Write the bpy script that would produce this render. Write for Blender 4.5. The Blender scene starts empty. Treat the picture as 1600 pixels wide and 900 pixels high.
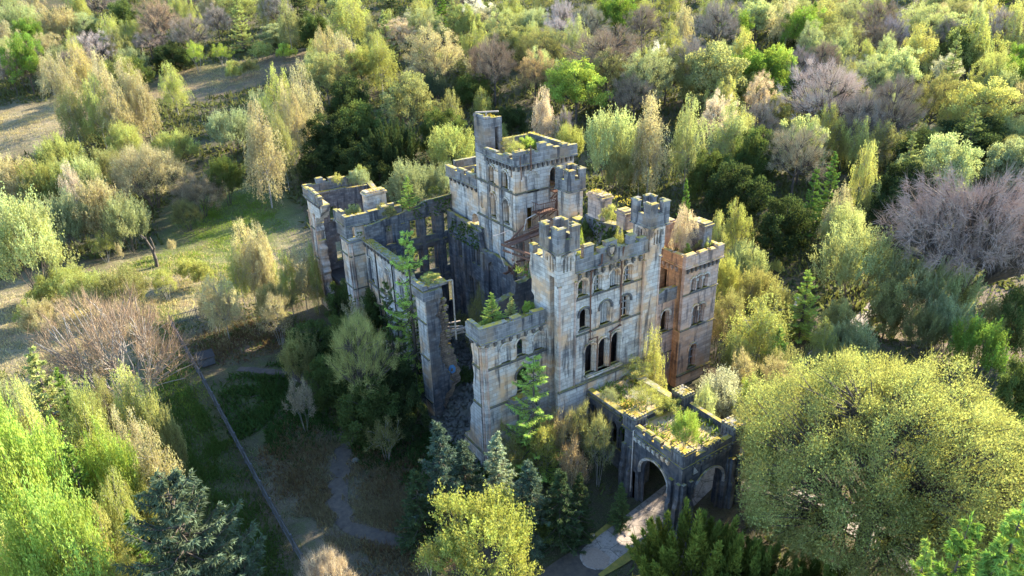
import bpy, math, random
import numpy as np
from mathutils import Vector, Matrix
from mathutils.geometry import delaunay_2d_cdt

# ---------------------------------------------------------------- camera, sky, sun, exposure
SC = bpy.context.scene
COL = SC.collection
cam_data = bpy.data.cameras.new('camera')
cam_data.sensor_width = 36.0
cam_data.lens = 25.547
cam_data.clip_start = 0.5
cam_data.clip_end = 4000.0
cam = bpy.data.objects.new('camera', cam_data)
COL.objects.link(cam)
_yaw, _pit, _rol = math.radians(56.931), math.radians(24.906), math.radians(-1.6785)
_f = Vector((math.cos(_yaw) * math.cos(_pit), math.sin(_yaw) * math.cos(_pit), -math.sin(_pit)))
_r = Vector((math.sin(_yaw), -math.cos(_yaw), 0.0))
_u = _r.cross(_f)
_r2 = math.cos(_rol) * _r + math.sin(_rol) * _u
_u2 = -math.sin(_rol) * _r + math.cos(_rol) * _u
_m = Matrix((_r2, _u2, -_f)).transposed().to_4x4()
_m.translation = Vector((-27.69, -47.46, 43.37))
cam.matrix_world = _m
SC.camera = cam

SUN_AZ, SUN_EL = math.radians(5.5), math.radians(24.0)      # azimuth from +X towards +Y
world = bpy.data.worlds.new('World')
SC.world = world
world.use_nodes = True
wn, wl = world.node_tree.nodes, world.node_tree.links
wn.clear()
sky = wn.new('ShaderNodeTexSky')
sky.sky_type = 'NISHITA'
sky.sun_disc = False
sky.sun_elevation = SUN_EL
sky.sun_rotation = math.radians(90.0) - SUN_AZ
sky.air_density = 1.0
sky.dust_density = 0.2
sky.ozone_density = 4.0
bg = wn.new('ShaderNodeBackground')
bg.inputs['Strength'].default_value = 0.148
wo = wn.new('ShaderNodeOutputWorld')
wl.new(sky.outputs[0], bg.inputs[0])
wl.new(bg.outputs[0], wo.inputs[0])

sun_data = bpy.data.lights.new('sun', 'SUN')
sun_data.energy = 5.0
sun_data.angle = math.radians(0.53)
sun_data.color = (1.0, 0.90, 0.72)
sun = bpy.data.objects.new('sun', sun_data)
COL.objects.link(sun)
_s = Vector((math.cos(SUN_EL) * math.cos(SUN_AZ), math.cos(SUN_EL) * math.sin(SUN_AZ), math.sin(SUN_EL)))
sun.rotation_mode = 'QUATERNION'
sun.rotation_quaternion = _s.to_track_quat('Z', 'Y')
sun.location = _s * 300

SC.view_settings.view_transform = 'Standard'
SC.view_settings.look = 'None'
SC.view_settings.exposure = 2.35
SC.view_settings.gamma = 1.0
SC.cycles.max_bounces = 6
SC.cycles.diffuse_bounces = 3
SC.cycles.transmission_bounces = 3
SC.cycles.transparent_max_bounces = 4
SC.cycles.caustics_reflective = False
SC.cycles.caustics_refractive = False
# ---------------------------------------------------------------- helpers
RNG = np.random.default_rng(7)
PI = math.pi


def tag(o, label=None, cat=None, group=None, kind=None):
    if label: o['label'] = label
    if cat: o['category'] = cat
    if group: o['group'] = group
    if kind: o['kind'] = kind
    return o


def empty(name, loc=(0, 0, 0)):
    o = bpy.data.objects.new(name, None)
    o.empty_display_size = 0.5
    o.location = loc
    COL.objects.link(o)
    return o


class MB:
    """collects simple solids into one mesh"""
    def __init__(self):
        self.v, self.f = [], []

    def add(self, vs, fs):
        n = len(self.v)
        self.v.extend([tuple(p) for p in vs])
        self.f.extend([tuple(n + i for i in q) for q in fs])
        return self

    def box(self, x0, x1, y0, y1, z0, z1):
        return self.add([(x0, y0, z0), (x1, y0, z0), (x1, y1, z0), (x0, y1, z0), (x0, y0, z1), (x1, y0, z1), (x1, y1, z1), (x0, y1, z1)],
                        [(0, 3, 2, 1), (4, 5, 6, 7), (0, 1, 5, 4), (1, 2, 6, 5), (2, 3, 7, 6), (3, 0, 4, 7)])

    def frustum(self, x0, x1, y0, y1, z0, z1, i):
        return self.add([(x0, y0, z0), (x1, y0, z0), (x1, y1, z0), (x0, y1, z0), (x0 + i, y0 + i, z1), (x1 - i, y0 + i, z1), (x1 - i, y1 - i, z1), (x0 + i, y1 - i, z1)],
                        [(0, 3, 2, 1), (4, 5, 6, 7), (0, 1, 5, 4), (1, 2, 6, 5), (2, 3, 7, 6), (3, 0, 4, 7)])

    def tube(self, pts, r, sides=6, r1=None):
        pts = [Vector(p) for p in pts]
        rings = []
        for i, p in enumerate(pts):
            d = (pts[min(i + 1, len(pts) - 1)] - pts[max(i - 1, 0)]).normalized()
            a = d.orthogonal().normalized()
            b = d.cross(a)
            rr = r if r1 is None else r + (r1 - r) * i / (len(pts) - 1)
            rings.append([p + rr * (math.cos(2 * PI * k / sides) * a + math.sin(2 * PI * k / sides) * b) for k in range(sides)])
        vs = [q for g in rings for q in g]
        fs = []
        for i in range(len(pts) - 1):
            for k in range(sides):
                fs.append((i * sides + k, i * sides + (k + 1) % sides, (i + 1) * sides + (k + 1) % sides, (i + 1) * sides + k))
        fs.append(tuple(range(sides))[::-1])
        fs.append(tuple((len(pts) - 1) * sides + k for k in range(sides)))
        return self.add(vs, fs)

    def beam(self, a, b, w, h):
        a, b = Vector(a), Vector(b)
        d = (b - a).normalized()
        s = d.cross(Vector((0, 0, 1)))
        s = s.normalized() if s.length > 1e-3 else Vector((1, 0, 0))
        t = s.cross(d)
        q = [(-w / 2, -h / 2), (w / 2, -h / 2), (w / 2, h / 2), (-w / 2, h / 2)]
        vs = [p + s * i + t * j for p in (a, b) for i, j in q]
        return self.add(vs, [(0, 3, 2, 1), (4, 5, 6, 7), (0, 1, 5, 4), (1, 2, 6, 5), (2, 3, 7, 6), (3, 0, 4, 7)])

    def mesh(self, name):
        me = bpy.data.meshes.new(name)
        me.from_pydata(self.v, [], self.f)
        return me

    def build(self, name, mat, parent=None, loc=None):
        me = self.mesh(name)
        me.materials.append(mat)
        return link(name, me, parent, loc)


def link(name, me, parent=None, loc=None):
    o = bpy.data.objects.new(name, me)
    if loc is not None: o.location = loc
    if parent is not None: o.parent = parent
    COL.objects.link(o)
    return o


def np_mesh(name, verts, tris, mat, tint=None, quads=None):
    """mesh from numpy arrays (triangles and optional quads)"""
    me = bpy.data.meshes.new(name)
    nv, nt = len(verts), len(tris)
    nq = 0 if quads is None else len(quads)
    me.vertices.add(nv)
    me.vertices.foreach_set('co', np.ascontiguousarray(verts, dtype=np.float32).ravel())
    loops = np.concatenate([np.asarray(tris, np.int32).ravel(), np.zeros(0, np.int32) if nq == 0 else np.asarray(quads, np.int32).ravel()])
    me.loops.add(len(loops))
    me.loops.foreach_set('vertex_index', loops)
    me.polygons.add(nt + nq)
    starts = np.concatenate([np.arange(nt) * 3, nt * 3 + np.arange(nq) * 4]).astype(np.int32)
    me.polygons.foreach_set('loop_start', starts)
    if tint is not None:
        at = me.attributes.new('tint', 'FLOAT', 'POINT')
        at.data.foreach_set('value', np.ascontiguousarray(tint, dtype=np.float32))
    me.update(calc_edges=True)
    me.materials.append(mat)
    return me


# ---- terrain
def softplus(t):
    return np.log1p(np.exp(-np.abs(t))) + np.maximum(t, 0)


def ground_z(x, y):
    x = np.asarray(x, float); y = np.asarray(y, float)
    s = x * 0.5455 + y * 0.8381
    hill = 0.2 * 16 * softplus((s - 66) / 16)
    hill = 75 * (1 - np.exp(-hill / 75))
    d = np.maximum(np.maximum(-4 - x, x - 34), np.maximum(-20 - y, y - 48))
    far = np.clip(d / 15, 0, 1)
    bump = (np.sin(x * .21 + 1.3) * np.sin(y * .17) * .35 + np.sin(x * .083 + y * .061) * .6) * far
    lump = (np.sin(x * 1.1 + 2 * np.sin(y * .5)) * np.sin(y * .93 + np.sin(x * .7)) * .09) * np.clip(d / 3 + .2, 0.05, 1)
    dip = -.75 * np.exp(-((x - 9) / 11) ** 2 - ((y + 14) / 7) ** 2)
    return -1.2 + hill + bump + lump + dip
# ---------------------------------------------------------------- materials
def new_mat(name):
    m = bpy.data.materials.new(name)
    m.use_nodes = True
    nt = m.node_tree
    nt.nodes.clear()
    out = nt.nodes.new('ShaderNodeOutputMaterial')
    return m, nt.nodes, nt.links, out


def mixc(N, L, fac, a, b, mode='MIX'):
    n = N.new('ShaderNodeMix')
    n.data_type = 'RGBA'
    n.blend_type = mode
    for sock, val in ((n.inputs[0], fac), (n.inputs[6], a), (n.inputs[7], b)):
        if hasattr(val, 'links') or hasattr(val, 'is_linked'):
            L.new(val, sock)
        elif isinstance(val, (int, float)):
            sock.default_value = val
        else:
            sock.default_value = (*val, 1.0)
    return n.outputs[2]


def math_n(N, L, op, a, b=None, c=None, clamp=False):
    n = N.new('ShaderNodeMath')
    n.operation = op
    n.use_clamp = clamp
    for i, val in enumerate((a, b, c)):
        if val is None: continue
        if isinstance(val, (int, float)): n.inputs[i].default_value = val
        else: L.new(val, n.inputs[i])
    return n.outputs[0]


def ramp(N, L, fac, stops):
    n = N.new('ShaderNodeValToRGB')
    e = n.color_ramp.elements
    while len(e) < len(stops): e.new(0.5)
    for i, (p, c) in enumerate(stops):
        e[i].position = p
        e[i].color = (c, c, c, 1) if isinstance(c, (int, float)) else (*c, 1)
    L.new(fac, n.inputs[0])
    return n.outputs[0]


def noise(N, L, vec, scale, detail=4.0, rough=0.55):
    n = N.new('ShaderNodeTexNoise')
    n.inputs['Scale'].default_value = scale
    n.inputs['Detail'].default_value = detail
    n.inputs['Roughness'].default_value = rough
    if vec is not None: L.new(vec, n.inputs['Vector'])
    return n.outputs[0]


def stone_mat(name, c1, c2, warm, dark=(0.035, 0.037, 0.045), streak=0.6, moss=1.0, brick=(0.82, 0.38), mortar=0.55, black=0.0):
    m, N, L, out = new_mat(name)
    tc = N.new('ShaderNodeTexCoord').outputs['Object']
    sp = N.new('ShaderNodeSeparateXYZ'); L.new(tc, sp.inputs[0])
    u = math_n(N, L, 'ADD', sp.outputs[0], sp.outputs[1])
    cb = N.new('ShaderNodeCombineXYZ'); L.new(u, cb.inputs[0]); L.new(sp.outputs[2], cb.inputs[1])
    br = N.new('ShaderNodeTexBrick')
    br.offset = 0.5
    br.inputs['Scale'].default_value = 1.0
    br.inputs['Brick Width'].default_value = brick[0]
    br.inputs['Row Height'].default_value = brick[1]
    br.inputs['Mortar Size'].default_value = 0.03
    br.inputs['Mortar Smooth'].default_value = 0.35
    br.inputs['Color1'].default_value = (*c1, 1)
    br.inputs['Color2'].default_value = (*c2, 1)
    br.inputs['Mortar'].default_value = (*[x * mortar for x in c1], 1)
    L.new(cb.outputs[0], br.inputs['Vector'])
    # every few blocks a darker or paler one
    cq = N.new('ShaderNodeCombineXYZ')
    row_ = math_n(N, L, 'FLOOR', math_n(N, L, 'DIVIDE', sp.outputs[2], brick[1]))
    odd_ = math_n(N, L, 'MULTIPLY', math_n(N, L, 'FLOORED_MODULO', row_, 2.0), 0.5)
    L.new(math_n(N, L, 'FLOOR', math_n(N, L, 'ADD', math_n(N, L, 'DIVIDE', u, brick[0]), odd_)), cq.inputs[0])
    L.new(row_, cq.inputs[1])
    wn_ = N.new('ShaderNodeTexWhiteNoise'); wn_.noise_dimensions = '2D'
    L.new(cq.outputs[0], wn_.inputs['Vector'])
    # block to block warmth, soft blotches
    n1 = noise(N, L, tc, 0.33, 5, 0.6)
    col = mixc(N, L, ramp(N, L, n1, [(0.46, 0.0), (0.60, 0.85)]), br.outputs[0], warm)
    col = mixc(N, L, ramp(N, L, wn_.outputs[0], [(0.55, 0.0), (1.0, 0.42)]), col, [x * 0.5 for x in c2])
    col = mixc(N, L, ramp(N, L, wn_.outputs[0], [(0.0, 0.45), (0.35, 0.0)]), col, [min(1, x * 1.25) for x in c1])
    n2 = noise(N, L, tc, 2.3, 6, 0.7)
    n7 = noise(N, L, tc, 0.55, 6, 0.72)
    col = mixc(N, L, ramp(N, L, n7, [(0.54, 0.0), (0.62, 0.5 * streak)]), col, [x * 1.6 for x in dark])
    col = mixc(N, L, ramp(N, L, n2, [(0.4, 0.0), (0.8, 0.38)]), col, [x * 0.55 for x in c1])
    # rain streaks
    cs = N.new('ShaderNodeCombineXYZ')
    L.new(math_n(N, L, 'MULTIPLY', u, 1.5), cs.inputs[0])
    L.new(math_n(N, L, 'MULTIPLY', sp.outputs[2], 0.16), cs.inputs[1])
    n3 = noise(N, L, cs.outputs[0], 1.0, 5, 0.62)
    col = mixc(N, L, ramp(N, L, n3, [(0.53, 0.0), (0.63, streak)]), col, dark)
    if black > 0:
        n4 = noise(N, L, tc, 0.7, 5, 0.65)
        col = mixc(N, L, ramp(N, L, n4, [(0.32, black), (0.68, black * 0.35)]), col, dark)
    # moss and lichen on upward faces
    ge = N.new('ShaderNodeNewGeometry')
    sn = N.new('ShaderNodeSeparateXYZ'); L.new(ge.outputs['Normal'], sn.inputs[0])
    up = ramp(N, L, sn.outputs[2], [(0.55, 0.0), (0.8, 1.0)])
    n5 = noise(N, L, tc, 1.7, 5, 0.7)
    n6 = noise(N, L, tc, 0.5, 3, 0.5)
    mc = mixc(N, L, ramp(N, L, n6, [(0.4, 0.0), (0.6, 1.0)]), (0.46, 0.32, 0.035), (0.19, 0.19, 0.04))
    mc = mixc(N, L, ramp(N, L, n5, [(0.50, 0.0), (0.60, 1.0)]), mc, (0.33, 0.29, 0.22))
    mfac = math_n(N, L, 'MULTIPLY', up, ramp(N, L, n5, [(0.28, moss), (0.75, moss * 0.55)]))
    col = mixc(N, L, mfac, col, mc)
    bs = N.new('ShaderNodeBsdfPrincipled')
    bs.inputs['Roughness'].default_value = 0.9
    bs.inputs['Specular IOR Level'].default_value = 0.15
    L.new(col, bs.inputs['Base Color'])
    hgt = math_n(N, L, 'ADD', math_n(N, L, 'MULTIPLY', br.outputs['Fac'], -0.6), math_n(N, L, 'MULTIPLY', n2, 0.5))
    bp = N.new('ShaderNodeBump')
    bp.inputs['Strength'].default_value = 0.6
    bp.inputs['Distance'].default_value = 0.05
    L.new(hgt, bp.inputs['Height'])
    L.new(bp.outputs[0], bs.inputs['Normal'])
    L.new(bs.outputs[0], out.inputs[0])
    return m


def plain_mat(name, c1, c2, scale=2.0, rough=0.85, metal=0.0, bump=0.3):
    m, N, L, out = new_mat(name)
    tc = N.new('ShaderNodeTexCoord').outputs['Object']
    n = noise(N, L, tc, scale, 6, 0.65)
    col = mixc(N, L, ramp(N, L, n, [(0.35, 0.0), (0.68, 1.0)]), c1, c2)
    bs = N.new('ShaderNodeBsdfPrincipled')
    bs.inputs['Roughness'].default_value = rough
    bs.inputs['Metallic'].default_value = metal
    bs.inputs['Specular IOR Level'].default_value = 0.2
    L.new(col, bs.inputs['Base Color'])
    if bump:
        bp = N.new('ShaderNodeBump')
        bp.inputs['Strength'].default_value = bump
        bp.inputs['Distance'].default_value = 0.06
        L.new(n, bp.inputs['Height'])
        L.new(bp.outputs[0], bs.inputs['Normal'])
    L.new(bs.outputs[0], out.inputs[0])
    return m


def foliage_mat(name, transl=0.35, var=0.35):
    """leaf colour comes from the object's own colour, with leaf to leaf variation"""
    m, N, L, out = new_mat(name)
    oi = N.new('ShaderNodeObjectInfo')
    at = N.new('ShaderNodeAttribute'); at.attribute_name = 'tint'
    hs = N.new('ShaderNodeHueSaturation')
    L.new(oi.outputs['Color'], hs.inputs['Color'])
    L.new(math_n(N, L, 'MULTIPLY_ADD', at.outputs['Fac'], 0.05, 0.475), hs.inputs['Hue'])
    L.new(math_n(N, L, 'MULTIPLY_ADD', at.outputs['Fac'], var * 2, 1.0 - var), hs.inputs['Value'])
    d = N.new('ShaderNodeBsdfDiffuse')
    t = N.new('ShaderNodeBsdfTranslucent')
    L.new(hs.outputs[0], d.inputs[0])
    tcx = mixc(N, L, 1.0, hs.outputs[0], (1.06, 1.04, 0.62), 'MULTIPLY')
    L.new(tcx, t.inputs[0])
    mx = N.new('ShaderNodeMixShader')
    mx.inputs[0].default_value = transl
    L.new(d.outputs[0], mx.inputs[1]); L.new(t.outputs[0], mx.inputs[2])
    L.new(mx.outputs[0], out.inputs[0])
    return m


M = {}
M['stone'] = stone_mat('pale_sandstone', (0.49, 0.45, 0.40), (0.42, 0.37, 0.325), (0.60, 0.35, 0.175), streak=0.75, moss=0.95)
M['stone_dark'] = stone_mat('weathered_sandstone', (0.33, 0.32, 0.31), (0.19, 0.185, 0.185), (0.34, 0.24, 0.15), streak=0.85, moss=1.0, black=0.62, mortar=1.35, brick=(0.8, 0.4))
M['stone_trim'] = stone_mat('string_course_stone', (0.17, 0.155, 0.145), (0.12, 0.11, 0.105), (0.17, 0.13, 0.09), streak=0.6, moss=0.9, black=0.45)
M['stone_pink'] = stone_mat('pink_sandstone', (0.49, 0.365, 0.30), (0.41, 0.29, 0.23), (0.56, 0.31, 0.17), streak=0.7, moss=0.95)
M['stone_bounce_lit'] = stone_mat('sandstone_bounce_tint', (0.58, 0.32, 0.17), (0.50, 0.26, 0.13), (0.62, 0.34, 0.17), streak=0.75, moss=0.95)  # orange of sunlight bounced off the gatehouse, put into the stone colour
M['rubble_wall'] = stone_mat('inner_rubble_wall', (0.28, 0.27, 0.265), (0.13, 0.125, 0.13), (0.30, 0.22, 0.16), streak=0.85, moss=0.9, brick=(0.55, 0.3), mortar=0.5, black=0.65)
M['rubble_core'] = stone_mat('torn_wall_core', (0.42, 0.30, 0.21), (0.24, 0.17, 0.13), (0.48, 0.33, 0.2), streak=0.4, moss=1.0, brick=(0.4, 0.24), mortar=0.4, black=0.3)
M['porch_stone'] = stone_mat('blackened_porch_stone', (0.31, 0.295, 0.285), (0.16, 0.155, 0.15), (0.30, 0.21, 0.145), streak=0.95, moss=1.0, black=0.95)
M['infill'] = plain_mat('window_infill', (0.36, 0.34, 0.31), (0.22, 0.20, 0.19), 3.0)
M['dark'] = plain_mat('shade_and_dark_metal', (0.03, 0.028, 0.026), (0.05, 0.045, 0.04), 2.0)  # interior shade put into the colour; also dark pipes and bin lid
M['soil'] = plain_mat('roof_soil', (0.20, 0.14, 0.06), (0.33, 0.27, 0.20), 0.8)
M['pipe'] = plain_mat('rusty_pipe', (0.10, 0.055, 0.04), (0.17, 0.08, 0.05), 3.0, 0.7)
M['rust'] = plain_mat('rusty_steel', (0.19, 0.095, 0.06), (0.10, 0.055, 0.04), 2.5, 0.8)
M['pale_metal'] = plain_mat('pale_bent_rod', (0.5, 0.44, 0.38), (0.35, 0.25, 0.2), 2.0, 0.6)
M['timber'] = plain_mat('grey_timber', (0.40, 0.33, 0.26), (0.25, 0.20, 0.16), 3.0)
M['paint_blue'] = plain_mat('blue_paint', (0.10, 0.26, 0.48), (0.16, 0.33, 0.52), 4.0)
M['rubble'] = plain_mat('fallen_rubble', (0.16, 0.145, 0.125), (0.07, 0.07, 0.05), 1.5)
M['mossy_roof'] = plain_mat('mossy_roof', (0.40, 0.25, 0.05), (0.34, 0.29, 0.24), 0.45, 0.95, bump=.6)
M['bark'] = plain_mat('bark', (0.12, 0.095, 0.075), (0.06, 0.05, 0.04), 3.0)
M['bark_pale'] = plain_mat('pale_bark', (0.34, 0.31, 0.27), (0.17, 0.15, 0.13), 3.0)
M['leaf'] = foliage_mat('leaves', 0.47, 0.3)
M['needle'] = foliage_mat('needles', 0.25, 0.4)
M['twig'] = foliage_mat('twigs', 0.0, 0.3)
M['steel'] = plain_mat('weathered_palisade_steel', (0.13, 0.135, 0.14), (0.08, 0.08, 0.085), 2.0, 0.6)


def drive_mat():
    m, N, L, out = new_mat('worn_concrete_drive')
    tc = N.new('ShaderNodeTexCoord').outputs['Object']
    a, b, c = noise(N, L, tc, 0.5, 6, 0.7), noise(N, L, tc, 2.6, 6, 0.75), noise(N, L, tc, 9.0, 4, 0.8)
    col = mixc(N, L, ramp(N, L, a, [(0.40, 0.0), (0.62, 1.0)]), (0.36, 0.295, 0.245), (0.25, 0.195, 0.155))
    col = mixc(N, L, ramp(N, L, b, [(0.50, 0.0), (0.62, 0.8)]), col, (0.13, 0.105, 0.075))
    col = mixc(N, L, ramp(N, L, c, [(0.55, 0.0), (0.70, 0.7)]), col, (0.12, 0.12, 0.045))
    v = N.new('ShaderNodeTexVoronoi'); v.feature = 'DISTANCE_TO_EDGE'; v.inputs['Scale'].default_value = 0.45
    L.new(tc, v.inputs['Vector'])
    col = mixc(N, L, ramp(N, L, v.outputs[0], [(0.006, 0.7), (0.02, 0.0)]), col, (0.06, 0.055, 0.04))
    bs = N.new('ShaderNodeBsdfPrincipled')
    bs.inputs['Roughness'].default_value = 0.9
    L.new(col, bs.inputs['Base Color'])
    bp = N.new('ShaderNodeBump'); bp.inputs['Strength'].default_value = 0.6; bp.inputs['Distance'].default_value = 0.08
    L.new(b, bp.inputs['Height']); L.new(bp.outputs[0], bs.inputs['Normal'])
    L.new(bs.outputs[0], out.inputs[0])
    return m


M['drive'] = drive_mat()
# ---------------------------------------------------------------- ground
def ground_mat():
    m, N, L, out = new_mat('woodland_ground')
    tc = N.new('ShaderNodeTexCoord').outputs['Object']
    at = N.new('ShaderNodeAttribute'); at.attribute_name = 'zone'
    n1 = noise(N, L, tc, 0.9, 7, 0.7)
    n2 = noise(N, L, tc, 5.0, 5, 0.75)
    n3 = noise(N, L, tc, 0.16, 4, 0.6)
    col = mixc(N, L, ramp(N, L, n2, [(0.3, 0.0), (0.7, 0.7)]), at.outputs['Color'], (0.09, 0.075, 0.045))
    col = mixc(N, L, ramp(N, L, n1, [(0.42, 0.0), (0.62, 0.55)]), col, (0.075, 0.10, 0.022))
    col = mixc(N, L, ramp(N, L, n3, [(0.48, 0.0), (0.66, 0.4)]), col, (0.20, 0.13, 0.08))
    n8 = noise(N, L, tc, 2.2, 8, 0.8)
    n9 = noise(N, L, tc, 14.0, 4, 0.8)
    col = mixc(N, L, ramp(N, L, n8, [(0.34, 0.75), (0.48, 0.0)]), col, (0.035, 0.032, 0.022))
    col = mixc(N, L, ramp(N, L, n9, [(0.52, 0.0), (0.66, 0.55)]), col, (0.27, 0.225, 0.15))
    bs = N.new('ShaderNodeBsdfPrincipled')
    bs.inputs['Roughness'].default_value = 0.95
    bs.inputs['Specular IOR Level'].default_value = 0.1
    L.new(col, bs.inputs['Base Color'])
    bp = N.new('ShaderNodeBump'); bp.inputs['Strength'].default_value = 0.9; bp.inputs['Distance'].default_value = 0.25
    L.new(math_n(N, L, 'ADD', n2, n1), bp.inputs['Height'])
    L.new(bp.outputs[0], bs.inputs['Normal'])
    L.new(bs.outputs[0], out.inputs[0])
    return m


M['ground'] = ground_mat()


def axis_pts(lo, hi, d0, d1, step):
    a = list(np.arange(d0, d1 + 1e-6, step))
    s, x = step, d1
    while x < hi:
        s *= 1.12; x += s; a.append(x)
    s, x = step, d0
    while x > lo:
        s *= 1.12; x -= s; a.insert(0, x)
    return np.array(a)


def blob(x, y, cx, cy, rx, ry, rot=0.0, soft=0.35):
    c, s = math.cos(rot), math.sin(rot)
    u = ((x - cx) * c + (y - cy) * s) / rx
    v = (-(x - cx) * s + (y - cy) * c) / ry
    r = np.sqrt(u * u + v * v) + .18 * np.sin(x * .9 + 1.7 * np.sin(y * .6)) * np.sin(y * .8)
    return np.clip((1 + soft - r) / (2 * soft), 0, 1)


gx = axis_pts(-420, 900, -75, 60, 0.8)
gy = axis_pts(-260, 1000, -45, 110, 0.8)
GX, GY2 = np.meshgrid(gx, gy)
GZ = ground_z(GX, GY2)
zone = np.zeros(GX.shape + (4,), np.float32); zone[..., 3] = 1
zone[..., :3] = (0.060, 0.055, 0.032)                      # leaf litter under the trees


def paint(mask, c, k=1.0):
    mask = (mask * k)[..., None]
    zone[..., :3] = zone[..., :3] * (1 - mask) + np.array(c) * mask


TAN, GREEN, REDD, DRYB, MOSSG = (0.44, 0.35, 0.21), (0.13, 0.185, 0.035), (0.23, 0.14, 0.095), (0.19, 0.155, 0.11), (0.12, 0.13, 0.035)
paint(blob(GX, GY2, -14, 62, 24, 16, .2), TAN, .9)                 # dry clearing left of the castle
paint(blob(GX, GY2, -34, 56, 12, 20, .2), TAN, .9)
paint(blob(GX, GY2, -2, 84, 10, 16, -.4), GREEN, .95)
paint(blob(GX, GY2, -15, 72, 8, 5, .2), GREEN, .8)
paint(blob(GX, GY2, -6, 70, 7, 4, .6), GREEN, .7)
paint(blob(GX, GY2, -10, 57, 5, 4, .2), GREEN, .6)
paint(blob(GX, GY2, -20, 51, 3.5, 6, .0), GREEN, 1)
paint(blob(GX, GY2, -21.5, 34, 3, 22, .0), (.06, .085, .025), .8)              # mown strip outside the fence
paint(blob(GX, GY2, -13, 41, 6, 6, .2), REDD, .8)
paint(blob(GX, GY2, -13, 9, 5, 9, .1), DRYB, .9)                   # rank grass inside the fence
paint(blob(GX, GY2, -14, -3, 6, 6, .1), DRYB, .8)
paint(blob(GX, GY2, -13, 24, 5, 7, .1), (0.05, 0.08, 0.022), .9)
paint(blob(GX, GY2, -5, 4, 5, 7, .0), (0.13, 0.10, 0.06), .8)
paint(blob(GX, GY2, -33, 160, 18, 18, .1), TAN, .95)               # upper clearings
paint(blob(GX, GY2, 18, 168, 24, 13, .25), (0.27, 0.19, 0.13), .95)
paint(blob(GX, GY2, 40, 172, 14, 6, .3), (0.24, 0.16, 0.11), .9)
paint(blob(GX, GY2, 20, 178, 6, 8, .25), MOSSG, .6)
paint(blob(GX, GY2, 66, -10, 14, 10, .1), (0.26, 0.18, 0.14), .9)
paint(blob(GX, GY2, 20, -20, 14, 12, .1), (0.20, 0.15, 0.10), .6)

nyy, nxx = GX.shape
V = np.stack([GX, GY2, GZ], -1).reshape(-1, 3)
ii = np.arange(nyy * nxx).reshape(nyy, nxx)
Q = np.stack([ii[:-1, :-1], ii[:-1, 1:], ii[1:, 1:], ii[1:, :-1]], -1).reshape(-1, 4)
gme = np_mesh('ground', V, np.zeros((0, 3), int), M['ground'], quads=Q)
ca = gme.color_attributes.new('zone', 'FLOAT_COLOR', 'POINT')
ca.data.foreach_set('color', zone.reshape(-1))
gme.polygons.foreach_set('use_smooth', np.ones(len(gme.polygons), bool))
tag(link('ground', gme), kind='structure')
# ---------------------------------------------------------------- the castle
CASTLE = tag(empty('ruined_castle'), 'big roofless turreted sandstone castle ruin standing in the middle of the woods', 'castle')
ZG = -1.8


def frame(axis, c):
    if axis == 'x':
        return lambda u, d, z: (u, c + d, z)
    return lambda u, d, z: (c + d, u, z)


def arch_poly(h, g=0.0, n=9):
    u, w, z0, zs = h['u'], h['w'] + 2 * g, h['z0'], h['zs']
    r = w / 2
    if h.get('rect'):
        return [(u - r, z0), (u + r, z0), (u + r, zs + g), (u - r, zs + g)]
    pts = [(u - r, z0), (u + r, z0)]
    for k in range(n + 1):
        a = PI * k / n
        pts.append((u + r * math.cos(a), zs + r * math.sin(a)))
    return pts


def pip(p, poly):
    x, y = p
    c = False
    j = len(poly) - 1
    for i in range(len(poly)):
        xi, yi = poly[i]; xj, yj = poly[j]
        if (yi > y) != (yj > y) and x < (xj - xi) * (y - yi) / (yj - yi) + xi:
            c = not c
        j = i
    return c


def slab(mb, T, outline, holes, d0, d1, back=True):
    vs, es = [], []
    for poly in [outline] + holes:
        n0 = len(vs)
        vs += [Vector(p) for p in poly]
        es += [(n0 + i, n0 + (i + 1) % len(poly)) for i in range(len(poly))]
    ov, oe, of = delaunay_2d_cdt(vs, es, [], 0, 1e-5)[:3]
    tris = []
    for f in of:
        cx = sum(ov[i][0] for i in f) / len(f); cy = sum(ov[i][1] for i in f) / len(f)
        if pip((cx, cy), outline) and not any(pip((cx, cy), h) for h in holes):
            tris.append(tuple(f))
    mb.add([T(p[0], d0, p[1]) for p in ov], tris)
    if back:
        mb.add([T(p[0], d1, p[1]) for p in ov], [t[::-1] for t in tris])
    for poly in [outline] + holes:
        n = len(poly)
        mb.add([T(p[0], d0, p[1]) for p in poly] + [T(p[0], d1, p[1]) for p in poly],
               [(i, (i + 1) % n, n + (i + 1) % n, n + i) for i in range(n)])


def ragged(pts, rng, amp=0.25, step=0.6):
    """breaks a polyline into short uneven stone-sized steps"""
    out = []
    for (a, b) in zip(pts[:-1], pts[1:]):
        n = max(1, int(math.hypot(b[0] - a[0], b[1] - a[1]) / step))
        for k in range(n):
            t = k / n
            out.append((a[0] + (b[0] - a[0]) * t + (rng.uniform(-amp, amp) if 0 < k else 0),
                        a[1] + (b[1] - a[1]) * t + (rng.uniform(-amp, amp) if 0 < k else 0)))
    out.append(pts[-1])
    return out


RR = random.Random(11)


def wall(name, axis, c, outline, t, holes=(), mat='stone', parent=None, skin=0.16, grow=0.15, label=None):
    if holes and t <= 1.1 and skin:
        t = 0.42
    T = frame(axis, c)
    mb = MB()
    if holes and skin:
        slab(mb, T, outline, [arch_poly(h, grow) for h in holes], 0, skin, back=False)
        slab(mb, T, outline, [arch_poly(h) for h in holes if not h.get('blind')], skin, t)
    else:
        slab(mb, T, outline, [arch_poly(h) for h in holes if not h.get('blind')], 0, t)
    o = mb.build(name, M[mat], parent or CASTLE)
    if label: o['label'] = label
    for h in holes:
        dress(o, axis, c, h)
    return o


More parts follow.
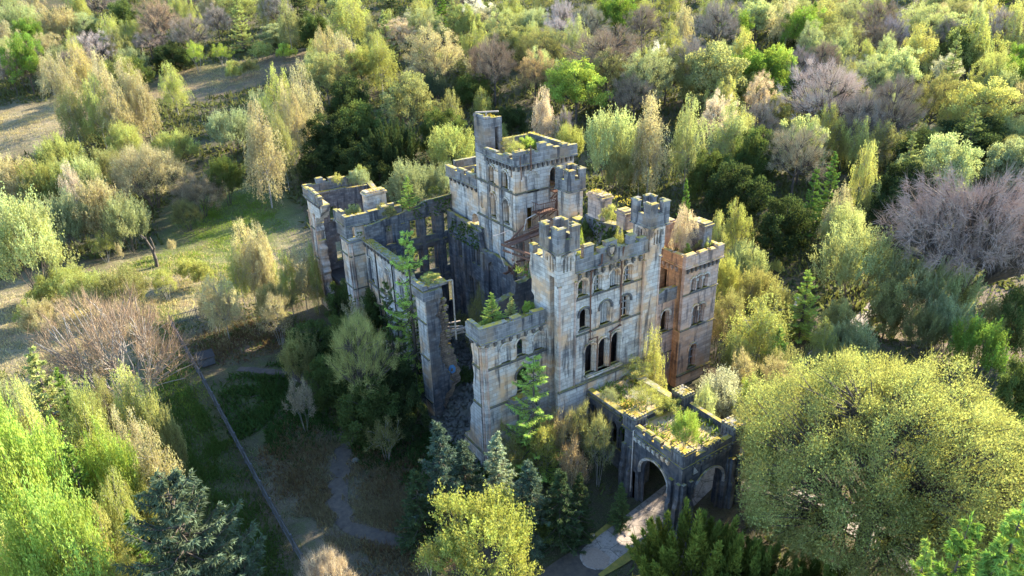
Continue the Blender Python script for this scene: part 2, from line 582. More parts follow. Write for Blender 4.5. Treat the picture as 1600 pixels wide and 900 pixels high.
def rect(u0, u1, z0, z1):
    return [(u0, z0), (u1, z0), (u1, z1), (u0, z1)]


def dress(parent, axis, c, h):
    """hood mould, sill and any infill of one window"""
    T = frame(axis, c)
    u, w, z0, zs = h['u'], h['w'], h['z0'], h['zs']
    if h.get('hood', True) and not h.get('rect'):
        mb = MB()
        n = 12
        for ri, ro, pr in (((w / 2 + 0.15), w / 2 + 0.24, 0.05), ((w / 2 + 0.24), w / 2 + 0.40, 0.13)):
            vs = []
            for k in range(n + 1):
                a = -0.22 + (PI + 0.44) * k / n
                for r, d in ((ri, 0.01), (ri, -pr), (ro, -pr), (ro, 0.01)):
                    vs.append(T(u + r * math.cos(a), d, zs + r * math.sin(a)))
            fs = []
            for k in range(n):
                for q in range(3):
                    fs.append((k * 4 + q, k * 4 + q + 1, k * 4 + 5 + q, k * 4 + 4 + q))
            fs += [(0, 1, 2, 3), (n * 4, n * 4 + 1, n * 4 + 2, n * 4 + 3)]
            mb.add(vs, fs)
        mb.build('hood_mould', M[h.get('hoodmat', 'stone')], parent)
    if h.get('sill', True):
        mb = MB()
        a, b = T(u - w / 2 - 0.25, -0.14, z0 - 0.2), T(u + w / 2 + 0.25, 0.215, z0)
        mb.box(min(a[0], b[0]), max(a[0], b[0]), min(a[1], b[1]), max(a[1], b[1]), a[2], b[2])
        mb.build('window_sill', M['stone_trim'], parent)
    if h.get('infill'):
        mb = MB()
        poly = arch_poly(h)
        slab(mb, T, poly, [], 0.30, 0.36)
        for k in (1, 2):
            uu = u - w / 2 + w * k / 3
            a, b = T(uu - 0.05, 0.22, z0), T(uu + 0.05, 0.295, zs + w * 0.25)
            mb.box(min(a[0], b[0]), max(a[0], b[0]), min(a[1], b[1]), max(a[1], b[1]), a[2], b[2])
        mb.build('window_tracery', M['infill'], parent)
    if h.get('bars'):
        mb = MB()
        for k in (1, 2):
            a, b = T(u - w / 2, 0.3, z0 + (zs - z0) * k / 2.4), T(u + w / 2, 0.38, z0 + (zs - z0) * k / 2.4 + 0.07)
            mb.box(min(a[0], b[0]), max(a[0], b[0]), min(a[1], b[1]), max(a[1], b[1]), a[2], b[2])
        a, b = T(u - 0.05, 0.3, z0), T(u + 0.05, 0.38, zs + w / 2 - .02)
        mb.box(min(a[0], b[0]), max(a[0], b[0]), min(a[1], b[1]), max(a[1], b[1]), a[2] + .003, b[2])
        mb.build('window_frame', M['infill'], parent)


def abox(axis, c, u0, u1, d0, d1, z0, z1, mb=None):
    mb = mb or MB()
    a, b = frame(axis, c)(u0, d0, z0), frame(axis, c)(u1, d1, z1)
    return mb.box(min(a[0], b[0]), max(a[0], b[0]), min(a[1], b[1]), max(a[1], b[1]), z0, z1)


def string_course(parent, axis, c, u0, u1, z, pr=0.13, h=0.2, mat='stone_trim', name='string_course'):
    mb = abox(axis, c, u0, u1, -pr, 0.02, z - h * 0.4, z + h * 0.3)
    abox(axis, c, u0, u1, -pr * 0.55, 0.02, z + h * 0.3, z + h * 0.6, mb)
    abox(axis, c, u0, u1, -pr * 0.5, 0.02, z - h * 0.7, z - h * 0.4, mb)
    return mb.build(name, M[mat], parent)


def corbel_table(parent, axis, c, u0, u1, z, pitch=0.62, mat='stone_trim'):
    mb = MB()
    n = max(2, int((u1 - u0) / pitch))
    for k in range(n):
        uc = u0 + (u1 - u0) * (k + 0.5) / n
        abox(axis, c, uc - 0.13, uc + 0.13, -0.30, 0.02, z - 0.32, z, mb)
        abox(axis, c, uc - 0.10, uc + 0.10, -0.17, 0.02, z - 0.55, z - 0.321, mb)
    return tag(mb.build('corbel_table', M[mat], parent), kind='stuff')


def shaft(parent, x, y, z0, z1, r=0.11, mat='stone_pink'):
    mb = MB().tube([(x, y, z0), (x, y, z1)], r, 7)
    mb.box(x - r * 1.5, x + r * 1.5, y - r * 1.5, y + r * 1.5, z1 - 0.003, z1 + 0.18)
    return mb.build('corner_shaft', M[mat], parent)


_merlons = {}


def merlon(parent, axis, c, u0, u1, z0, z1, t=0.5, mat='stone_dark'):
    key = (axis, round(u1 - u0, 2), round(z1 - z0, 2), t, mat)
    if key not in _merlons:
        du, dz = u1 - u0, z1 - z0
        mb = abox(axis, 0, -du / 2, du / 2, 0, t, 0, dz - 0.13)
        abox(axis, 0, -du / 2 - 0.05, du / 2 + 0.05, -0.06, t + 0.06, dz - 0.13, dz - 0.04, mb)
        a = frame(axis, 0)(-du / 2, 0.0, dz - 0.04); b = frame(axis, 0)(du / 2, t, dz + 0.06)
        x0, x1, y0, y1 = min(a[0], b[0]), max(a[0], b[0]), min(a[1], b[1]), max(a[1], b[1])
        mb.frustum(x0, x1, y0, y1, dz - 0.04, dz + 0.05, 0.1)
        me = mb.mesh('merlon'); me.materials.append(M[mat])
        _merlons[key] = me
    um = (u0 + u1) / 2
    o = link('merlon', _merlons[key], parent, frame(axis, c)(um, 0, z0))
    o.scale.z = RR.choice((1, 1, .95, 1.08, .9, .75, .55, .3))
    o.rotation_euler = (RR.uniform(-.05, .05), RR.uniform(-.05, .05), RR.uniform(-.05, .05))
    return o


def parapet(parent, axis, c, u0, u1, z0, z1, t=0.5, merl=(), mat='stone_dark', over=0.28, name='parapet'):
    """low wall standing proud on a corbel course, with merlons (u0, u1, height)"""
    mb = abox(axis, c, u0, u1, -over, -over + t, z0, z1)
    abox(axis, c, u0, u1, -over - 0.10, -over + t - .02, z0 - 0.17, z0, mb)
    o = mb.build(name, M[mat], parent)
    for a, b, hh in merl:
        merlon(o, axis, c - over, a, b, z1, z1 + hh, t, mat)
    return o


def turret(label, x0, x1, y0, y1, zb, zc, zt, lancet=True, shaftmat='stone', mat='stone_dark', over=0.2):
    mb = MB().box(x0 + 0.2, x1, y0 + 0.2, y1, zb, zc)
    wx, wy = x1 - x0, y1 - y0
    hx, hy = [], []
    if lancet:
        for hh, u0, wd in ((hx, x0, wx), (hy, y0, wy)):
            for s in (0.32, 0.5, 0.68):
                hh.append({'u': u0 + wd * s, 'w': 0.2, 'z0': zc - 1.95, 'zs': zc - (0.62 if s == 0.5 else 0.8)})
    slab(mb, frame('x', y0), rect(x0, x1, zb, zc), [arch_poly(h) for h in hx], 0, 0.2)
    slab(mb, frame('y', x0), rect(y0 + 0.2, y1, zb, zc), [arch_poly(h) for h in hy], 0, 0.2)
    body = mb.build('turret', M[shaftmat], CASTLE)
    body['label'] = label
    if lancet:
        for axis, c, uc in (('x', y0, x0 + wx / 2), ('y', x0, y0 + wy / 2)):
            dress(body, axis, c, {'u': uc, 'w': 0.75, 'z0': zc - 2, 'zs': zc - 0.95, 'sill': False})
    zm = zt - 1.15
    X0, X1, Y0, Y1, t = x0 - over, x1 + over, y0 - over, y1 + over, 0.34
    cr = MB()
    cr.box(X0, X1, Y0, Y0 + t, zc, zm).box(X0, X1, Y1 - t, Y1, zc, zm).box(X0, X0 + t, Y0 + t, Y1 - t, zc, zm).box(X1 - t, X1, Y0 + t, Y1 - t, zc, zm)
    cr.box(X0 - .07, X1 + .07, Y0 - .07, Y1 + .07, zc - 0.16, zc - 0.003)
    cr.box(X0 + t, X1 - t, Y0 + t, Y1 - t, zc + .02, zc + 0.25)
    cr.build('crown', M[mat], body)
    ax, ay = (X1 - X0) * 0.36, (Y1 - Y0) * 0.36
    for sx in (0, 1):
        for sy in (0, 1):
            q = MB()
            xa, xb = (X0, X0 + ax) if sx == 0 else (X1 - ax, X1)
            ya, yb = (Y0, Y0 + ay) if sy == 0 else (Y1 - ay, Y1)
            yo = (Y0, Y0 + t) if sy == 0 else (Y1 - t, Y1)
            xo = (X0, X0 + t) if sx == 0 else (X1 - t, X1)
            yi = (Y0 + t, yb) if sy == 0 else (ya, Y1 - t)
            q.box(xa, xb, yo[0], yo[1], zm, zt - 0.16)
            q.box(xo[0], xo[1], yi[0], yi[1], zm, zt - 0.16)
            e = 0.06
            q.box(xa - e, xb + e, yo[0] - e, yo[1] + e, zt - 0.16, zt - .05)
            q.box(xo[0] - e, xo[1] + e, yi[0] - e if sy else yi[0] + e, yi[1] + e if sy == 0 else yi[1] - e, zt - 0.16, zt - .05)
            q.frustum(xa, xb, yo[0], yo[1], zt - .05, zt + .03, 0.08)
            q.frustum(xo[0], xo[1], yi[0], yi[1], zt - .05, zt + .03, 0.08)
            q.build('merlon', M[mat], body)
    return body


def arch(u, w, z0, zs, **k):
    return dict(u=u, w=w, z0=z0, zs=zs, **k)


# ---- left front block (nearest corner)
fb = wall('front_block_wall', 'x', 0.0, rect(0, 6.85, ZG, 12.75), 0.8,
          [arch(2.33, 0.66, 9.98, 11.35, blind=True), arch(4.02, 0.72, 10.1, 11.35), arch(5.88, 0.66, 10.15, 11.4, blind=True),
           arch(4.25, 1.35, 6.3, 8.0, hoodmat='stone_trim')])
left_edge = ragged([(1.95, 12.7), (1.9, 10.0), (2.0, 6.2), (2.9, 4.5), (3.1, 1.6)], RR, 0.16, 0.5) + ragged([(3.2, 1.5), (4.2, 0.9), (4.4, ZG)], RR, 0.15, 0.5)
wall('front_block_side_wall', 'y', 0.0, [(0.8, 12.75), (0.8, ZG)][::-1] + [] if False else [(0.8, ZG)] + left_edge[::-1] + [(0.8, 12.75)], 0.8, (), 'stone')
string_course(fb, 'x', 0, 0.25, 6.83, 9.85); string_course(fb, 'x', 0, 0.25, 2.4, 5.85)
string_course(fb, 'x', 0, 0.25, 6.83, 0.6, 0.2)
mbs = MB()
for z, ue in ((9.85, 1.85), (5.85, 2.0), (0.6, 4.2)):
    abox('y', 0, 0.25, ue, -0.13, 0.02, z - .08, z + .06, mbs); abox('y', 0, 0.25, ue, -0.07, 0.02, z + .06, z + .12, mbs)
mbs.build('string_course', M['stone_trim'], fb)
for (x, y) in ((0.32, -0.04), (-0.04, 0.32)):
    shaft(fb, x, y, ZG, 12.1)
mb = MB()                                            # mossy projecting ledge under the big arch
mb.box(2.3, 5.9, -1.0, -0.02, 5.55, 5.95).frustum(2.4, 5.8, -0.95, -0.02, 5.951, 6.22, 0.12)
mb.box(2.6, 2.9, -0.7, -0.02, 4.6, 5.545).box(5.2, 5.5, -0.7, -0.02, 4.6, 5.545)
mb.build('mossy_ledge', M['stone_dark'], fb)
corbel_table(fb, 'x', 0, 0.0, 6.5, 12.6, 0.75); corbel_table(fb, 'y', 0, 0.0, 2.2, 12.6, 0.75)
pf = parapet(fb, 'x', 0, -0.32, 6.5, 12.8, 14.05, 0.5, [(-0.3, 2.4, 0.26), (3.0, 3.9, 0.3), (5.2, 6.4, 0.22)])
mb = abox('y', 0, 0.18, 2.3, -0.3, 0.2, 12.8, 14.0); abox('y', 0, 0.18, 2.2, -0.4, 0.18, 12.63, 12.8, mb); abox('y', 0, 0.24, 2.1, -0.25, 0.15, 14.001, 14.25, mb)
mb.build('parapet', M['stone_dark'], fb)
MB().box(0.8, 6.8, 0.8, 2.6, 12.2, 12.7).build('roof_slab', M['soil'], CASTLE)
MB().box(0.9, 6.8, 0.85, 2.3, 8.9, 9.3).build('floor_slab', M['dark'], CASTLE)
MB().box(0.9, 8.0, 0.45, 2.4, 5.7, 6.1).build('floor_slab', M['dark'], CASTLE)

# ---- gatehouse
GY = -1.6
gh = [arch(10.72, 0.92, 6.62, 9.2, hoodmat='stone'), arch(12.33, 0.92, 6.55, 9.3), arch(13.92, 0.92, 6.5, 9.45),
      arch(9.95, 0.84, 11.65, 13.15, hoodmat='stone_trim'), arch(12.44, 0.92, 11.45, 13.15, infill=True, hoodmat='stone_trim'), arch(14.93, 0.8, 11.35, 13.1, bars=True, hoodmat='stone_trim'),
      arch(9.65, 0.68, 15.12, 16.2), arch(11.5, 0.68, 15.05, 16.2, bars=True), arch(13.4, 0.74, 15.0, 16.2, infill=True), arch(15.1, 0.74, 15.0, 16.2, bars=True)]
gw = wall('gatehouse_front_wall', 'x', GY, rect(6.86, 19.1, ZG, 17.6), 1.1, gh)
for xa, xb in ((6.85, 8.65), (17.0, 19.1)):
    MB().box(xa, xb, GY - 0.16, GY, 5.86, 17.5).build('corner_pilaster', M['stone'], gw)
mb = MB().box(6.7, 19.25, GY - 0.32, GY - .004, ZG, 5.7).frustum(6.7, 19.25, GY - 0.32, GY - .004, 5.701, 5.9, 0.05)
mb.build('plinth', M['stone'], gw)
string_course(gw, 'x', GY - .16, 6.8, 19.15, 5.92, 0.22, 0.2)
string_course(gw, 'x', GY, 8.66, 16.98, 11.15, 0.13, 0.16); string_course(gw, 'x', GY, 8.66, 16.98, 14.82, 0.12, 0.15)
string_course(gw, 'x', GY - .02, 10.1, 14.6, 6.4, 0.3, 0.25, 'stone')
for x in (7.0, 8.72, 16.93, 18.95):
    shaft(gw, x, GY - 0.17, 6.05, 16.6, 0.1)
corbel_table(gw, 'x', GY, 8.8, 16.9, 17.35, 0.85)
gp = parapet(gw, 'x', GY, 8.7, 17.2, 17.72, 18.85, 0.5,
             [(8.75, 9.1, 0.95), (9.6, 10.65, 1.05), (11.4, 12.1, 0.65), (12.12, 13.35, 0.98), (13.37, 14.0, 0.62), (14.75, 15.5, 0.85), (16.1, 16.9, 0.6)])
mb = MB()                                            # carved wreath with a shield
T = frame('x', GY - 0.29)
n = 16
pts = [T(12.7 + 0.46 * math.cos(2 * PI * k / n), -0.06, 18.85 + 0.55 * math.sin(2 * PI * k / n)) for k in range(n + 1)]
mb.tube(pts, 0.12, 6)
mb.box(12.62, 12.78, GY - 0.45, GY - 0.29, 17.9, 18.3)
mb.build('carved_wreath', M['stone_trim'], gp)
mb = MB()
slab(mb, T, [(12.42, 19.15), (12.44, 18.75), (12.7, 18.45), (12.96, 18.75), (12.98, 19.15)], [], -0.1, 0.0)
mb.build('carved_shield', M['stone'], gp)
for pts in ([(11.55, 18.8), (11.5, 17.9), (10.6, 17.3), (10.55, 14.8), (10.6, 11.2), (10.65, 10.35), (11.5, 10.35), (11.5, 9.2), (11.52, 6.5)],
            [(14.1, 18.9), (14.15, 17.4), (14.2, 14.9), (14.25, 11.3), (14.25, 10.7), (13.1, 10.4), (13.12, 9.7), (13.12, 6.4)]):
    mb = MB().tube([T(u, 0.17 if z < 17.5 else -0.12, z) for u, z in pts], 0.075, 6)
    for u, z in pts[2:6]:
        mb.box(u - .13, u + .13, GY - .2, GY - .004, z - .06, z + .06)
    mb.build('drain_pipe', M['pipe'], gw)
# left wall stub beside the turret, broken off
edge = ragged([(2.5, 18.8), (2.4, 16.5), (1.9, 14.0), (2.2, 11.0), (3.4, 8.0), (3.0, 4.0), (3.6, ZG)], RR, 0.2, 0.5)
glw = wall('gatehouse_side_wall', 'y', 6.85, [(-0.5, ZG)] + edge[::-1] + [(-0.5, 18.8)], 1.1, (), 'stone')
merlon(glw, 'y', 6.75, 0.95, 1.35, 18.8, 19.5, 0.5); merlon(glw, 'y', 6.75, 1.85, 2.4, 18.8, 19.7, 0.5)
# right wall, seen from inside over the front parapet
top = ragged([(-0.5, 18.3), (3.5, 18.5), (5.5, 18.2), (8.2, 18.4), (9.2, 17.4), (12.9, 17.6)], RR, 0.2, 0.7)
grw = wall('gatehouse_inner_wall', 'y', 18.0, [(-0.5, ZG), (12.9, ZG)] + top[::-1], 1.1,
           [arch(5.75, 1.1, 13.4, 15.2, rect=True, sill=False), arch(9.65, 0.8, 11.8, 13.5, rect=True, sill=False), arch(5.6, 1.0, 5.0, 8.0, rect=True, sill=False)], 'rubble_wall', skin=0)
top = ragged([(8.2, 6.5), (9.5, 6.8), (9.6, 9.0), (11.6, 9.3), (11.8, 10.8), (14, 10.6), (14.2, 12.2), (16.5, 12.5), (17.9, 13.8)], RR, 0.28, 0.5)
wall('gatehouse_back_wall', 'x', 12.4, [(8.2, ZG), (17.9, ZG)] + top[::-1], 0.9,
     [arch(11.2, 1.3, 3.5, 6.4, rect=True, sill=False), arch(15.0, 1.2, 6.5, 9.3, rect=True, sill=False)], 'rubble_wall', skin=0)
MB().box(9.5, 18.0, -0.45, 3.2, 13.3, 13.8).build('floor_slab', M['rubble'], CASTLE)
MB().box(8.3, 18.0, 3.2, 3.5, ZG, 13.3).build('added_backing_wall', M['rubble_wall'], CASTLE)  # added behind the front windows so the openings read dark
MB().box(19.2, 24.45, 5.0, 5.3, ZG, 9.2).box(25.35, 28.75, 3.0, 3.3, ZG, 12.3).build('added_backing_wall', M['dark'], CASTLE)  # added unseen walls in shade black behind recess and tower windows
MB().box(8.0, 18.0, -0.45, 3.2, 10.4, 10.75).build('floor_slab', M['dark'], CASTLE)


def stack(parent, x0, x1, y0, y1, z0, z1, mat, label=None, ribs='x'):
    mb = MB().box(x0, x1, y0, y1, z0, z1 - 0.45).box(x0 - .15, x1 + .15, y0 - .15, y1 + .15, z1 - 0.45, z1 - 0.2)
    n = max(2, int(((x1 - x0) if ribs == 'x' else (y1 - y0)) / 0.55))
    for k in range(n):
        if ribs == 'x':
            w = (x1 - x0) / n
            mb.box(x0 + w * k + .05, x0 + w * (k + 1) - .05, y0 - .04, y1 + .04, z1 - 0.2, z1)
        else:
            w = (y1 - y0) / n
            mb.box(x0 - .04, x1 + .04, y0 + w * k + .05, y0 + w * (k + 1) - .05, z1 - 0.2, z1)
    o = mb.build('chimney_stack', M[mat], parent)
    if label: o['label'] = label
    return o


stack(grw, 17.95, 19.2, 5.6, 7.9, 18.3, 20.9, 'stone_pink', 'mossy pinkish chimney stack on the gatehouse wall', 'y')
stack(grw, 18.0, 19.1, 2.2, 3.5, 18.3, 20.2, 'stone_pink', 'chimney stack half hidden by a turret', 'y')
turret('pale turret with notched crown at the gatehouse left corner', 6.83, 8.82, -1.78, 0.5, 17.5, 19.95, 22.2)
turret('pale turret with notched crown at the gatehouse right corner', 17.45, 19.4, -1.78, 0.5, 17.5, 19.95, 22.2)
turret('darker turret at the back of the gatehouse', 17.75, 19.6, 10.75, 12.75, ZG, 20.2, 22.5, False)

# ---- right recess and right tower
rw = wall('recess_wall', 'x', 1.1, rect(19.1, 24.5, ZG, 9.7), 0.8, [arch(23.2, 0.85, 5.95, 7.9)], 'stone_pink')
string_course(rw, 'x', 1.1, 19.1, 24.48, 5.85, 0.1, 0.14); string_course(rw, 'x', 1.1, 19.1, 24.48, 3.2, 0.1, 0.14)
mb = MB()
slab(mb, frame('x', 0.85), [(19.1, 9.6), (24.47, 9.6), (24.47, 11.0), (22.6, 11.1), (21.0, 10.5), (19.1, 10.7)], [], 0, 0.5)
mb.build('terrace_parapet', M['stone_dark'], rw)
MB().box(19.1, 24.5, 1.9, 6.5, 9.2, 9.7).build('terrace_slab', M['soil'], rw)
tw = wall('right_tower_wall', 'x', 0.0, rect(24.5, 29.6, ZG - 1.5, 13.4), 0.8,
          [arch(26.65, 0.8, 0.9, 3.2, bars=True), arch(26.55, 0.62, 6.15, 8.0, bars=True), arch(27.5, 0.62, 6.15, 8.0, bars=True),
           arch(25.9, 0.46, 10.35, 11.5, bars=True), arch(26.8, 0.46, 10.35, 11.6, bars=True), arch(27.7, 0.46, 10.35, 11.5, bars=True)], 'stone_pink')
string_course(tw, 'x', 0, 24.4, 29.7, 5.95, 0.12, 0.16); string_course(tw, 'x', 0, 24.4, 29.7, 10.15, 0.12, 0.14); string_course(tw, 'x', 0, 24.4, 29.7, 0.4, 0.2, 0.2)
tl = wall('right_tower_side_wall', 'y', 24.5, rect(0.8, 6.6, ZG, 13.4), 0.8, [arch(3.0, 0.95, 9.75, 12.3, rect=True, sill=False)], 'stone_bounce_lit', skin=0, label='sandstone side wall with warm bounced light painted in')
mb = MB().box(28.8, 29.6, 0.8, 6.6, ZG - 1.5, 13.4).box(25.3, 28.8, 5.8, 6.6, ZG, 13.4).box(25.3, 28.8, .8, 5.8, 9.0, 9.3)
mb.build('right_tower_inner_walls', M['stone_pink'], CASTLE)
MB().box(25.3, 28.8, 0.8, 5.8, 12.3, 12.7).build('roof_slab', M['soil'], CASTLE)
mb = abox('y', 24.5, 0, 0.8, -0.12, -0.003, ZG, 5.9)
mb.build('buttress', M['stone_bounce_lit'], tl)
corbel_table(tw, 'x', 0, 24.5, 29.5, 13.2, 0.6); corbel_table(tl, 'y', 24.5, 0.8, 6.4, 13.2, 0.6, 'stone_pink')
parapet(tw, 'x', 0, 24.22, 29.88, 13.5, 14.55, 0.45, [(24.22, 25.6, 0.3), (26.2, 27.3, 0.34), (27.8, 28.5, 0.2), (28.9, 29.85, 0.36)], 'stone_pink')
parapet(tl, 'y', 24.5, 0.18, 6.6, 13.5, 14.55, 0.45, [(0.45, 1.6, 0.3), (2.1, 3.4, 0.32), (4.0, 6.4, 0.3)], 'stone_bounce_lit')
mb = MB().box(29.4, 29.88, .18, 6.6, 13.5, 14.7).box(24.7, 29.4, 6.4, 6.88, 13.5, 14.6)
mb.build('back_parapet', M['stone_pink'], CASTLE)
stack(CASTLE, 28.2, 29.35, 1.1, 3.2, 12.7, 17.0, 'stone_dark', 'dark chimney stack on the right tower', 'y')
stack(CASTLE, 25.6, 27.1, 4.3, 5.4, 12.7, 16.9, 'stone_pink', 'pinkish chimney stack behind the right tower parapet', 'x')

# ---- keep
KX, KY = 13.25, 14.0
kf = wall('keep_front_wall', 'x', KY, rect(KX, 20.9, ZG, 23.0), 0.9,
          [arch(15.35, 1.0, 20.05, 21.45, blind=True), arch(18.2, 0.85, 19.7, 21.5, sill=False), arch(15.0, 0.75, 15.6, 18.1, rect=True, sill=False),
           arch(18.9, 0.8, 15.2, 17.4, blind=True), arch(15.2, 1.0, 9.6, 12.3, rect=True, sill=False)], 'stone')
kl = wall('keep_side_wall', 'y', KX, rect(KY + 0.9, 22.1, ZG, 23.0), 0.9,
          [arch(18.75, 0.85, 20.2, 21.45), arch(16.2, 0.85, 20.2, 21.45), arch(18.7, 0.6, 16.3, 18.5), arch(16.05, 0.6, 16.3, 18.5),
           arch(21.2, 0.2, 19.6, 21.6, rect=True, sill=False), arch(21.2, 0.22, 16.6, 18.3, rect=True, sill=False)], 'stone', label='pale keep wall with paired arched windows')
mb = MB().box(20.0, 20.9, KY + .9, 22.1, ZG, 23.0).box(KX + .9, 20.0, 21.2, 22.1, ZG, 23.0)
for z in (19.3, 15.2, 11.0):
    mb.box(KX + .9, 20.0, KY + .9, 21.2, z, z + .3)
mb.build('keep_inner_walls', M['rubble_wall'], CASTLE)
MB().box(KX + .9, 20.0, KY + .9, 21.2, 21.9, 22.3).build('roof_slab', M['soil'], CASTLE)
for y in (19.55, 17.0):
    abox('y', KX, y - .28, y + .28, -0.14, -.003, 11.5, 22.5).build('pilaster', M['stone_dark'], kl)
abox('y', KX, 14.1, 14.55, -0.14, -.003, ZG, 22.5).build('pilaster', M['stone'], kl)
abox('x', KY, 13.3, 14.5, -0.1, -.003, ZG, 19.9).build('pilaster', M['stone'], kf)
for z, u1 in ((19.95, 22.1), (15.75, 22.1)):
    string_course(kl, 'y', KX, 13.9, u1, z, 0.2, 0.2)
string_course(kf, 'x', KY, 13.1, 20.9, 19.95, 0.14, 0.18)
for (y, z) in ((17.78, 20.25), (15.0, 20.25)):       # pale panels beside the upper windows
    abox('y', KX, y - .5, y + .5, -0.10, -.003, z, z + 1.45).build('wall_panel', M['stone'], kl)
abox('x', KY, 13.75, 14.55, -0.16, -.103, 20.2, 21.75).build('wall_panel', M['stone'], kf)
corbel_table(kf, 'x', KY, 13.2, 20.8, 22.95, 0.62); corbel_table(kl, 'y', KX, 14.0, 19.8, 22.95, 0.62)
parapet(kf, 'x', KY, KX - .28, 21.15, 23.15, 24.2, 0.5, [(13.0, 14.3, 0.4), (14.75, 15.4, 0.35), (16.1, 17.0, 0.85), (17.02, 17.8, 0.6), (18.1, 18.8, 0.45), (19.1, 19.8, 0.3)])
parapet(kl, 'y', KX, KY + .24, 19.9, 23.15, 23.75, 0.5, [(17.4, 19.8, 0.2), (14.8, 15.9, 0.35)])
mb = MB().box(20.6, 21.1, KY + .3, 22.4, 23.0, 24.0).box(15.5, 20.6, 21.9, 22.4, 23.0, 23.9)
mb.build('back_parapet', M['stone_dark'], CASTLE)
# stair turret on the keep's far left corner
st = MB()
slab(st, frame('x', 19.95), rect(KX - .02, 15.5, 22.3, 26.95), [rect(14.55, 15.05, 23.2, 25.9)], 0, 0.35)
st.box(KX - .02, KX + .33, 20.3, 22.12, 23.0, 27.0).box(15.15, 15.5, 20.3, 22.12, 22.3, 26.6)
st.box(KX + .33, 15.15, 21.8, 22.12, 22.3, 26.2).box(13.7, 15.15, 20.6, 21.8, 22.3, 23.0)
so = st.build('stair_turret', M['stone_dark'], CASTLE)
so['label'] = 'tall black stair turret on the keep'
MB().frustum(KX - .1, 14.1, 19.9, 20.5, 26.95, 27.15, .1).frustum(KX - .1, KX + .4, 20.5, 22.2, 27.0, 27.3, .1).build('broken_coping', M['stone_dark'], so)
MB().beam((13.4, 22.0, 27.35), (15.4, 20.4, 27.45), .22, .12).beam((14.3, 21.2, 25.6), (14.3, 21.2, 27.3), .16, .16).build('timber_frame', M['timber'], so)
# rusted balconies of the keep
for (x0, x1, y0, z) in ((15.2, 17.6, 12.7, 17.7), (17.6, 18.9, 13.0, 19.6)):
    mb = MB().box(x0, x1, y0, KY - .02, z - .12, z)
    for k in range(3):
        xx = x0 + .1 + (x1 - x0 - .2) * k / 2
        mb.beam((xx, y0 + .1, z - .1), (xx, KY - .02, z - 1.0), .09, .09)
    b = mb.build('balcony', M['rust'], kf)
    mb = MB().tube([(x0, KY, z + 1.05), (x0, y0, z + 1.05), (x1, y0, z + 1.05), (x1, KY, z + 1.05)], .045, 5)
    for k in range(9):
        mb.tube([(x0 + (x1 - x0) * k / 8, y0, z), (x0 + (x1 - x0) * k / 8, y0, z + 1.05)], .025, 4)
    for k in range(4):
        for xx in (x0, x1):
            mb.tube([(xx, y0 + (KY - y0) * k / 4, z), (xx, y0 + (KY - y0) * k / 4, z + 1.05)], .025, 4)
    mb.build('railing', M['rust'], b)
mb = MB().beam((17.7, 13.0, 17.7), (18.0, 13.0, 19.6), .3, .1).beam((17.7, 12.7, 14.5), (17.7, 12.7, 17.6), .12, .12).beam((15.3, 12.75, 12.9), (15.3, 12.75, 17.6), .1, .1)
mb.build('stair_flight', M['rust'], kf)
mb = MB().tube([(13.6, 13.86, 24.9), (13.6, 13.5, 21.6)], .06, 5)
mb.tube([(14.9, KY - .4, 25.0), (14.9, KY - .42, 22.3)], .07, 5)
mb.build('drain_pipe', M['pipe'], kf)

# ---- lower walls round the keep
lw_top = ragged([(14.0, 11.4), (17.0, 12.0), (20.4, 11.9), (20.9, 13.8), (25.1, 14.35), (28.6, 14.6)], RR, 0.12, 0.7)
lw = wall('keep_lower_wall', 'y', 12.5, [(13.4, ZG), (28.6, ZG)] + lw_top[::-1], 0.74,
          [arch(22.55, 0.62, 9.4, 11.5, rect=True, sill=False), arch(21.3, 0.62, 9.4, 11.5, rect=True, sill=False), arch(23.3, 0.7, 3.6, 7.2, rect=True, sill=False),
           arch(21.9, 0.7, 3.6, 7.2, rect=True, sill=False), arch(18.2, 1.8, 4.5, 9.9, blind=True, sill=False, hood=False), arch(25.6, 0.7, 9.2, 11.4, rect=True, sill=False),
           arch(15.3, 1.0, 2.5, 6.0, rect=True, sill=False)], 'rubble_wall', skin=0.25)
MB().box(12.9, 13.23, 20.9, 28.5, 13.6, 14.2).build('mossy_wall_head', M['stone_dark'], lw)
for y in (20.3, 24.6, 26.9):
    abox('y', 12.5, y - .3, y + .3, -0.2, -.003, ZG, 11.5).build('pilaster', M['stone_dark'], lw)
# annex left of the keep
an = wall('annex_wall', 'y', 13.5, [(22.15, ZG), (29.2, ZG), (29.2, 19.3), (22.15, 19.3)], 0.8, [arch(23.3, 1.5, 13.9, 14.5, sill=False, hood=False)], 'stone', skin=0, label='blue grey stained annex wall beside the keep')
corbel_table(an, 'y', 13.5, 22.2, 29.1, 18.6, 0.9)
parapet(an, 'y', 13.5, 22.2, 29.5, 18.75, 19.7, 0.5, [(22.5, 24.5, 0.45), (25.0, 26.6, 0.5), (27.3, 29.4, 0.7)])
mb = MB().box(14.3, 19.0, 28.6, 29.4, ZG, 19.4).box(14.3, 19.0, 28.9, 29.4, 19.4, 20.3).box(13.8, 15.4, 22.4, 23.6, 18.2, 21.0)
mb.build('annex_back_wall', M['stone_dark'], CASTLE)
MB().box(14.3, 19.0, 22.2, 28.6, 17.2, 17.6).build('roof_slab', M['soil'], CASTLE)
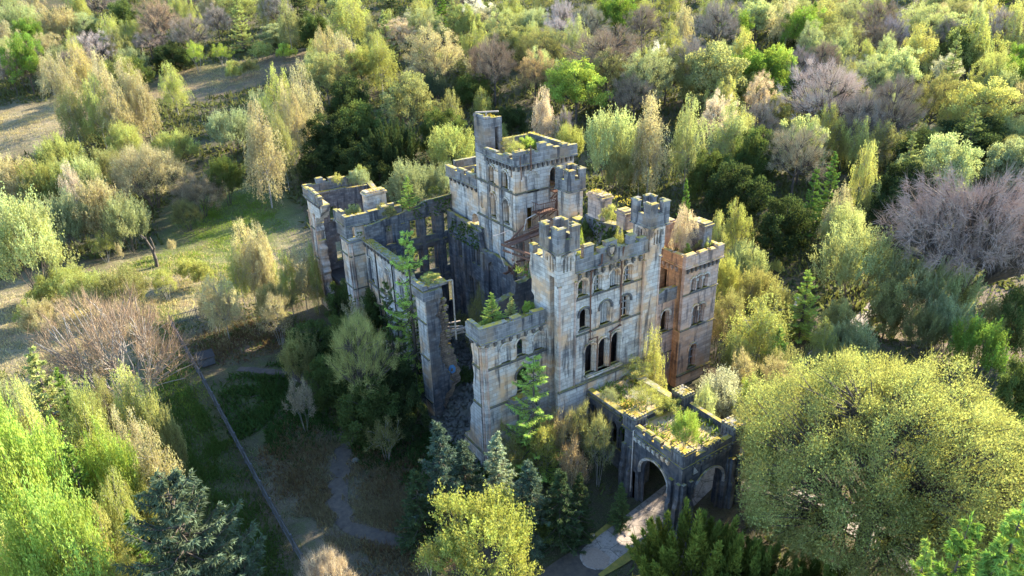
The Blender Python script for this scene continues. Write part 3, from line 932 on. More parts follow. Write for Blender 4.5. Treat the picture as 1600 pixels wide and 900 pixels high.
# back wall of the court, dark inside, windows showing the trees behind
bw_top = ragged([(1.8, 14.6), (6.9, 15.3), (9.5, 16.0), (13.5, 16.25)], RR, 0.12, 0.8)
bh = []
for x, w in ((12.85, 0.9), (10.25, 0.85), (8.1, 0.8), (4.9, 0.8)):
    bh.append(arch(x, w, 11.65, 13.9, rect=True, sill=False))
    bh.append(arch(x + .05, w, 7.0, 9.9, rect=True, sill=False))
    if x > 8: bh.append(arch(x, w, 2.0, 4.9, rect=True, sill=False))
bw = wall('court_back_wall', 'x', 28.9, [(1.8, ZG), (13.5, ZG)] + bw_top[::-1], 0.8, bh, 'rubble_wall', skin=0.3, grow=0.3, label='dark inner wall with rows of empty window openings')
for x in (11.55, 9.2, 6.6):
    abox('x', 28.9, x - .25, x + .25, -0.2, -.003, ZG, 14.0).build('pilaster', M['rubble_wall'], bw)
for z in (10.75, 6.0):
    string_course(bw, 'x', 28.9, 6.3, 12.4, z, 0.25, 0.3, 'rubble_wall')
MB().box(1.9, 13.4, 28.95, 29.6, 16.0, 16.05).build('wall_head', M['stone_dark'], bw) if False else None

# ---- left block with corner bastion
lb_right = ragged([(7.3, 14.4), (6.9, 12.0), (7.0, 9.0), (6.2, 6.5), (6.6, ZG)], RR, 0.3, 0.42)
lb = wall('left_block_wall', 'x', 30.0, [(1.0, ZG)] + lb_right[::-1] + [(1.0, 14.4)], 0.9, [arch(3.85, 0.7, 12.9, 13.5, blind=True, sill=False), arch(5.3, 0.7, 13.0, 13.6, blind=True, sill=False), arch(6.5, .5, 13.05, 13.65, blind=True, sill=False)], 'stone')
ba = MB().box(0, 1.84, 29.95, 32.5, ZG, 12.6).frustum(0, 1.84, 29.95, 32.5, 12.6, 13.1, 0.25).build('corner_bastion', M['stone'], CASTLE)
for z in (10.9, 6.68):
    mb = MB().box(-.12, 1.96, 29.83, 32.62, z - .08, z + .07); mb.build('string_course', M['stone_trim'], ba)
for (x, y) in ((0.3, 29.9), (-0.05, 30.25)):
    shaft(ba, x, y, ZG, 12.4, 0.1)
MB().frustum(-.12, 1.96, 29.83, 32.62, 12.601, 12.85, 0.05).build('mossy_weathering', M['stone_dark'], ba)
wall('left_block_side_wall', 'y', 0.6, [(32.5, ZG), (34.6, ZG)] + ragged([(34.4, 8), (34.0, 14.4)], RR, .15, .5) + [(30.9, 14.4), (30.9, 13.2), (32.5, 13.2)], 0.8, (), 'stone')
lp = parapet(lb, 'x', 30.0, -0.15, 7.1, 14.75, 15.9, 0.5, [(2.9, 4.1, 0.4), (4.5, 5.4, 0.35)], over=0.15)
mb = abox('y', 0, 30.4, 33.6, -0.15, .35, 14.75, 15.95); abox('y', 0, 30.9, 32.2, -0.12, .32, 15.951, 16.3, mb); abox('y', 0, 30.4, 33.6, -.25, .3, 14.55, 14.75, mb)
abox('y', 0, 30.4, 33.4, -.02, .8, 13.0, 14.55, mb)
mb.build('parapet', M['stone_dark'], lb)
mb = MB().box(5.4, 6.2, 29.9, 30.3, 15.91, 16.35).box(6.2, 7.0, 29.92, 30.3, 15.0, 15.7)
mb.build('broken_parapet', M['stone_dark'], lp)
MB().box(1.4, 6.9, 30.9, 33.0, 13.8, 14.2).build('roof_slab', M['soil'], CASTLE)
stack(CASTLE, 3.95, 6.6, 33.0, 34.2, 6.0, 17.3, 'stone', 'pale chimney stack with two mossy bands', 'x')

# ---- far left tower
edge = ragged([(41.2, ZG), (41.0, 6.0), (41.35, 10.0), (40.9, 12.6), (39.3, 13.4), (38.2, 14.2), (37.8, 15.2)], RR, 0.26, 0.4)
lt = wall('left_tower_wall', 'y', 0.0, edge + [(43.6, 15.2), (43.6, ZG)], 1.05, (), 'stone')
for z in (10.95, 6.7):
    abox('y', 0, 41.4, 43.7, -.12, .01, z - .08, z + .08).build('string_course', M['stone_trim'], lt)
for y in (41.45, 43.45):
    shaft(lt, -0.05, y, ZG, 13.0, 0.1)
parapet(lt, 'y', 0, 38.0, 43.9, 15.25, 16.0, 0.5, [(38.1, 38.8, 0.3), (39.1, 40.4, 0.45), (40.6, 41.8, 0.6), (42.0, 43.9, 0.7)])
corbel_table(lt, 'y', 0, 38.4, 43.6, 15.1, 0.7)
lbk = wall('left_tower_back_wall', 'x', 42.7, [(1.05, ZG), (8.4, ZG)] + ragged([(8.3, 8), (8.2, 15.2)], RR, .15, .5) + [(1.05, 15.3)], 0.95,
           [arch(2.95, 0.95, 11.3, 13.25, rect=True), arch(6.0, 0.95, 11.3, 13.0, rect=True), arch(3.2, 1.0, 5.5, 8.2, rect=True)], 'rubble_wall', skin=0)
parapet(lbk, 'x', 43.4, -0.1, 8.2, 15.3, 16.4, 0.45, [(-0.2, 0.9, 0.55), (1.5, 2.4, 0.75), (2.45, 2.8, 0.4), (3.2, 4.3, 0.55), (4.4, 5.6, 0.5), (6.4, 7.4, 0.75)], over=0.0)
MB().box(1.05, 5.1, 42.45, 42.95, 15.31, 15.5).build('mossy_ledge', M['stone_dark'], lbk)
wall('left_tower_right_wall', 'y', 8.4, [(34.2, ZG), (43.6, ZG), (43.6, 15.4)] + ragged([(40, 14.2), (37, 11.0), (34.2, 9.0)], RR, .25, .7), 0.8, [arch(38.5, 1.0, 6.5, 9.0, rect=True, sill=False)], 'rubble_wall', skin=0)
MB().box(1.0, 8.4, 34.5, 42.7, 4.0, 4.4).build('floor_slab', M['dark'], CASTLE)

# ---- low side wall with three windows
sw_top = ragged([(14.6, 1.5), (15.4, 4.5), (16.0, 7.5), (16.8, 10.2), (17.6, 12.6)], RR, .22, .45)
sw = wall('side_wall', 'y', 1.84, [(14.4, ZG), (29.9, ZG), (29.9, 12.6)] + sw_top[::-1], 0.8,
          [arch(28.5, 0.75, 7.9, 10.3, sill=True), arch(23.6, 0.8, 7.8, 10.5), arch(20.2, 0.8, 7.8, 10.5), arch(26.0, 1.6, 1.0, 4.6, hoodmat='stone'), arch(21.5, 1.6, 1.0, 4.6)], 'stone')
string_course(sw, 'y', 1.84, 17.0, 29.9, 7.4, 0.14, 0.2)
mb = abox('y', 1.84, 17.8, 29.9, -.3, .9, 12.61, 12.8); abox('y', 1.84, 17.8, 29.9, -.12, .7, 12.8, 12.98, mb)
mb.build('mossy_coping', M['stone_dark'], sw)
corbel_table(sw, 'y', 1.84, 17.8, 29.8, 12.55, 0.9)
for y in (26.7, 22.2):
    MB().tube([(1.76, y, -1.2), (1.76, y, 12.4)], .07, 6).build('drain_pipe', M['dark'], sw)

# ---- standing pier of broken wall
pr_right = ragged([(2.2, 13.9), (1.7, 12.6), (2.3, 12.0), (1.9, 10.5), (2.6, 9.5), (2.3, 7.0), (3.2, 5.2), (3.6, 2.4), (2.0, 0.4), (1.4, ZG - 1)], RR, .22, .38)
pr_front = ragged([(2.0, 13.9), (1.2, 12.9), (1.6, 12.2), (.9, 10.8), (1.4, 9.6), (1.0, 7.2), (1.6, 5.0), (2.5, 2.6), (1.2, 0.8), (0.7, ZG - 1)], RR, .24, .36)
wp = wall('wall_pier', 'x', 10.5, [(0.02, ZG - 1)] + pr_front[::-1] + [(0.02, 13.9)], .55, (), 'rubble_wall')
wall('broken_core', 'x', 11.05, [(0.02, ZG - 1)] + pr_right[::-1] + [(0.02, 13.9)], 1.3, (), 'rubble_core', wp)
mb = MB()                                            # torn masonry sticking out of the broken edge
for k in range(46):
    z = RR.uniform(5.5, 13.5)
    u = np.interp(z, [5.5, 8, 12, 13.5], [2.4, 2.3, 2.0, 1.8]) + RR.uniform(-.25, .35)
    y = 11.05 + RR.uniform(-.35, .9)
    q = RR.uniform(.1, .24)
    mb.box(u - q, u + q, y - q, y + q, z - q * .6, z + q * .6)
tag(mb.build('torn_masonry', M['rubble_core'], wp), kind='stuff')
abox('y', 0, 10.62, 12.5, -0.1, 0.3, ZG - 1, 12.6).build('pilaster_face', M['stone'], wp)
for z in (10.1, 6.0, 0.8):
    abox('y', -.1, 10.55, 12.55, -.12, .02, z - .08, z + .08).build('string_course', M['stone_trim'], wp)
mb = MB().box(-.4, 1.7, 10.2, 12.7, 12.75, 13.7).frustum(-.42, .2, 10.2, 12.7, 13.9, 14.35, .1).box(.3, 2.5, 10.4, 12.5, 13.9, 14.15)
mb.build('mossy_cornice', M['stone_dark'], wp)
MB().tube([(2.95, 10.3, 14.2), (2.97, 10.3, 7.5)], .085, 6).tube([(2.4, 10.4, 14.2), (2.95, 10.3, 14.2)], .07, 6).build('drain_pipe', M['timber'], wp)
mb = MB()
slab(mb, frame('x', 11.03), [(2.15, 3.6), (2.6, 3.25), (2.95, 3.3), (3.05, 3.8), (2.8, 4.25), (2.4, 4.3), (2.2, 4.0)], [[(2.4, 3.55), (2.7, 3.5), (2.75, 3.85), (2.5, 3.9)]], 0, .01)
mb.build('blue_graffiti', M['paint_blue'], wp)

# ---- entrance hall and carriage porch
hl = wall('hall_wall', 'y', 10.35, rect(-8.3, -1.9, ZG, 4.85), 0.6, [arch(-6.9, 0.75, 0.9, 3.0, sill=True, hood=False), arch(-5.6, 0.75, 0.9, 3.0, hood=False), arch(-4.3, 0.75, 0.9, 3.0, hood=False), arch(-2.7, 0.8, .4, 3.2, hood=False)], 'porch_stone')
mb = MB().box(15.4, 16.0, -8.3, -1.9, ZG, 4.85)
mb.build('hall_far_wall', M['porch_stone'], CASTLE)
MB().box(10.95, 15.4, -8.3, -1.93, 4.3, 4.78).build('hall_roof', M['mossy_roof'], CASTLE)
mb = MB().box(10.2, 10.8, -8.3, -1.95, 4.85, 5.15).box(15.4, 16.15, -8.3, -1.95, 4.85, 5.2).box(10.8, 15.4, -8.3, -7.9, 4.78, 5.1)
mb.build('mossy_roof_edge', M['stone_dark'], hl)
string_course(hl, 'y', 10.35, -8.3, -1.95, 4.55, .2, .25)
PX0, PX1, PY0, PY1, PG = 8.8, 16.15, -15.7, -8.35, -1.9


def porch_turret(x0, y0, label):
    w = 1.42
    p = MB().box(x0 + .14, x0 + w - .14, y0 + .14, y0 + w - .14, PG, 5.2).box(x0 - .12, x0 + w + .12, y0 - .12, y0 + w + .12, PG, -0.6)
    p.frustum(x0 - .12, x0 + w + .12, y0 - .12, y0 + w + .12, -0.6, -0.2, .26)
    body = p.build('porch_pier', M['porch_stone'], CASTLE)
    body['label'] = label
    c = MB().box(x0, x0 + w, y0, y0 + w, 5.36, 6.6).box(x0 - .08, x0 + w + .08, y0 - .08, y0 + w + .08, 5.2, 5.36)
    c.box(x0 + .18, x0 + w - .18, y0 + .18, y0 + w - .18, 6.6, 6.72)
    c.build('turret_block', M['porch_stone'], body)
    r = MB()
    for k in range(4):
        u = .16 + k * (w - .32) / 3
        for ax, cc, b in (('x', y0, x0), ('y', x0, y0)):
            abox(ax, cc, b + u - .06, b + u + .06, -.07, -.003, 5.5, 6.4, r)
    for ax, cc, b in (('x', y0, x0), ('y', x0, y0)):
        abox(ax, cc, b + .02, b + w - .02, -.08, -.003, 6.42, 6.58, r)
    r.build('blind_arcade', M['porch_stone'], body)
    d = MB()
    for k in range(5):
        u = .02 + k * (w - .24) / 4
        d.box(x0 + u, x0 + u + .2, y0 - .03, y0 + .17, 6.6, 6.78).box(x0 + u, x0 + u + .2, y0 + w - .17, y0 + w + .03, 6.6, 6.78)
        if 0 < k < 4:
            d.box(x0 - .03, x0 + .17, y0 + u, y0 + u + .2, 6.6, 6.78).box(x0 + w - .17, x0 + w + .03, y0 + u, y0 + u + .2, 6.6, 6.78)
    tag(d.build('mossy_cap', M['stone_dark'], body), kind='stuff')
    b = MB()
    for ax, cc, s in (('x', y0, x0), ('y', x0, y0)):
        for off in (.1, w - .5):
            abox(ax, cc, s + off, s + off + .4, -.36, .13, PG, 1.2, b)
            abox(ax, cc, s + off + .002, s + off + .398, -.16, .13, 1.2, 3.6, b)
            T2 = frame(ax, cc)
            b.add([T2(s + off, -.36, 1.2), T2(s + off + .4, -.36, 1.2), T2(s + off + .4, -.16, 1.65), T2(s + off, -.16, 1.65)], [(0, 1, 2, 3)])
    b.build('buttress', M['porch_stone'], body)
    return body


pts_ = [porch_turret(PX0, PY0, 'front porch pier with a small tree on its cap'), porch_turret(PX0 + .15, PY1 - 1.45, 'left porch pier with yellow moss on its cap'),
        porch_turret(PX1 - 1.42, PY0, 'right porch pier with stepped cap'), porch_turret(PX1 - 1.35, PY1 - 1.45, 'back porch pier behind white blossom')]
for sgn, (px, py) in ((1, (PX0 + 1.42, PY0 + .3)), (1, (PX1, PY0 + .3))):
    mb = MB().add([(px, py - .2, 4.9), (px, py + .75, 4.9), (px + .62, py + .75, 4.0), (px + .62, py - .2, 4.0), (px, py - .2, 4.0), (px, py + .75, 4.0)], [(0, 1, 2, 3), (0, 3, 4), (1, 5, 2), (4, 3, 2, 5)])
    mb.build('buttress_cap', M['stone'], pts_[0 if px < 12 else 2])  # paler than the porch: sunlit cap faces put into the colour
pl = wall('porch_side_wall', 'y', PX0 + .25, rect(PY0 + 1.3, PY1 - 1.5, PG, 5.2), 0.7, [arch(-12.35, 2.9, PG - .0 + .001, 2.05, sill=False)], 'porch_stone', skin=.3, grow=.3)
pfw = wall('porch_front_wall', 'x', PY0 + .25, rect(PX0 + 1.3, PX1 - 1.3, PG, 5.2), 0.7, [arch(12.45, 3.1, PG + .001, 1.75, sill=False)], 'porch_stone', skin=.3, grow=.3)
T = frame('y', PX1 - .95)
prw = wall('porch_far_wall', 'y', PX1 - .95, rect(PY0 + 1.3, PY1 - 1.5, PG, 5.2), 0.7, [arch(-12.35, 2.9, PG + .001, 2.05, sill=False, hood=False)], 'porch_stone', skin=0)
pbw = wall('porch_inner_wall', 'x', PY1 - .95, rect(PX0 + 1.3, PX1 - 1.3, PG, 5.2), 0.7, [arch(12.6, 1.9, PG + .001, 1.6, sill=False, hood=False)], 'porch_stone', skin=0)
MB().box(PX0 + .95, PX1 - .95, PY0 + .95, PY1 - .95, 4.9, 5.19).build('porch_roof', M['mossy_roof'], CASTLE)
parapet(pl, 'y', PX0 + .25, PY0 + 1.43, PY1 - 1.5, 5.3, 5.75, .4, [(-14.2, -13.3, .35), (-13.0, -12.2, .5), (-11.9, -11.1, .6), (-10.8, -10.0, .4)], 'porch_stone', over=.1)
parapet(pfw, 'x', PY0 + .25, PX0 + 1.43, PX1 - 1.43, 5.3, 5.75, .4, [(10.4, 11.0, .35), (11.6, 13.4, .8), (13.8, 14.6, .35)], 'porch_stone', over=.1)
mb = MB().box(PX1 - .6, PX1 - .2, PY0 + 1.43, PY1 - 1.5, 5.2, 5.8).box(PX0 + 1.5, PX1 - 1.43, PY1 - .6, PY1 - .2, 5.2, 5.6)
mb.build('porch_back_parapet', M['porch_stone'], CASTLE)
corbel_table(pl, 'y', PX0 + .25, PY0 + 1.5, PY1 - 1.5, 5.1, .5, 'stone'); corbel_table(pfw, 'x', PY0 + .25, PX0 + 1.5, PX1 - 1.5, 5.1, .5)
r = MB()
for k in range(4):
    abox('x', PY0 + .15, 11.75 + k * .42, 11.95 + k * .42, -.07, -.003, 5.8, 6.35, r)
r.build('carved_panel', M['porch_stone'], pfw)
MB().tube([(PX0 + .05, PY1 - 1.5, -1.0), (PX0 + .05, PY1 - 1.5, 5.6), (PX0 + 1.6, PY1 - 1.55, 5.65)], .06, 6).build('gutter_pipe', M['pale_metal'], pl)

# ---- twisted steel left hanging between keep and gatehouse
sb = empty('fallen_walkway')
tag(sb, 'rusty twisted steel walkway hanging between the keep and the gatehouse turret', 'walkway')
WALK = [((10.6, 12.0, 15.45), (15.0, 11.9, 15.95), .7, .1), ((10.6, 12.5, 15.6), (15.2, 12.4, 16.1), .14, .24), ((10.9, 13.6, 15.0), (11.6, 8.6, 15.1), .16, .24), ((11.2, 13.8, 14.2), (11.9, 8.8, 14.3), .14, .2), ((12.4, 11.6, 13.2), (12.4, 11.6, 15.5), .14, .14), ((13.4, 11.6, 13.0), (13.4, 11.6, 15.6), .14, .14), ((14.6, 11.6, 13.4), (14.6, 11.6, 15.8), .14, .14), ((11.4, 11.6, 13.5), (14.8, 11.6, 13.6), .14, .2), ((13.6, 12.3, 16.4), (16.6, 11.9, 17.2), .4, .1), ((11.2, 12.3, 15.8), (13.0, 12.4, 17.0), .14, .14), ((13.2, 11.5, 16.0), (16.0, 11.2, 16.4), .5, .1)]
for i, (a, b, w, h) in enumerate(WALK):
    MB().beam(a, b, w, h).build('steel_beam', M['rust'], sb)
for pts in ([(11.2, 12.5, 16.8), (9.3, 12.6, 16.6), (9.8, 12.4, 14.8), (10.4, 12.3, 13.0)], [(11.0, 12.3, 15.6), (11.3, 12.2, 14.0), (11.9, 12.0, 12.0)], [(13.0, 12.4, 16.4), (13.4, 12.5, 17.6), (14.6, 12.5, 17.9)]):
    MB().tube(pts, .06, 5).build('bent_rod', M['pale_metal'], sb)
mb = MB()
for k in range(9):
    p = Vector((10.9 + RR.uniform(-.5, .6), 12 + RR.uniform(-.6, .4), 12.9 + RR.uniform(-.6, .6)))
    d = Vector((RR.uniform(-1, 1), RR.uniform(-1, 1), RR.uniform(-.9, .9))) * .8
    mb.beam(p - d, p + d, .2, .12)
tag(mb.build('crumpled_sheet', M['rust'], sb), kind='stuff')

# ---- fallen beams and rubble
bt = tag(empty('fallen_timber'), 'grey broken roof timbers sticking out of the standing wall pier', 'timber')
for k in range(7):
    p = Vector((3.3 + RR.uniform(-.3, .3), 11.3 + RR.uniform(-.3, .7), 8.0 + RR.uniform(-.7, .7)))
    d = Vector((1.3, RR.uniform(-.6, .1), RR.uniform(-.25, .25))) * RR.uniform(.7, 1.0)
    MB().beam(p - d, p + d, .14, .12).build('beam', M['timber'], bt)


def rubble(name, label, n, area, seed, zf, smin=.15, smax=.55, mat='rubble'):
    rng = np.random.default_rng(seed)
    c = np.zeros((n, 3)); c[:, 0] = rng.uniform(area[0], area[1], n); c[:, 1] = rng.uniform(area[2], area[3], n)
    c[:, 2] = [zf(x, y) for x, y in c[:, :2]]
    base = np.array([(-1, -1, -1), (1, -1, -1), (1, 1, -1), (-1, 1, -1), (-1, -1, 1), (1, -1, 1), (1, 1, 1), (-1, 1, 1)], float)
    s = rng.uniform(smin, smax, (n, 1, 1)) * rng.uniform(.5, 1, (n, 1, 3)) * .6
    V = base[None] * s + rng.normal(0, .05, (n, 8, 3))
    a = rng.uniform(0, 6.28, n); t = rng.uniform(-.6, .6, n)
    ca, sa, ct, stn = np.cos(a), np.sin(a), np.cos(t), np.sin(t)
    R1 = np.zeros((n, 3, 3)); R1[:, 0, 0] = ca; R1[:, 0, 1] = -sa; R1[:, 1, 0] = sa; R1[:, 1, 1] = ca; R1[:, 2, 2] = 1
    R2 = np.zeros((n, 3, 3)); R2[:, 0, 0] = 1; R2[:, 1, 1] = ct; R2[:, 1, 2] = -stn; R2[:, 2, 1] = stn; R2[:, 2, 2] = ct
    V = np.einsum('nij,nkj->nki', R1 @ R2, V) + c[:, None]
    q = np.array([(0, 3, 2, 1), (4, 5, 6, 7), (0, 1, 5, 4), (1, 2, 6, 5), (2, 3, 7, 6), (3, 0, 4, 7)])
    quads = (q[None] + 8 * np.arange(n)[:, None, None]).reshape(-1, 4)
    me = np_mesh(name, V.reshape(-1, 3), np.zeros((0, 3), int), M[mat], quads=quads)
    return tag(link(name, me), label, 'rubble', kind='stuff')


def heap(x, y):
    return float(ground_z(x, y)) + 3.2 * math.exp(-((x - 6) / 4) ** 2 - ((y - 7) / 5) ** 2) * (0.6 + .4 * math.sin(x * 1.7 + y)) + 1.2 * math.exp(-((x - 7) / 5) ** 2 - ((y - 19) / 8) ** 2)


rubble('fallen_masonry', 'heap of fallen masonry filling the collapsed rooms of the castle', 2600, (-1.5, 12.4, 1.5, 28.5), 5, heap)
MBH = MB()
nx, ny = 30, 54
hx = [(-1.5 + 14 * i / nx, 1.0 + 28 * j / ny) for j in range(ny + 1) for i in range(nx + 1)]
MBH.add([(x, y, heap(x, y) - .05) for x, y in hx], [(j * (nx + 1) + i, j * (nx + 1) + i + 1, (j + 1) * (nx + 1) + i + 1, (j + 1) * (nx + 1) + i) for j in range(ny) for i in range(nx)])
o = MBH.build('rubble_mound', M['rubble']); tag(o, kind='structure')
# ---------------------------------------------------------------- trees: mesh builders
def norm(v):
    return v / np.maximum(np.linalg.norm(v, axis=-1, keepdims=True), 1e-9)


def tubes(P0, P1, R0, R1, sides=4):
    P0, P1 = np.asarray(P0, float), np.asarray(P1, float)
    n = len(P0)
    d = norm(P1 - P0)
    ref = np.where(np.abs(d[:, 2:3]) > .9, np.array([[1.0, 0, 0]]), np.array([[0, 0, 1.0]]))
    a = norm(np.cross(d, ref)); b = np.cross(d, a)
    ang = 2 * PI * np.arange(sides) / sides
    ring = a[:, None] * np.cos(ang)[None, :, None] + b[:, None] * np.sin(ang)[None, :, None]
    V = np.concatenate([P0[:, None] + ring * np.asarray(R0)[:, None, None], P1[:, None] + ring * np.asarray(R1)[:, None, None]], 1)
    k = np.arange(sides); k2 = (k + 1) % sides
    q = np.stack([k, k2, sides + k2, sides + k], -1)
    Q = (q[None] + (2 * sides) * np.arange(n)[:, None, None]).reshape(-1, 4)
    return V.reshape(-1, 3), Q


def blades(C, D, S, W, rng):
    """one triangle per leaf or twig: base centre C, axis D, length S, width W"""
    n = len(C)
    side = norm(np.cross(D, rng.normal(0, 1, (n, 3))))
    S = np.broadcast_to(np.asarray(S, float), (n,))[:, None]; W = np.broadcast_to(np.asarray(W, float), (n,))[:, None]
    V = np.stack([C - side * W * .5, C + side * W * .5, C + D * S], 1)
    T = np.arange(n * 3).reshape(n, 3)
    return V.reshape(-1, 3), T


def sphere_dirs(n, rng, lo=-0.5):
    k = (np.arange(n) + rng.uniform(0, 1)) / n
    z = 1 - (1 - lo) * k
    a = PI * (3 - math.sqrt(5)) * np.arange(n) + rng.uniform(0, 6.28)
    r = np.sqrt(np.maximum(0, 1 - z * z))
    d = np.stack([r * np.cos(a), r * np.sin(a), z], -1)
    return norm(d + rng.normal(0, .12, d.shape))


class Tree:
    def __init__(self, seed):
        self.rng = np.random.default_rng(seed)
        self.tP0, self.tP1, self.tR0, self.tR1 = [], [], [], []
        self.cV, self.cT, self.cTint, self.nv = [], [], [], 0

    def seg(self, pts, r0, r1):
        pts = np.asarray(pts, float)
        m = len(pts) - 1
        t = np.linspace(0, 1, m + 1)
        r = r0 + (r1 - r0) * t
        self.tP0.append(pts[:-1]); self.tP1.append(pts[1:]); self.tR0.append(r[:-1]); self.tR1.append(r[1:])

    def leaves(self, C, D, S, W, tint):
        V, T = blades(C, norm(D), S, W, self.rng)
        self.cV.append(V); self.cT.append(T + self.nv); self.nv += len(V)
        self.cTint.append(np.repeat(np.broadcast_to(tint, (len(C),)), 3))

    def curve(self, a, b, bow, n=4):
        a, b = np.asarray(a, float), np.asarray(b, float)
        c = (a + b) / 2 + np.asarray(bow, float)
        t = np.linspace(0, 1, n + 1)[:, None]
        return (1 - t) ** 2 * a + 2 * t * (1 - t) * c + t * t * b

    def meshes(self, name, bark, crown):
        out = []
        if self.tP0:
            V, Q = tubes(np.concatenate(self.tP0), np.concatenate(self.tP1), np.concatenate(self.tR0), np.concatenate(self.tR1), 5)
            me = np_mesh(name + '_trunk', V, np.zeros((0, 3), int), M[bark], quads=Q)
            me.polygons.foreach_set('use_smooth', np.ones(len(me.polygons), bool))
            out.append(me)
        else:
            out.append(None)
        out.append(np_mesh(name + '_crown', np.concatenate(self.cV), np.concatenate(self.cT), M[crown], np.concatenate(self.cTint)) if self.cV else None)
        return out


def broad(seed, H=13, R=6, base=.22, nl=9, nc=90, cr=1.1, lpc=110, ls=.34, tw=14, tl=1.3, trunk=.32, stems=1, droop=0.0, top=1.0, flat=.75,
          low=-.45, up=.25, strands=0, bud=False, bark='bark', crown='leaf', name='tree', lump=.16, inner=.62, tww=.05, branchy=1.0, swell=0.0, hz=1.0):
    T = Tree(seed); rng = T.rng
    zc = H * (1 + base) / 2; hzz = H * (1 - base) / 2
    dirs = sphere_dirs(nc, rng, low)
    ph = rng.uniform(0, 6.28, 6)
    az = np.arctan2(dirs[:, 1], dirs[:, 0])
    lum = 1 + lump * (np.sin(2 * az + ph[0]) * .5 + np.sin(3 * az + ph[1] + 3 * dirs[:, 2]) * .6 + np.sin(5 * az + ph[2] - 4 * dirs[:, 2]) * .5)
    rad = (inner + (1 - inner) * rng.uniform(0, 1, nc) ** .5) * lum
    prof = 1.0 - (1 - top) * np.clip(dirs[:, 2], 0, 1) + swell * np.clip(-dirs[:, 2], 0, 1)
    C = np.stack([dirs[:, 0] * R * rad * prof, dirs[:, 1] * R * rad * prof, zc + dirs[:, 2] * hzz * np.minimum(rad, 1.08)], -1)
    C[:, 2] = np.maximum(C[:, 2], .5)
    # stems and limbs
    hub = []
    for s in range(stems):
        a = 2 * PI * s / stems + rng.uniform(0, 1)
        off = 0 if stems == 1 else R * .08
        b0 = np.array([off * math.cos(a), off * math.sin(a), -.4])
        spread = 0 if stems == 1 else R * .42
        tz = H * (.68 if stems == 1 else .55)
        b1 = np.array([spread * math.cos(a) + rng.normal(0, .3), spread * math.sin(a) + rng.normal(0, .3), tz])
        p = T.curve(b0, b1, rng.normal(0, .35, 3) * (1, 1, 0), 6)
        T.seg(p, trunk / stems ** .45, trunk * .35 / stems ** .3)
        hub.append(p)
    ld = sphere_dirs(nl, rng, -.1)
    which = np.argmax(norm(C - [0, 0, zc]) @ ld.T, 1)
    for l in range(nl):
        idx = np.where(which == l)[0]
        if len(idx) == 0: continue
        cen = C[idx].mean(0)
        p = hub[int(rng.integers(stems))] if stems == 1 else hub[int(np.argmin([np.linalg.norm(h[-1][:2] - cen[:2]) for h in hub]))]
        zt = np.clip(cen[2] - np.linalg.norm(cen[:2]) * .75, H * .16, H * .66)
        k = int(np.argmin(np.abs(p[:, 2] - zt)))
        le = p[k] + (cen - p[k]) * .62
        q = T.curve(p[k], le, [0, 0, -.06 * H * rng.uniform(-.2, 1)], 4)
        T.seg(q, trunk * .42 / stems ** .3, trunk * .2 / stems ** .3)
        for i in idx:
            s0 = q[int(rng.integers(2, 5))]
            T.seg(T.curve(s0, C[i], rng.normal(0, .25, 3) + [0, 0, .2], 3), trunk * .15 / stems ** .3 * branchy, .025 * branchy)
    # twigs
    outd = norm((C - np.array([0, 0, zc - H * (1 - base) * .25])) * (1, 1, hz))
    if tw:
        i = np.repeat(np.arange(nc), tw)
        st = C[i] + rng.normal(0, cr * .28, (len(i), 3))
        d = norm(outd[i] * .9 + rng.normal(0, .6, (len(i), 3)) + [0, 0, up - droop])
        T.leaves(st, d, tl * rng.uniform(.5, 1.2, len(i)), tww, rng.uniform(0, .55, len(i)))
    # leaves
    if lpc:
        ct = rng.uniform(0.15, .85, nc)
        if strands:
            i = np.repeat(np.arange(nc), strands)
            s0 = C[i] + rng.normal(0, cr * .5, (len(i), 3)) * (1, 1, .6)
            sd = norm(outd[i] * (1, 1, .15) * .45 + rng.normal(0, .22, (len(i), 3)) + [0, 0, up - droop])
            sl = cr * rng.uniform(1.0, 2.3, len(i))
            per = max(1, lpc // strands)
            j = np.repeat(np.arange(len(i)), per)
            t = rng.uniform(0, 1, len(j))
            P = s0[j] + sd[j] * (sl[j] * t)[:, None] - np.array([0, 0, 1.0]) * (droop * .35 * sl[j] * t * t)[:, None] + rng.normal(0, .10, (len(j), 3))
            D = sd[j] * .8 + rng.normal(0, .7, (len(j), 3))
            tint = np.clip(ct[i][j] + rng.normal(0, .18, len(j)), 0, 1)
        else:
            j = np.repeat(np.arange(nc), lpc)
            g = norm(rng.normal(0, 1, (len(j), 3))) * (rng.uniform(0, 1, len(j)) ** .4)[:, None]
            P = C[j] + g * (cr, cr, cr * flat) + [0, 0, cr * .15]
            D = g * .5 + rng.normal(0, .6, (len(j), 3)) + [0, 0, up]
            tint = np.clip(ct[j] + rng.normal(0, .2, len(j)), 0, 1)
        T.leaves(P, D, ls * rng.uniform(.7, 1.3, len(P)), ls * .75, tint)
    return T.meshes(name, bark, crown)


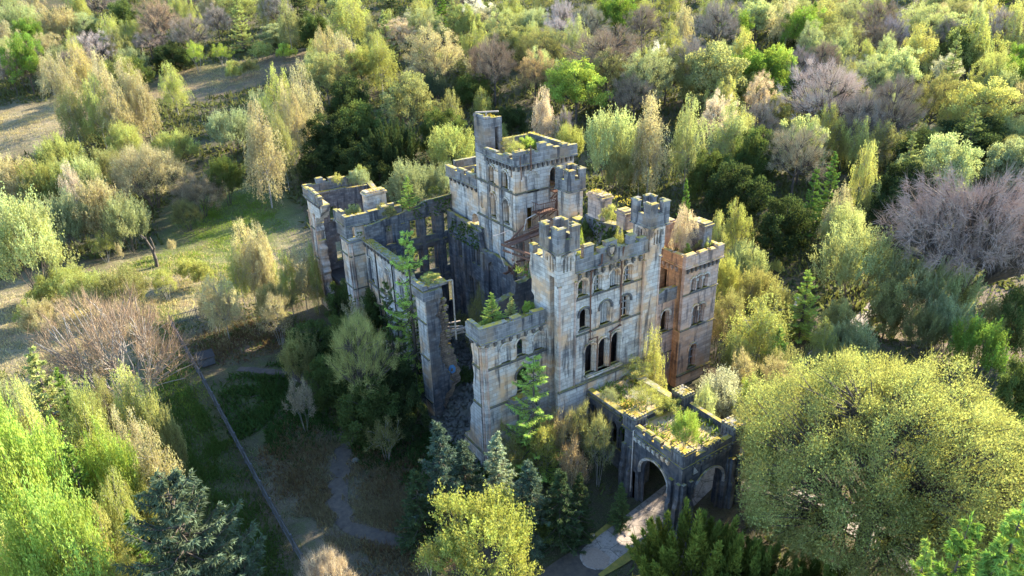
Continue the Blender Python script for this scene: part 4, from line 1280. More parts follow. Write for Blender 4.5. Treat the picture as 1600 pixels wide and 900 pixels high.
def conifer(seed, H=14, R=3.4, step=.55, nb=8, droopy=.25, ls=.42, lw=.11, dens=9, bark='bark', crown='needle', name='conifer', base=.06, power=.85, tip=.3, gap=.12, sweep=1.0):
    T = Tree(seed); rng = T.rng
    lean = rng.normal(0, .15 if sweep < 1.8 else .5, 2)
    T.seg([(0, 0, -.4), (lean[0] * .4, lean[1] * .4, H * .5), (lean[0], lean[1], H * .985)], H * .017, .03)
    z = H * base
    az0 = 0
    PP, DD, TT = [], [], []
    while z < H * .985:
        f = z / H
        L0 = R * (1 - f) ** power * (1 if f > .12 else .8 + f * 1.6) + .12
        n = max(4, int(nb * (1 - .45 * f)))
        az0 += 1.1
        for k in range(n):
            if rng.uniform() < gap: continue
            a = az0 + 2 * PI * k / n + rng.normal(0, .4)
            L = L0 * rng.uniform(.5, 1.2)
            m = max(3, int(L / .38))
            t = np.linspace(0, 1, m + 1)
            out = np.array([math.cos(a), math.sin(a)])
            zz = z + rng.normal(0, .25) + L * (.28 * (f - .3) * t - droopy * t + tip * t ** 2.2)
            pts = np.stack([out[0] * L * t + lean[0] * f, out[1] * L * t + lean[1] * f, zz], -1)
            T.seg(pts[[0, m // 2, m]], .035 + .012 * L, .012)
            q = int(dens * m * (1.0 if L > 1 else 1.5))
            tt = rng.uniform(.12, 1.0, q) ** .8
            p = np.stack([np.interp(tt, t, pts[:, i]) for i in range(3)], -1)
            side = np.array([-out[1], out[0], 0]) * rng.choice([-1, 1], q)[:, None]
            wid = .16 * L * (1.05 - tt) * sweep
            p = p + side * (wid * rng.uniform(0, 1, q))[:, None] + rng.normal(0, .04, (q, 3))
            d = side * .75 + np.append(out, 0) * .65 + rng.normal(0, .35, (q, 3)) + [0, 0, -.15]
            PP.append(p); DD.append(d); TT.append(np.clip(.18 + .6 * tt + rng.normal(0, .15, q), 0, 1))
        z += step * (1 - .4 * f) * rng.uniform(.8, 1.2)
    P = np.concatenate(PP)
    T.leaves(P, np.concatenate(DD), ls * RNG.uniform(.6, 1.3, len(P)), lw, np.concatenate(TT))
    k = 30
    T.leaves(np.stack([np.full(k, lean[0]), np.full(k, lean[1]), np.linspace(H * .94, H, k)], -1), rng.normal(0, .4, (k, 3)) + [0, 0, .8], .3, .1, .8)
    return T.meshes(name, bark, crown)


def spiky(seed, H=5, R=3.5, n=46, shoot=2.2, name='yew', ls=.3):
    """yew: many upright feathery shoots over a dark mass"""
    T = Tree(seed); rng = T.rng
    dirs = sphere_dirs(n, rng, -.25)
    base = np.stack([dirs[:, 0] * R * .85, dirs[:, 1] * R * .85, H * .42 + dirs[:, 2] * H * .3], -1)
    for i in range(n):
        T.seg(T.curve((0, 0, -.3), base[i], (0, 0, .5), 4), .12, .04)
        hgt = shoot * rng.uniform(.6, 1.25)
        d = norm(np.array([dirs[i, 0] * .45, dirs[i, 1] * .45, 1.0]) + rng.normal(0, .12, 3))
        q = 520
        t = rng.uniform(-.7, 1, q)
        r = np.where(t > 0, .52 * (1 - t) ** .7, .62) * rng.uniform(.3, 1, q) ** .5
        g = norm(rng.normal(0, 1, (q, 3)))
        P = base[i] + d * (hgt * t)[:, None] + g * r[:, None]
        T.leaves(P, g * .6 + d * 1.0 + rng.normal(0, .2, (q, 3)), ls * rng.uniform(.6, 1.3, q), .1, np.clip(.25 + .5 * t + rng.normal(0, .15, q), 0, 1))
    return T.meshes(name, 'bark', 'needle')


def snag(seed, H=6):
    T = Tree(seed)
    T.seg([(0, 0, -.4), (.1, 0, 1.2), (-.1, .05, 2.3), (-.5, .1, 3.2), (-1.2, .2, 4.3), (-2.0, .2, 4.9)], .38, .1)
    T.seg([(-.1, .05, 2.2), (.35, 0, 3.0), (.3, -.1, 4.2), (.1, -.1, 4.8)], .22, .07)
    T.seg([(-.5, .1, 3.2), (-.75, -.2, 4.3), (-.5, -.3, 5.0)], .14, .05)
    T.seg([(-1.2, .2, 4.3), (-1.9, .5, 4.2), (-2.6, .6, 4.6)], .1, .03)
    return T.meshes('snag', 'bark', 'twig')


PROTO = {}


def protos():
    P = PROTO
    P['birch'] = [broad(100 + i, H=15, R=4.0 + .5 * i, base=.12, nl=12, nc=92, cr=1.0, lpc=190, strands=12, droop=1.0, up=.1, ls=.22, tw=8, tl=1.4, trunk=.2, top=.66, flat=1, low=-.75, bark='bark_pale', name='birch', lump=.42, inner=.35, tww=.035) for i in range(3)] + [broad(107 + i, H=14, R=4.8, base=.1, nl=12, nc=100, cr=1.05, lpc=180, strands=12, droop=.8, up=.15, ls=.22, tw=8, tl=1.3, trunk=.2, top=.85, flat=1, low=-.65, bark='bark_pale', name='birch', lump=.5, inner=.4, tww=.035) for i in range(2)]
    P['broadleaf'] = [broad(120 + i, H=14, R=6.2, base=.12, nl=9, nc=130, cr=1.25, lpc=115, ls=.33, tw=6, trunk=.36, name='broadleaf', lump=.4, inner=.5) for i in range(3)]
    P['dense'] = [broad(130 + i, H=11, R=5.2, base=.04, nl=9, nc=120, cr=1.25, lpc=140, ls=.36, tw=5, trunk=.3, low=-.7, name='dense', lump=.45, inner=.5) for i in range(3)]
    P['budding'] = [broad(140 + i, H=14, R=6.4, base=.14, nl=11, nc=170, cr=1.05, lpc=60, ls=.22, tw=34, tl=1.3, trunk=.34, name='budding', lump=.36, inner=.42, tww=.04) for i in range(3)]
    P['bare'] = [broad(150 + i, H=14, R=6.4, base=.18, nl=12, nc=180, cr=1.0, lpc=10, ls=.16, tw=42, tl=1.5, trunk=.36, name='bare', crown='twig', lump=.36, inner=.42, tww=.045, up=.35, branchy=1.5) for i in range(3)]
    P['spreading'] = [broad(158, H=11, R=10.5, base=.25, nl=16, nc=330, cr=.9, lpc=0, tw=60, tl=1.7, trunk=.7, name='spreading', crown='twig', lump=.22, inner=.4, tww=.04, up=.04, hz=.15, branchy=2.2, low=-.25, bark='bark')]
    P['blossom'] = [broad(160 + i, H=10, R=4.6, base=.15, nl=10, nc=120, cr=.8, lpc=60, ls=.2, tw=26, tl=1.1, trunk=.24, name='blossom', lump=.36, inner=.42, tww=.035, bark='bark') for i in range(2)]
    P['willow'] = [broad(170 + i, H=8, R=5, base=.03, nl=14, nc=150, cr=.85, lpc=150, strands=10, up=.7, ls=.2, tw=14, tl=1.05, trunk=.2, stems=6, low=-.35, name='willow', lump=.32, inner=.55, tww=.035, flat=1) for i in range(3)]
    P['fuzzy'] = [broad(180 + i, H=7, R=4.6, base=.04, nl=14, nc=140, cr=.8, lpc=30, ls=.17, tw=60, tl=1.25, up=.55, trunk=.2, stems=7, low=-.25, name='fuzzy', lump=.22, inner=.5, tww=.03, crown='leaf') for i in range(2)]
    P['larch'] = [conifer(190 + i, H=14, R=3.9, step=.6, nb=9, dens=26, ls=.32, lw=.10, droopy=.34, tip=.40, name='larch', gap=.3, sweep=1.5) for i in range(3)]
    P['sapling'] = [conifer(195 + i, H=14, R=4.2, step=.7, nb=7, dens=28, ls=.32, lw=.09, droopy=.5, tip=.55, name='sapling', gap=.45, sweep=1.9, power=.6) for i in range(2)]
    P['spruce'] = [conifer(200 + i, H=13, R=3.8, step=.5, nb=9, dens=15, ls=.36, lw=.14, droopy=.24, tip=.24, name='spruce', gap=.18, sweep=1.6) for i in range(2)]
    P['big_spruce'] = [conifer(207, H=12, R=6.6, step=.6, nb=11, dens=17, ls=.5, lw=.15, droopy=.16, tip=.36, name='big_spruce', gap=.22, sweep=1.7, power=.55)]
    P['oak'] = [broad(210, H=15, R=11.6, base=.03, nl=26, nc=1150, cr=1.05, lpc=135, ls=.15, tw=22, tl=1.1, trunk=.7, name='oak', lump=.17, inner=.5, low=-.72, branchy=.9, swell=.05, tww=.035)]
    P['yew'] = [spiky(220)]
    P['shrub'] = [broad(230 + i, H=2.6, R=1.9, base=.0, nl=7, nc=46, cr=.5, lpc=70, ls=.17, tw=14, tl=.8, trunk=.07, stems=4, name='shrub', lump=.45, inner=.35, low=-.3, tww=.03) for i in range(3)]
    P['twiggy'] = [broad(240 + i, H=6, R=2.4, base=.05, nl=8, nc=70, cr=.6, lpc=30, ls=.17, tw=26, tl=1.1, trunk=.09, stems=5, name='twiggy', lump=.36, inner=.35, low=-.2, tww=.03, up=.7, bark='bark_pale', crown='leaf') for i in range(3)]
    P['multistem'] = [broad(260, H=13, R=8.5, base=.05, nl=14, nc=240, cr=1.1, lpc=0, tw=32, tl=1.8, trunk=.34, stems=10, up=.6, low=-.1, name='multistem', crown='twig', lump=.3, inner=.4, tww=.04, bark='bark_pale', branchy=1.8)]
    P['snag'] = [snag(250)]


protos()
PALETTE = {'lime': (0.315, 0.4, 0.085), 'yg': (0.345, 0.36, 0.12), 'yellow': (0.43, 0.42, 0.145), 'olive': (0.28, 0.275, 0.115), 'tan': (0.42, 0.365, 0.215), 'palegreen': (0.355, 0.39, 0.185), 'greygreen': (0.29, 0.32, 0.175), 'green': (0.175, 0.26, 0.05), 'dark': (0.055, 0.075, 0.03), 'darkgreen': (0.095, 0.125, 0.04), 'yewc': (0.125, 0.15, 0.03), 'blue': (0.09, 0.12, 0.075), 'brown': (0.345, 0.265, 0.17), 'grey': (0.345, 0.29, 0.215), 'purple': (0.38, 0.31, 0.265), 'cream': (0.53, 0.52, 0.39), 'white': (0.7, 0.68, 0.63), 'pink': (0.55, 0.45, 0.36), 'gold': (0.42, 0.36, 0.18), 'spr': (0.095, 0.12, 0.07), 'yg2': (0.315, 0.345, 0.1), 'oakleaf': (0.35, 0.365, 0.13)}
GROUPS = {'birch': 'birches in the wood', 'broadleaf': 'leafy broadleaf trees in the wood', 'dense': 'dark evergreen trees', 'budding': 'budding trees in the wood', 'bare': 'bare trees in the wood', 'spreading': 'bare trees in the wood', 'blossom': 'blossom trees in the wood', 'willow': 'willow bushes', 'fuzzy': 'willow bushes', 'larch': 'larches round the castle', 'sapling': 'larches round the castle', 'spruce': 'spruces round the castle', 'big_spruce': 'spruces round the castle', 'oak': '', 'yew': 'yews', 'shrub': 'low shrubs', 'twiggy': 'thin bushes', 'snag': '', 'multistem': 'bare trees in the wood'}
# kind, x, y, height, crown radius, colour, label
PLANTS = [
    ('willow', -22.4, 237.7, 13.2, 7.4, 'palegreen', 'pale green willow well behind the pale left clearing'),
    ('willow', -11.7, 226.7, 12.7, 6.1, 'tan', 'tan willow well left of the lime shrub by the upper clearing'),
    ('birch', -27.1, 215.7, 14.6, 4.0, 'tan', 'tan birch well behind the pale left clearing'),
    ('broadleaf', -24.4, 182.6, 15.5, 4.9, 'green', 'tall fresh green broadleaf tree behind the pale left clearing'),
    ('bare', -28.2, 185.0, 11.2, 3.3, 'grey', 'grey bare tree behind the pale left clearing'),
    ('birch', -19.6, 150.2, 17.1, 3.8, 'tan', 'tall tan birch behind and right of the pale left clearing'),
    ('birch', -14.0, 162.4, 15.7, 3.9, 'gold', 'tall golden birch behind and right of the pale left clearing'),
    ('birch', -12.3, 136.9, 18.5, 3.9, 'tan', 'tall tan birch right of the pale left clearing'),
    ('birch', -8.1, 132.0, 17.5, 3.6, 'tan', 'tall tan birch in front and left of the lime shrub by the upper clearing'),
    ('birch', -14.9, 131.3, 15.8, 3.8, 'yg', 'tall yellow green birch right of the pale left clearing'),
    ('birch', -6.1, 129.5, 15.1, 2.8, 'tan', 'tall tan birch well behind the tan willow dome'),
    ('birch', -19.6, 133.4, 14.2, 3.4, 'olive', 'olive green birch right of the pale left clearing'),
    ('birch', -11.5, 127.5, 13.5, 3.8, 'tan', 'tan birch behind the tan willow dome'),
    ('birch', -20.2, 179.1, 9.9, 3.3, 'tan', 'tan birch behind and right of the pale left clearing'),
    ('birch', 1.1, 215.6, 8.6, 2.4, 'tan', 'tan birch left of the lime shrub by the upper clearing'),
    ('bare', 11.8, 199.8, 15.6, 7.2, 'brown', 'tall brown bare tree behind and left of the lime shrub by the upper clearing'),
    ('bare', 17.3, 188.2, 12.8, 5.9, 'grey', 'grey bare tree close behind the lime shrub by the upper clearing'),
    ('bare', 7.6, 197.9, 8.2, 5.1, 'pink', 'pinkish bare tree left of the lime shrub by the upper clearing'),
    ('dense', 10.4, 182.1, 7.6, 6.6, 'dark', 'small very dark evergreen thicket tree just left of the lime shrub by the upper clearing'),
    ('dense', -3.6, 218.9, 7.5, 4.3, 'dark', 'small very dark evergreen thicket tree well left of the lime shrub by the upper clearing'),
    ('dense', 6.4, 225.5, 11.5, 6.1, 'darkgreen', 'dark green evergreen thicket tree left of the lime shrub by the upper clearing'),
    ('twiggy', 15.6, 176.2, 8.5, 3.0, 'lime', 'bright lime shrub beside the upper grass clearing'),
    ('twiggy', 22.6, 176.9, 6.4, 3.1, 'lime', 'tall bright lime thin bush just right of the lime shrub by the upper clearing'),
    ('larch', 31.5, 186.5, 16.4, 3.4, 'yg', 'tall yellow green larch behind and right of the lime shrub by the upper clearing'),
    ('birch', 2.7, 143.8, 12.5, 3.5, 'yg', 'yellow green birch in front and left of the lime shrub by the upper clearing'),
    ('shrub', 21.9, 162.8, 6.0, 2.9, 'yg', 'tall yellow green shrub just right of the lime shrub by the upper clearing'),
    ('shrub', 26.4, 163.1, 5.4, 2.3, 'olive', 'tall olive green shrub right of the lime shrub by the upper clearing'),
    ('bare', 27.7, 197.9, 12.0, 5.3, 'grey', 'grey bare tree behind and right of the lime shrub by the upper clearing'),
    ('willow', 17.0, 124.3, 8.7, 2.9, 'greygreen', 'grey green willow behind the tall clearing birch'),
    ('birch', 43.7, 199.6, 16.1, 3.0, 'olive', 'tall olive green birch right of the lime shrub by the upper clearing'),
    ('bare', 46.3, 196.8, 16.4, 5.0, 'grey', 'tall grey bare tree well right of the lime shrub by the upper clearing'),
    ('spruce', 54.9, 203.1, 17.5, 3.8, 'dark', 'tall very dark spruce well left of the pink blossom tree'),
    ('dense', 43.0, 184.8, 6.6, 6.2, 'greygreen', 'small grey green evergreen thicket tree right of the lime shrub by the upper clearing'),
    ('shrub', 32.8, 173.1, 6.0, 3.7, 'yg', 'tall yellow green shrub right of the lime shrub by the upper clearing'),
    ('shrub', 38.4, 168.7, 5.3, 3.1, 'lime', 'tall bright lime shrub right of the lime shrub by the upper clearing'),
    ('dense', 48.6, 171.9, 10.7, 5.6, 'darkgreen', 'dark green evergreen thicket tree left of the pink blossom tree'),
    ('birch', 56.2, 162.7, 16.8, 6.6, 'yg', 'tall yellow green birch left of the pink blossom tree'),
    ('birch', 58.1, 152.3, 12.4, 3.0, 'olive', 'olive green birch just left of the pink blossom tree'),
    ('spruce', 77.0, 178.1, 14.2, 4.5, 'dark', 'very dark spruce close behind the pink blossom tree'),
    ('birch', 78.7, 162.9, 15.0, 4.7, 'yellow', 'bright yellow birch close behind and right of the pink blossom tree'),
    ('larch', 87.8, 165.3, 13.5, 3.4, 'green', 'fresh green larch just left of the white blossom tree on the crest'),
    ('blossom', 66.0, 151.9, 10.4, 6.0, 'pink', 'pink blossom tree among pale birches high on the slope'),
    ('blossom', 95.0, 156.3, 11.9, 6.1, 'white', 'white blossom tree near the crest of the wood'),
    ('birch', 99.8, 149.3, 13.5, 4.1, 'yg', 'yellow green birch just right of the white blossom tree on the crest'),
    ('birch', 90.7, 161.7, 12.1, 2.6, 'olive', 'olive green birch just left of the white blossom tree on the crest'),
    ('birch', 43.6, 136.1, 14.1, 4.6, 'tan', 'tan birch left of the pink blossom tree'),
    ('birch', 48.8, 127.5, 14.8, 5.0, 'yg', 'yellow green birch just in front and left of the pink blossom tree'),
    ('broadleaf', 34.8, 127.4, 13.2, 4.9, 'olive', 'olive green broadleaf tree left of the olive oak'),
    ('budding', 57.6, 114.3, 18.2, 8.0, 'tan', 'tall tan budding tree in front and right of the pink blossom tree'),
    ('birch', 70.1, 121.6, 11.7, 2.6, 'yg', 'yellow green birch in front of the white blossom tree on the crest'),
    ('bare', 67.7, 103.9, 16.7, 6.6, 'brown', 'tall brown bare tree in front of the white blossom tree on the crest'),
    ('broadleaf', 39.1, 92.1, 15.4, 6.4, 'olive', 'round topped oak with olive leaves behind the castle court'),
    ('birch', 19.2, 100.0, 18.9, 3.9, 'tan', 'tall tan birch behind and right of the tall clearing birch'),
    ('birch', 16.0, 104.1, 17.7, 3.4, 'yg', 'tall yellow green birch behind the tall clearing birch'),
    ('birch', 15.2, 96.6, 16.9, 3.5, 'tan', 'tall tan birch well left of the olive oak'),
    ('birch', 5.6, 83.8, 19.4, 4.3, 'tan', 'tall tan birch standing over the grassy clearing'),
    ('birch', 10.6, 88.5, 15.8, 2.4, 'olive', 'tall olive green birch just right of the tall clearing birch'),
    ('dense', 21.9, 92.3, 10.6, 5.7, 'dark', 'very dark evergreen thicket tree right of the tall clearing birch'),
    ('dense', 27.6, 92.5, 11.7, 5.2, 'darkgreen', 'dark green evergreen thicket tree left of the olive oak'),
    ('dense', 17.3, 88.2, 7.6, 5.0, 'dark', 'small very dark evergreen thicket tree right of the tall clearing birch'),
    ('yew', 29.2, 80.7, 10.9, 4.9, 'dark', 'dark spiky yew behind the far left tower'),
    ('dense', 22.6, 82.0, 8.1, 4.9, 'dark', 'very dark evergreen thicket tree behind the far left tower'),
    ('dense', 33.6, 111.7, 11.4, 5.1, 'dark', 'very dark evergreen thicket tree left of the olive oak'),
    ('dense', 41.3, 82.8, 10.4, 4.5, 'darkgreen', 'dark green evergreen thicket tree in front and right of the olive oak'),
    ('dense', 24.2, 77.1, 6.2, 4.2, 'dark', 'small very dark evergreen thicket tree behind and right of the far left tower'),
    ('willow', 37.7, 72.7, 10.6, 5.1, 'yg', "yellow green willow left of the keep's stair turret"),
    ('birch', 45.8, 86.6, 12.6, 2.7, 'olive', 'olive green birch just right of the olive oak'),
    ('birch', 58.1, 94.7, 8.9, 2.6, 'yg', "yellow green birch behind the keep's stair turret"),
    ('willow', 55.5, 111.4, 8.7, 3.5, 'blue', 'blue green willow close behind and right of the olive oak'),
    ('willow', 25.2, 65.6, 9.7, 4.3, 'greygreen', 'pale grey green willow bush behind the court wall'),
    ('willow', 30.9, 64.6, 8.3, 2.9, 'greygreen', "grey green willow in front and left of the keep's stair turret"),
    ('birch', 105.3, 151.1, 13.4, 4.0, 'yg', 'yellow green birch well right of the pink blossom tree'),
    ('willow', 103.3, 137.2, 11.2, 5.1, 'greygreen', 'grey green willow right of the white blossom tree on the crest'),
    ('bare', 107.5, 130.3, 14.3, 5.2, 'pink', 'pinkish bare tree right of the white blossom tree on the crest'),
    ('birch', 117.2, 126.4, 12.2, 3.6, 'yellow', 'bright yellow birch well behind the bright green sycamore'),
    ('broadleaf', 123.8, 125.0, 13.9, 6.0, 'green', 'fresh green broadleaf tree well left of the grey bare tree'),
    ('bare', 125.7, 115.3, 13.0, 5.7, 'brown', 'brown bare tree left of the grey bare tree'),
    ('birch', 109.1, 87.9, 14.7, 3.8, 'yg', 'yellow green birch left of the grey bare tree'),
    ('birch', 130.1, 103.8, 14.2, 3.2, 'tan', 'tan birch just left of the grey bare tree'),
    ('bare', 133.8, 94.8, 16.9, 7.3, 'grey', 'grey bare tree above the green domed sycamore'),
    ('broadleaf', 144.2, 96.9, 11.9, 4.9, 'green', 'fresh green broadleaf tree just right of the grey bare tree'),
    ('bare', 91.8, 91.0, 16.3, 10.8, 'brown', 'tall brown bare tree behind and right of the bright green sycamore'),
    ('budding', 85.7, 108.5, 13.4, 6.2, 'olive', 'olive green budding tree behind and left of the bright green sycamore'),
    ('budding', 74.7, 97.3, 12.8, 4.6, 'brown', 'brown budding tree just left of the bright green sycamore'),
    ('broadleaf', 76.2, 83.4, 14.4, 7.6, 'lime', 'bright green sycamore standing behind the keep'),
    ('budding', 88.9, 74.8, 16.1, 6.4, 'greygreen', 'tall grey green budding tree right of the bright green sycamore'),
    ('blossom', 101.3, 83.9, 12.7, 3.1, 'white', 'white blossom tree right of the bright green sycamore'),
    ('dense', 102.6, 68.0, 15.4, 7.9, 'olive', 'tall olive green evergreen thicket tree just left of the green domed sycamore'),
    ('dense', 116.1, 66.5, 12.3, 7.5, 'green', 'green domed sycamore in front of the grey bare tree'),
    ('bare', 84.8, 73.8, 11.9, 5.7, 'brown', 'brown bare tree right of the bright green sycamore'),
    ('willow', 57.9, 50.1, 15.1, 4.8, 'palegreen', 'tall pale green willow well in front of the bright green sycamore'),
    ('birch', 61.2, 43.9, 18.1, 4.0, 'tan', 'tall tan birch well in front and right of the bright green sycamore'),
    ('birch', 69.0, 42.4, 17.1, 3.7, 'palegreen', 'tall pale green birch well in front and left of the green domed sycamore'),
    ('blossom', 86.1, 50.7, 13.8, 4.0, 'pink', 'pinkish white blossom tree right of the pale birches'),
    ('birch', 60.3, 73.8, 13.4, 2.9, 'pink', "pinkish birch right of the keep's stair turret"),
    ('bare', 63.8, 71.4, 9.9, 2.4, 'purple', 'purple grey bare tree in front of the bright green sycamore'),
    ('birch', 63.5, 71.5, 9.3, 1.5, 'yellow', 'bright yellow birch in front of the bright green sycamore'),
    ('blossom', 103.4, 54.7, 13.2, 3.7, 'pink', 'pinkish blossom tree just in front of the green domed sycamore'),
    ('bare', 92.8, 45.4, 12.7, 4.4, 'grey', 'grey bare tree left of the wide brown bare oak'),
    ('birch', 59.9, 44.7, 12.7, 2.0, 'olive', 'olive green birch well in front and right of the bright green sycamore'),
    ('willow', 60.5, 65.6, 8.4, 3.2, 'yg', "yellow green willow right of the keep's stair turret"),
    ('willow', 57.5, 46.9, 8.8, 3.4, 'olive', "olive green willow well right of the keep's stair turret"),
    ('dense', 59.6, 84.7, 6.9, 3.5, 'dark', "small very dark evergreen thicket tree close behind and right of the keep's stair turret"),
    ('willow', 54.3, 82.9, 5.2, 3.1, 'yg', "small yellow green willow close behind the keep's stair turret"),
    ('birch', 153.9, 87.7, 15.6, 5.5, 'tan', 'tall tan birch right of the grey bare tree'),
    ('birch', 164.3, 84.0, 13.9, 4.8, 'yellow', 'bright yellow birch well behind and right of the green domed sycamore'),
    ('budding', 153.9, 71.2, 13.1, 7.2, 'olive', 'olive green budding tree behind the wide brown bare oak'),
    ('bare', 174.3, 73.8, 14.2, 5.7, 'brown', 'brown bare tree well behind the wide brown bare oak'),
    ('bare', 168.1, 64.9, 12.9, 4.7, 'purple', 'purple grey bare tree well behind and right of the wide brown bare oak'),
    ('broadleaf', 186.3, 60.6, 10.8, 5.6, 'palegreen', 'pale green broadleaf tree well behind the yellow tree at the right'),
    ('birch', 160.7, 53.7, 13.8, 5.4, 'yellow', 'bright yellow birch behind the forked pale tree'),
    ('birch', 173.0, 46.2, 15.1, 6.2, 'yg', 'tall yellow green birch behind the yellow tree at the right'),
    ('birch', 194.2, 47.7, 15.2, 3.9, 'yellow', 'tall bright yellow birch well behind the yellow tree at the right'),
    ('bare', 193.7, 51.0, 13.3, 3.8, 'pink', 'pinkish bare tree well behind the yellow tree at the right'),
    ('dense', 173.1, 49.2, 12.4, 4.9, 'darkgreen', 'dark green evergreen thicket tree behind the yellow tree at the right'),
    ('willow', 143.6, 67.7, 10.4, 5.3, 'palegreen', 'pale green willow behind the wide brown bare oak'),
    ('bare', 127.2, 63.0, 11.5, 4.2, 'purple', 'purple grey bare tree just right of the green domed sycamore'),
    ('broadleaf', 120.4, 64.0, 13.0, 3.7, 'lime', 'bright lime broadleaf tree just right of the green domed sycamore'),
    ('bare', 107.6, 41.8, 18.3, 9.1, 'pink', 'wide brown bare oak in the wood right of the keep'),
    ('bare', 113.6, 30.8, 17.2, 5.7, 'grey', 'pale bare tree with forked trunk showing against dark shade'),
    ('broadleaf', 133.3, 23.5, 12.9, 7.0, 'yellow', 'bright yellow green tree near the right edge of the photo'),
    ('dense', 122.8, 19.2, 9.6, 7.4, 'dark', 'very dark evergreen thicket tree in front of the yellow tree at the right'),
    ('dense', 108.0, 21.0, 9.7, 5.3, 'dark', 'very dark evergreen thicket tree in front of the forked pale tree'),
    ('birch', 101.5, 29.3, 11.0, 2.8, 'yellow', 'bright yellow birch in front and left of the forked pale tree'),
    ('birch', 102.1, 33.0, 8.2, 1.9, 'yellow', 'bright yellow birch left of the forked pale tree'),
    ('birch', 150.4, 60.6, 10.5, 2.7, 'yg', 'yellow green birch behind and right of the wide brown bare oak'),
    ('blossom', 147.4, 54.1, 13.4, 2.8, 'palegreen', 'pale green blossom tree behind the forked pale tree'),
    ('budding', 129.0, 31.4, 13.7, 5.3, 'olive', 'olive green budding tree just right of the forked pale tree'),
    ('willow', 148.2, 27.2, 10.9, 4.1, 'palegreen', 'pale green willow close behind and right of the yellow tree at the right'),
    ('dense', 116.0, 9.1, 9.4, 4.6, 'greygreen', 'grey green evergreen thicket tree in front of the yellow tree at the right'),
    ('willow', 132.0, 16.2, 8.8, 3.1, 'palegreen', 'pale green willow in front and right of the yellow tree at the right'),
    ('dense', 66.2, 28.4, 10.4, 4.8, 'dark', 'very dark evergreen thicket tree well behind the right tower'),
    ('dense', 61.0, 14.9, 10.1, 4.3, 'dark', 'very dark evergreen thicket tree right of the right tower'),
    ('dense', 88.5, 13.1, 9.3, 4.7, 'dark', 'very dark evergreen thicket tree left of the spreading bare tree'),
    ('dense', 78.8, 35.2, 11.7, 4.0, 'darkgreen', 'dark green evergreen thicket tree well in front and left of the wide brown bare oak'),
    ('dense', 68.4, 36.0, 9.8, 3.9, 'darkgreen', 'dark green evergreen thicket tree well behind the right tower'),
    ('bare', 82.2, 29.1, 13.2, 5.4, 'tan', 'twiggy pale tree hung with blossom above the dark thicket'),
    ('larch', 77.6, 18.8, 12.0, 2.4, 'green', 'fresh green larch well behind the large silvery willow'),
    ('birch', 81.8, 15.9, 13.7, 2.5, 'yellow', 'bright yellow birch well in front of the forked pale tree'),
    ('birch', 69.2, 11.4, 11.1, 2.9, 'tan', 'tan birch behind the large silvery willow'),
    ('larch', 71.4, 17.7, 11.1, 2.0, 'green', 'fresh green larch well behind and left of the large silvery willow'),
    ('dense', 81.5, 10.1, 7.4, 3.0, 'dark', 'small very dark evergreen thicket tree left of the spreading bare tree'),
    ('willow', 66.1, 8.1, 9.9, 3.6, 'palegreen', 'pale green willow behind the large silvery willow'),
    ('willow', 57.0, 0.3, 12.1, 4.9, 'palegreen', 'large pale silvery willow left of the spreading bare tree'),
    ('willow', 58.5, -5.8, 10.4, 4.0, 'greygreen', 'grey green willow right of the large silvery willow'),
    ('willow', 61.0, -9.4, 10.5, 3.1, 'palegreen', 'pale green willow in front of the spreading bare tree'),
    ('twiggy', 65.8, -2.5, 4.3, 1.3, 'gold', 'small golden bush among the silvery willows'),
    ('spreading', 65.5, -9.0, 19.5, 9.9, 'purple', 'broad purple grey bare tree spreading at the right edge'),
    ('willow', 56.1, -11.4, 7.3, 2.3, 'greygreen', 'small grey green willow well right of the large silvery willow'),
    ('dense', 53.2, -6.7, 7.8, 2.3, 'olive', 'small olive green evergreen thicket tree in front and right of the large silvery willow'),
    ('birch', 57.1, 20.1, 9.6, 2.1, 'yg', 'yellow green birch behind and right of the right tower'),
    ('birch', 52.3, 19.7, 9.1, 1.4, 'yellow', 'bright yellow birch close behind and right of the right tower'),
    ('willow', 50.4, 12.7, 7.3, 3.0, 'palegreen', 'small pale green willow right of the right tower'),
    ('twiggy', 60.5, 18.3, 4.4, 1.2, 'tan', 'tan thin bush right of the right tower'),
    ('larch', 44.5, -1.1, 9.1, 2.4, 'lime', 'bright green larch standing alone right of the castle'),
    ('birch', 33.1, -3.8, 10.3, 3.5, 'yg', 'yellow green birch in front and left of the lone bright larch'),
    ('larch', 33.6, -5.8, 7.2, 2.1, 'green', 'small fresh green larch in front of the lone bright larch'),
    ('budding', 33.7, 1.1, 8.8, 2.6, 'olive', 'olive green budding tree left of the lone bright larch'),
    ('birch', 29.0, -4.0, 7.2, 1.7, 'yg', 'small yellow green birch well in front and left of the lone bright larch'),
    ('willow', 22.6, -7.6, 6.5, 2.7, 'cream', 'white flowering bush beside the back porch pier'),
    ('birch', 24.6, -9.3, 6.2, 1.4, 'lime', 'small bright lime birch right of the carriage porch'),
    ('willow', 32.4, -8.0, 5.9, 2.0, 'olive', 'small olive green willow well in front of the lone bright larch'),
    ('larch', 51.3, 25.4, 12.3, 1.5, 'green', 'fresh green larch behind the right tower'),
    ('bare', 51.4, 30.7, 7.5, 1.5, 'tan', 'small tan bare tree behind and left of the right tower'),
    ('willow', 44.8, 5.9, 7.3, 2.9, 'olive', 'small olive green willow left of the lone bright larch'),
    ('shrub', 57.6, 12.5, 2.5, 1.0, 'yellow', 'bright yellow shrub behind and left of the lone bright larch'),
    ('budding', 21.3, -13.0, 6.5, 2.1, 'olive', 'small olive green budding tree right of the carriage porch'),
    ('willow', 42.2, 9.7, 8.3, 2.1, 'yg', 'yellow green willow in front and right of the right tower'),
    ('oak', 19.3, -25.7, 16.8, 10.5, 'oakleaf', 'huge spreading oak in yellow green spring leaf by the drive'),
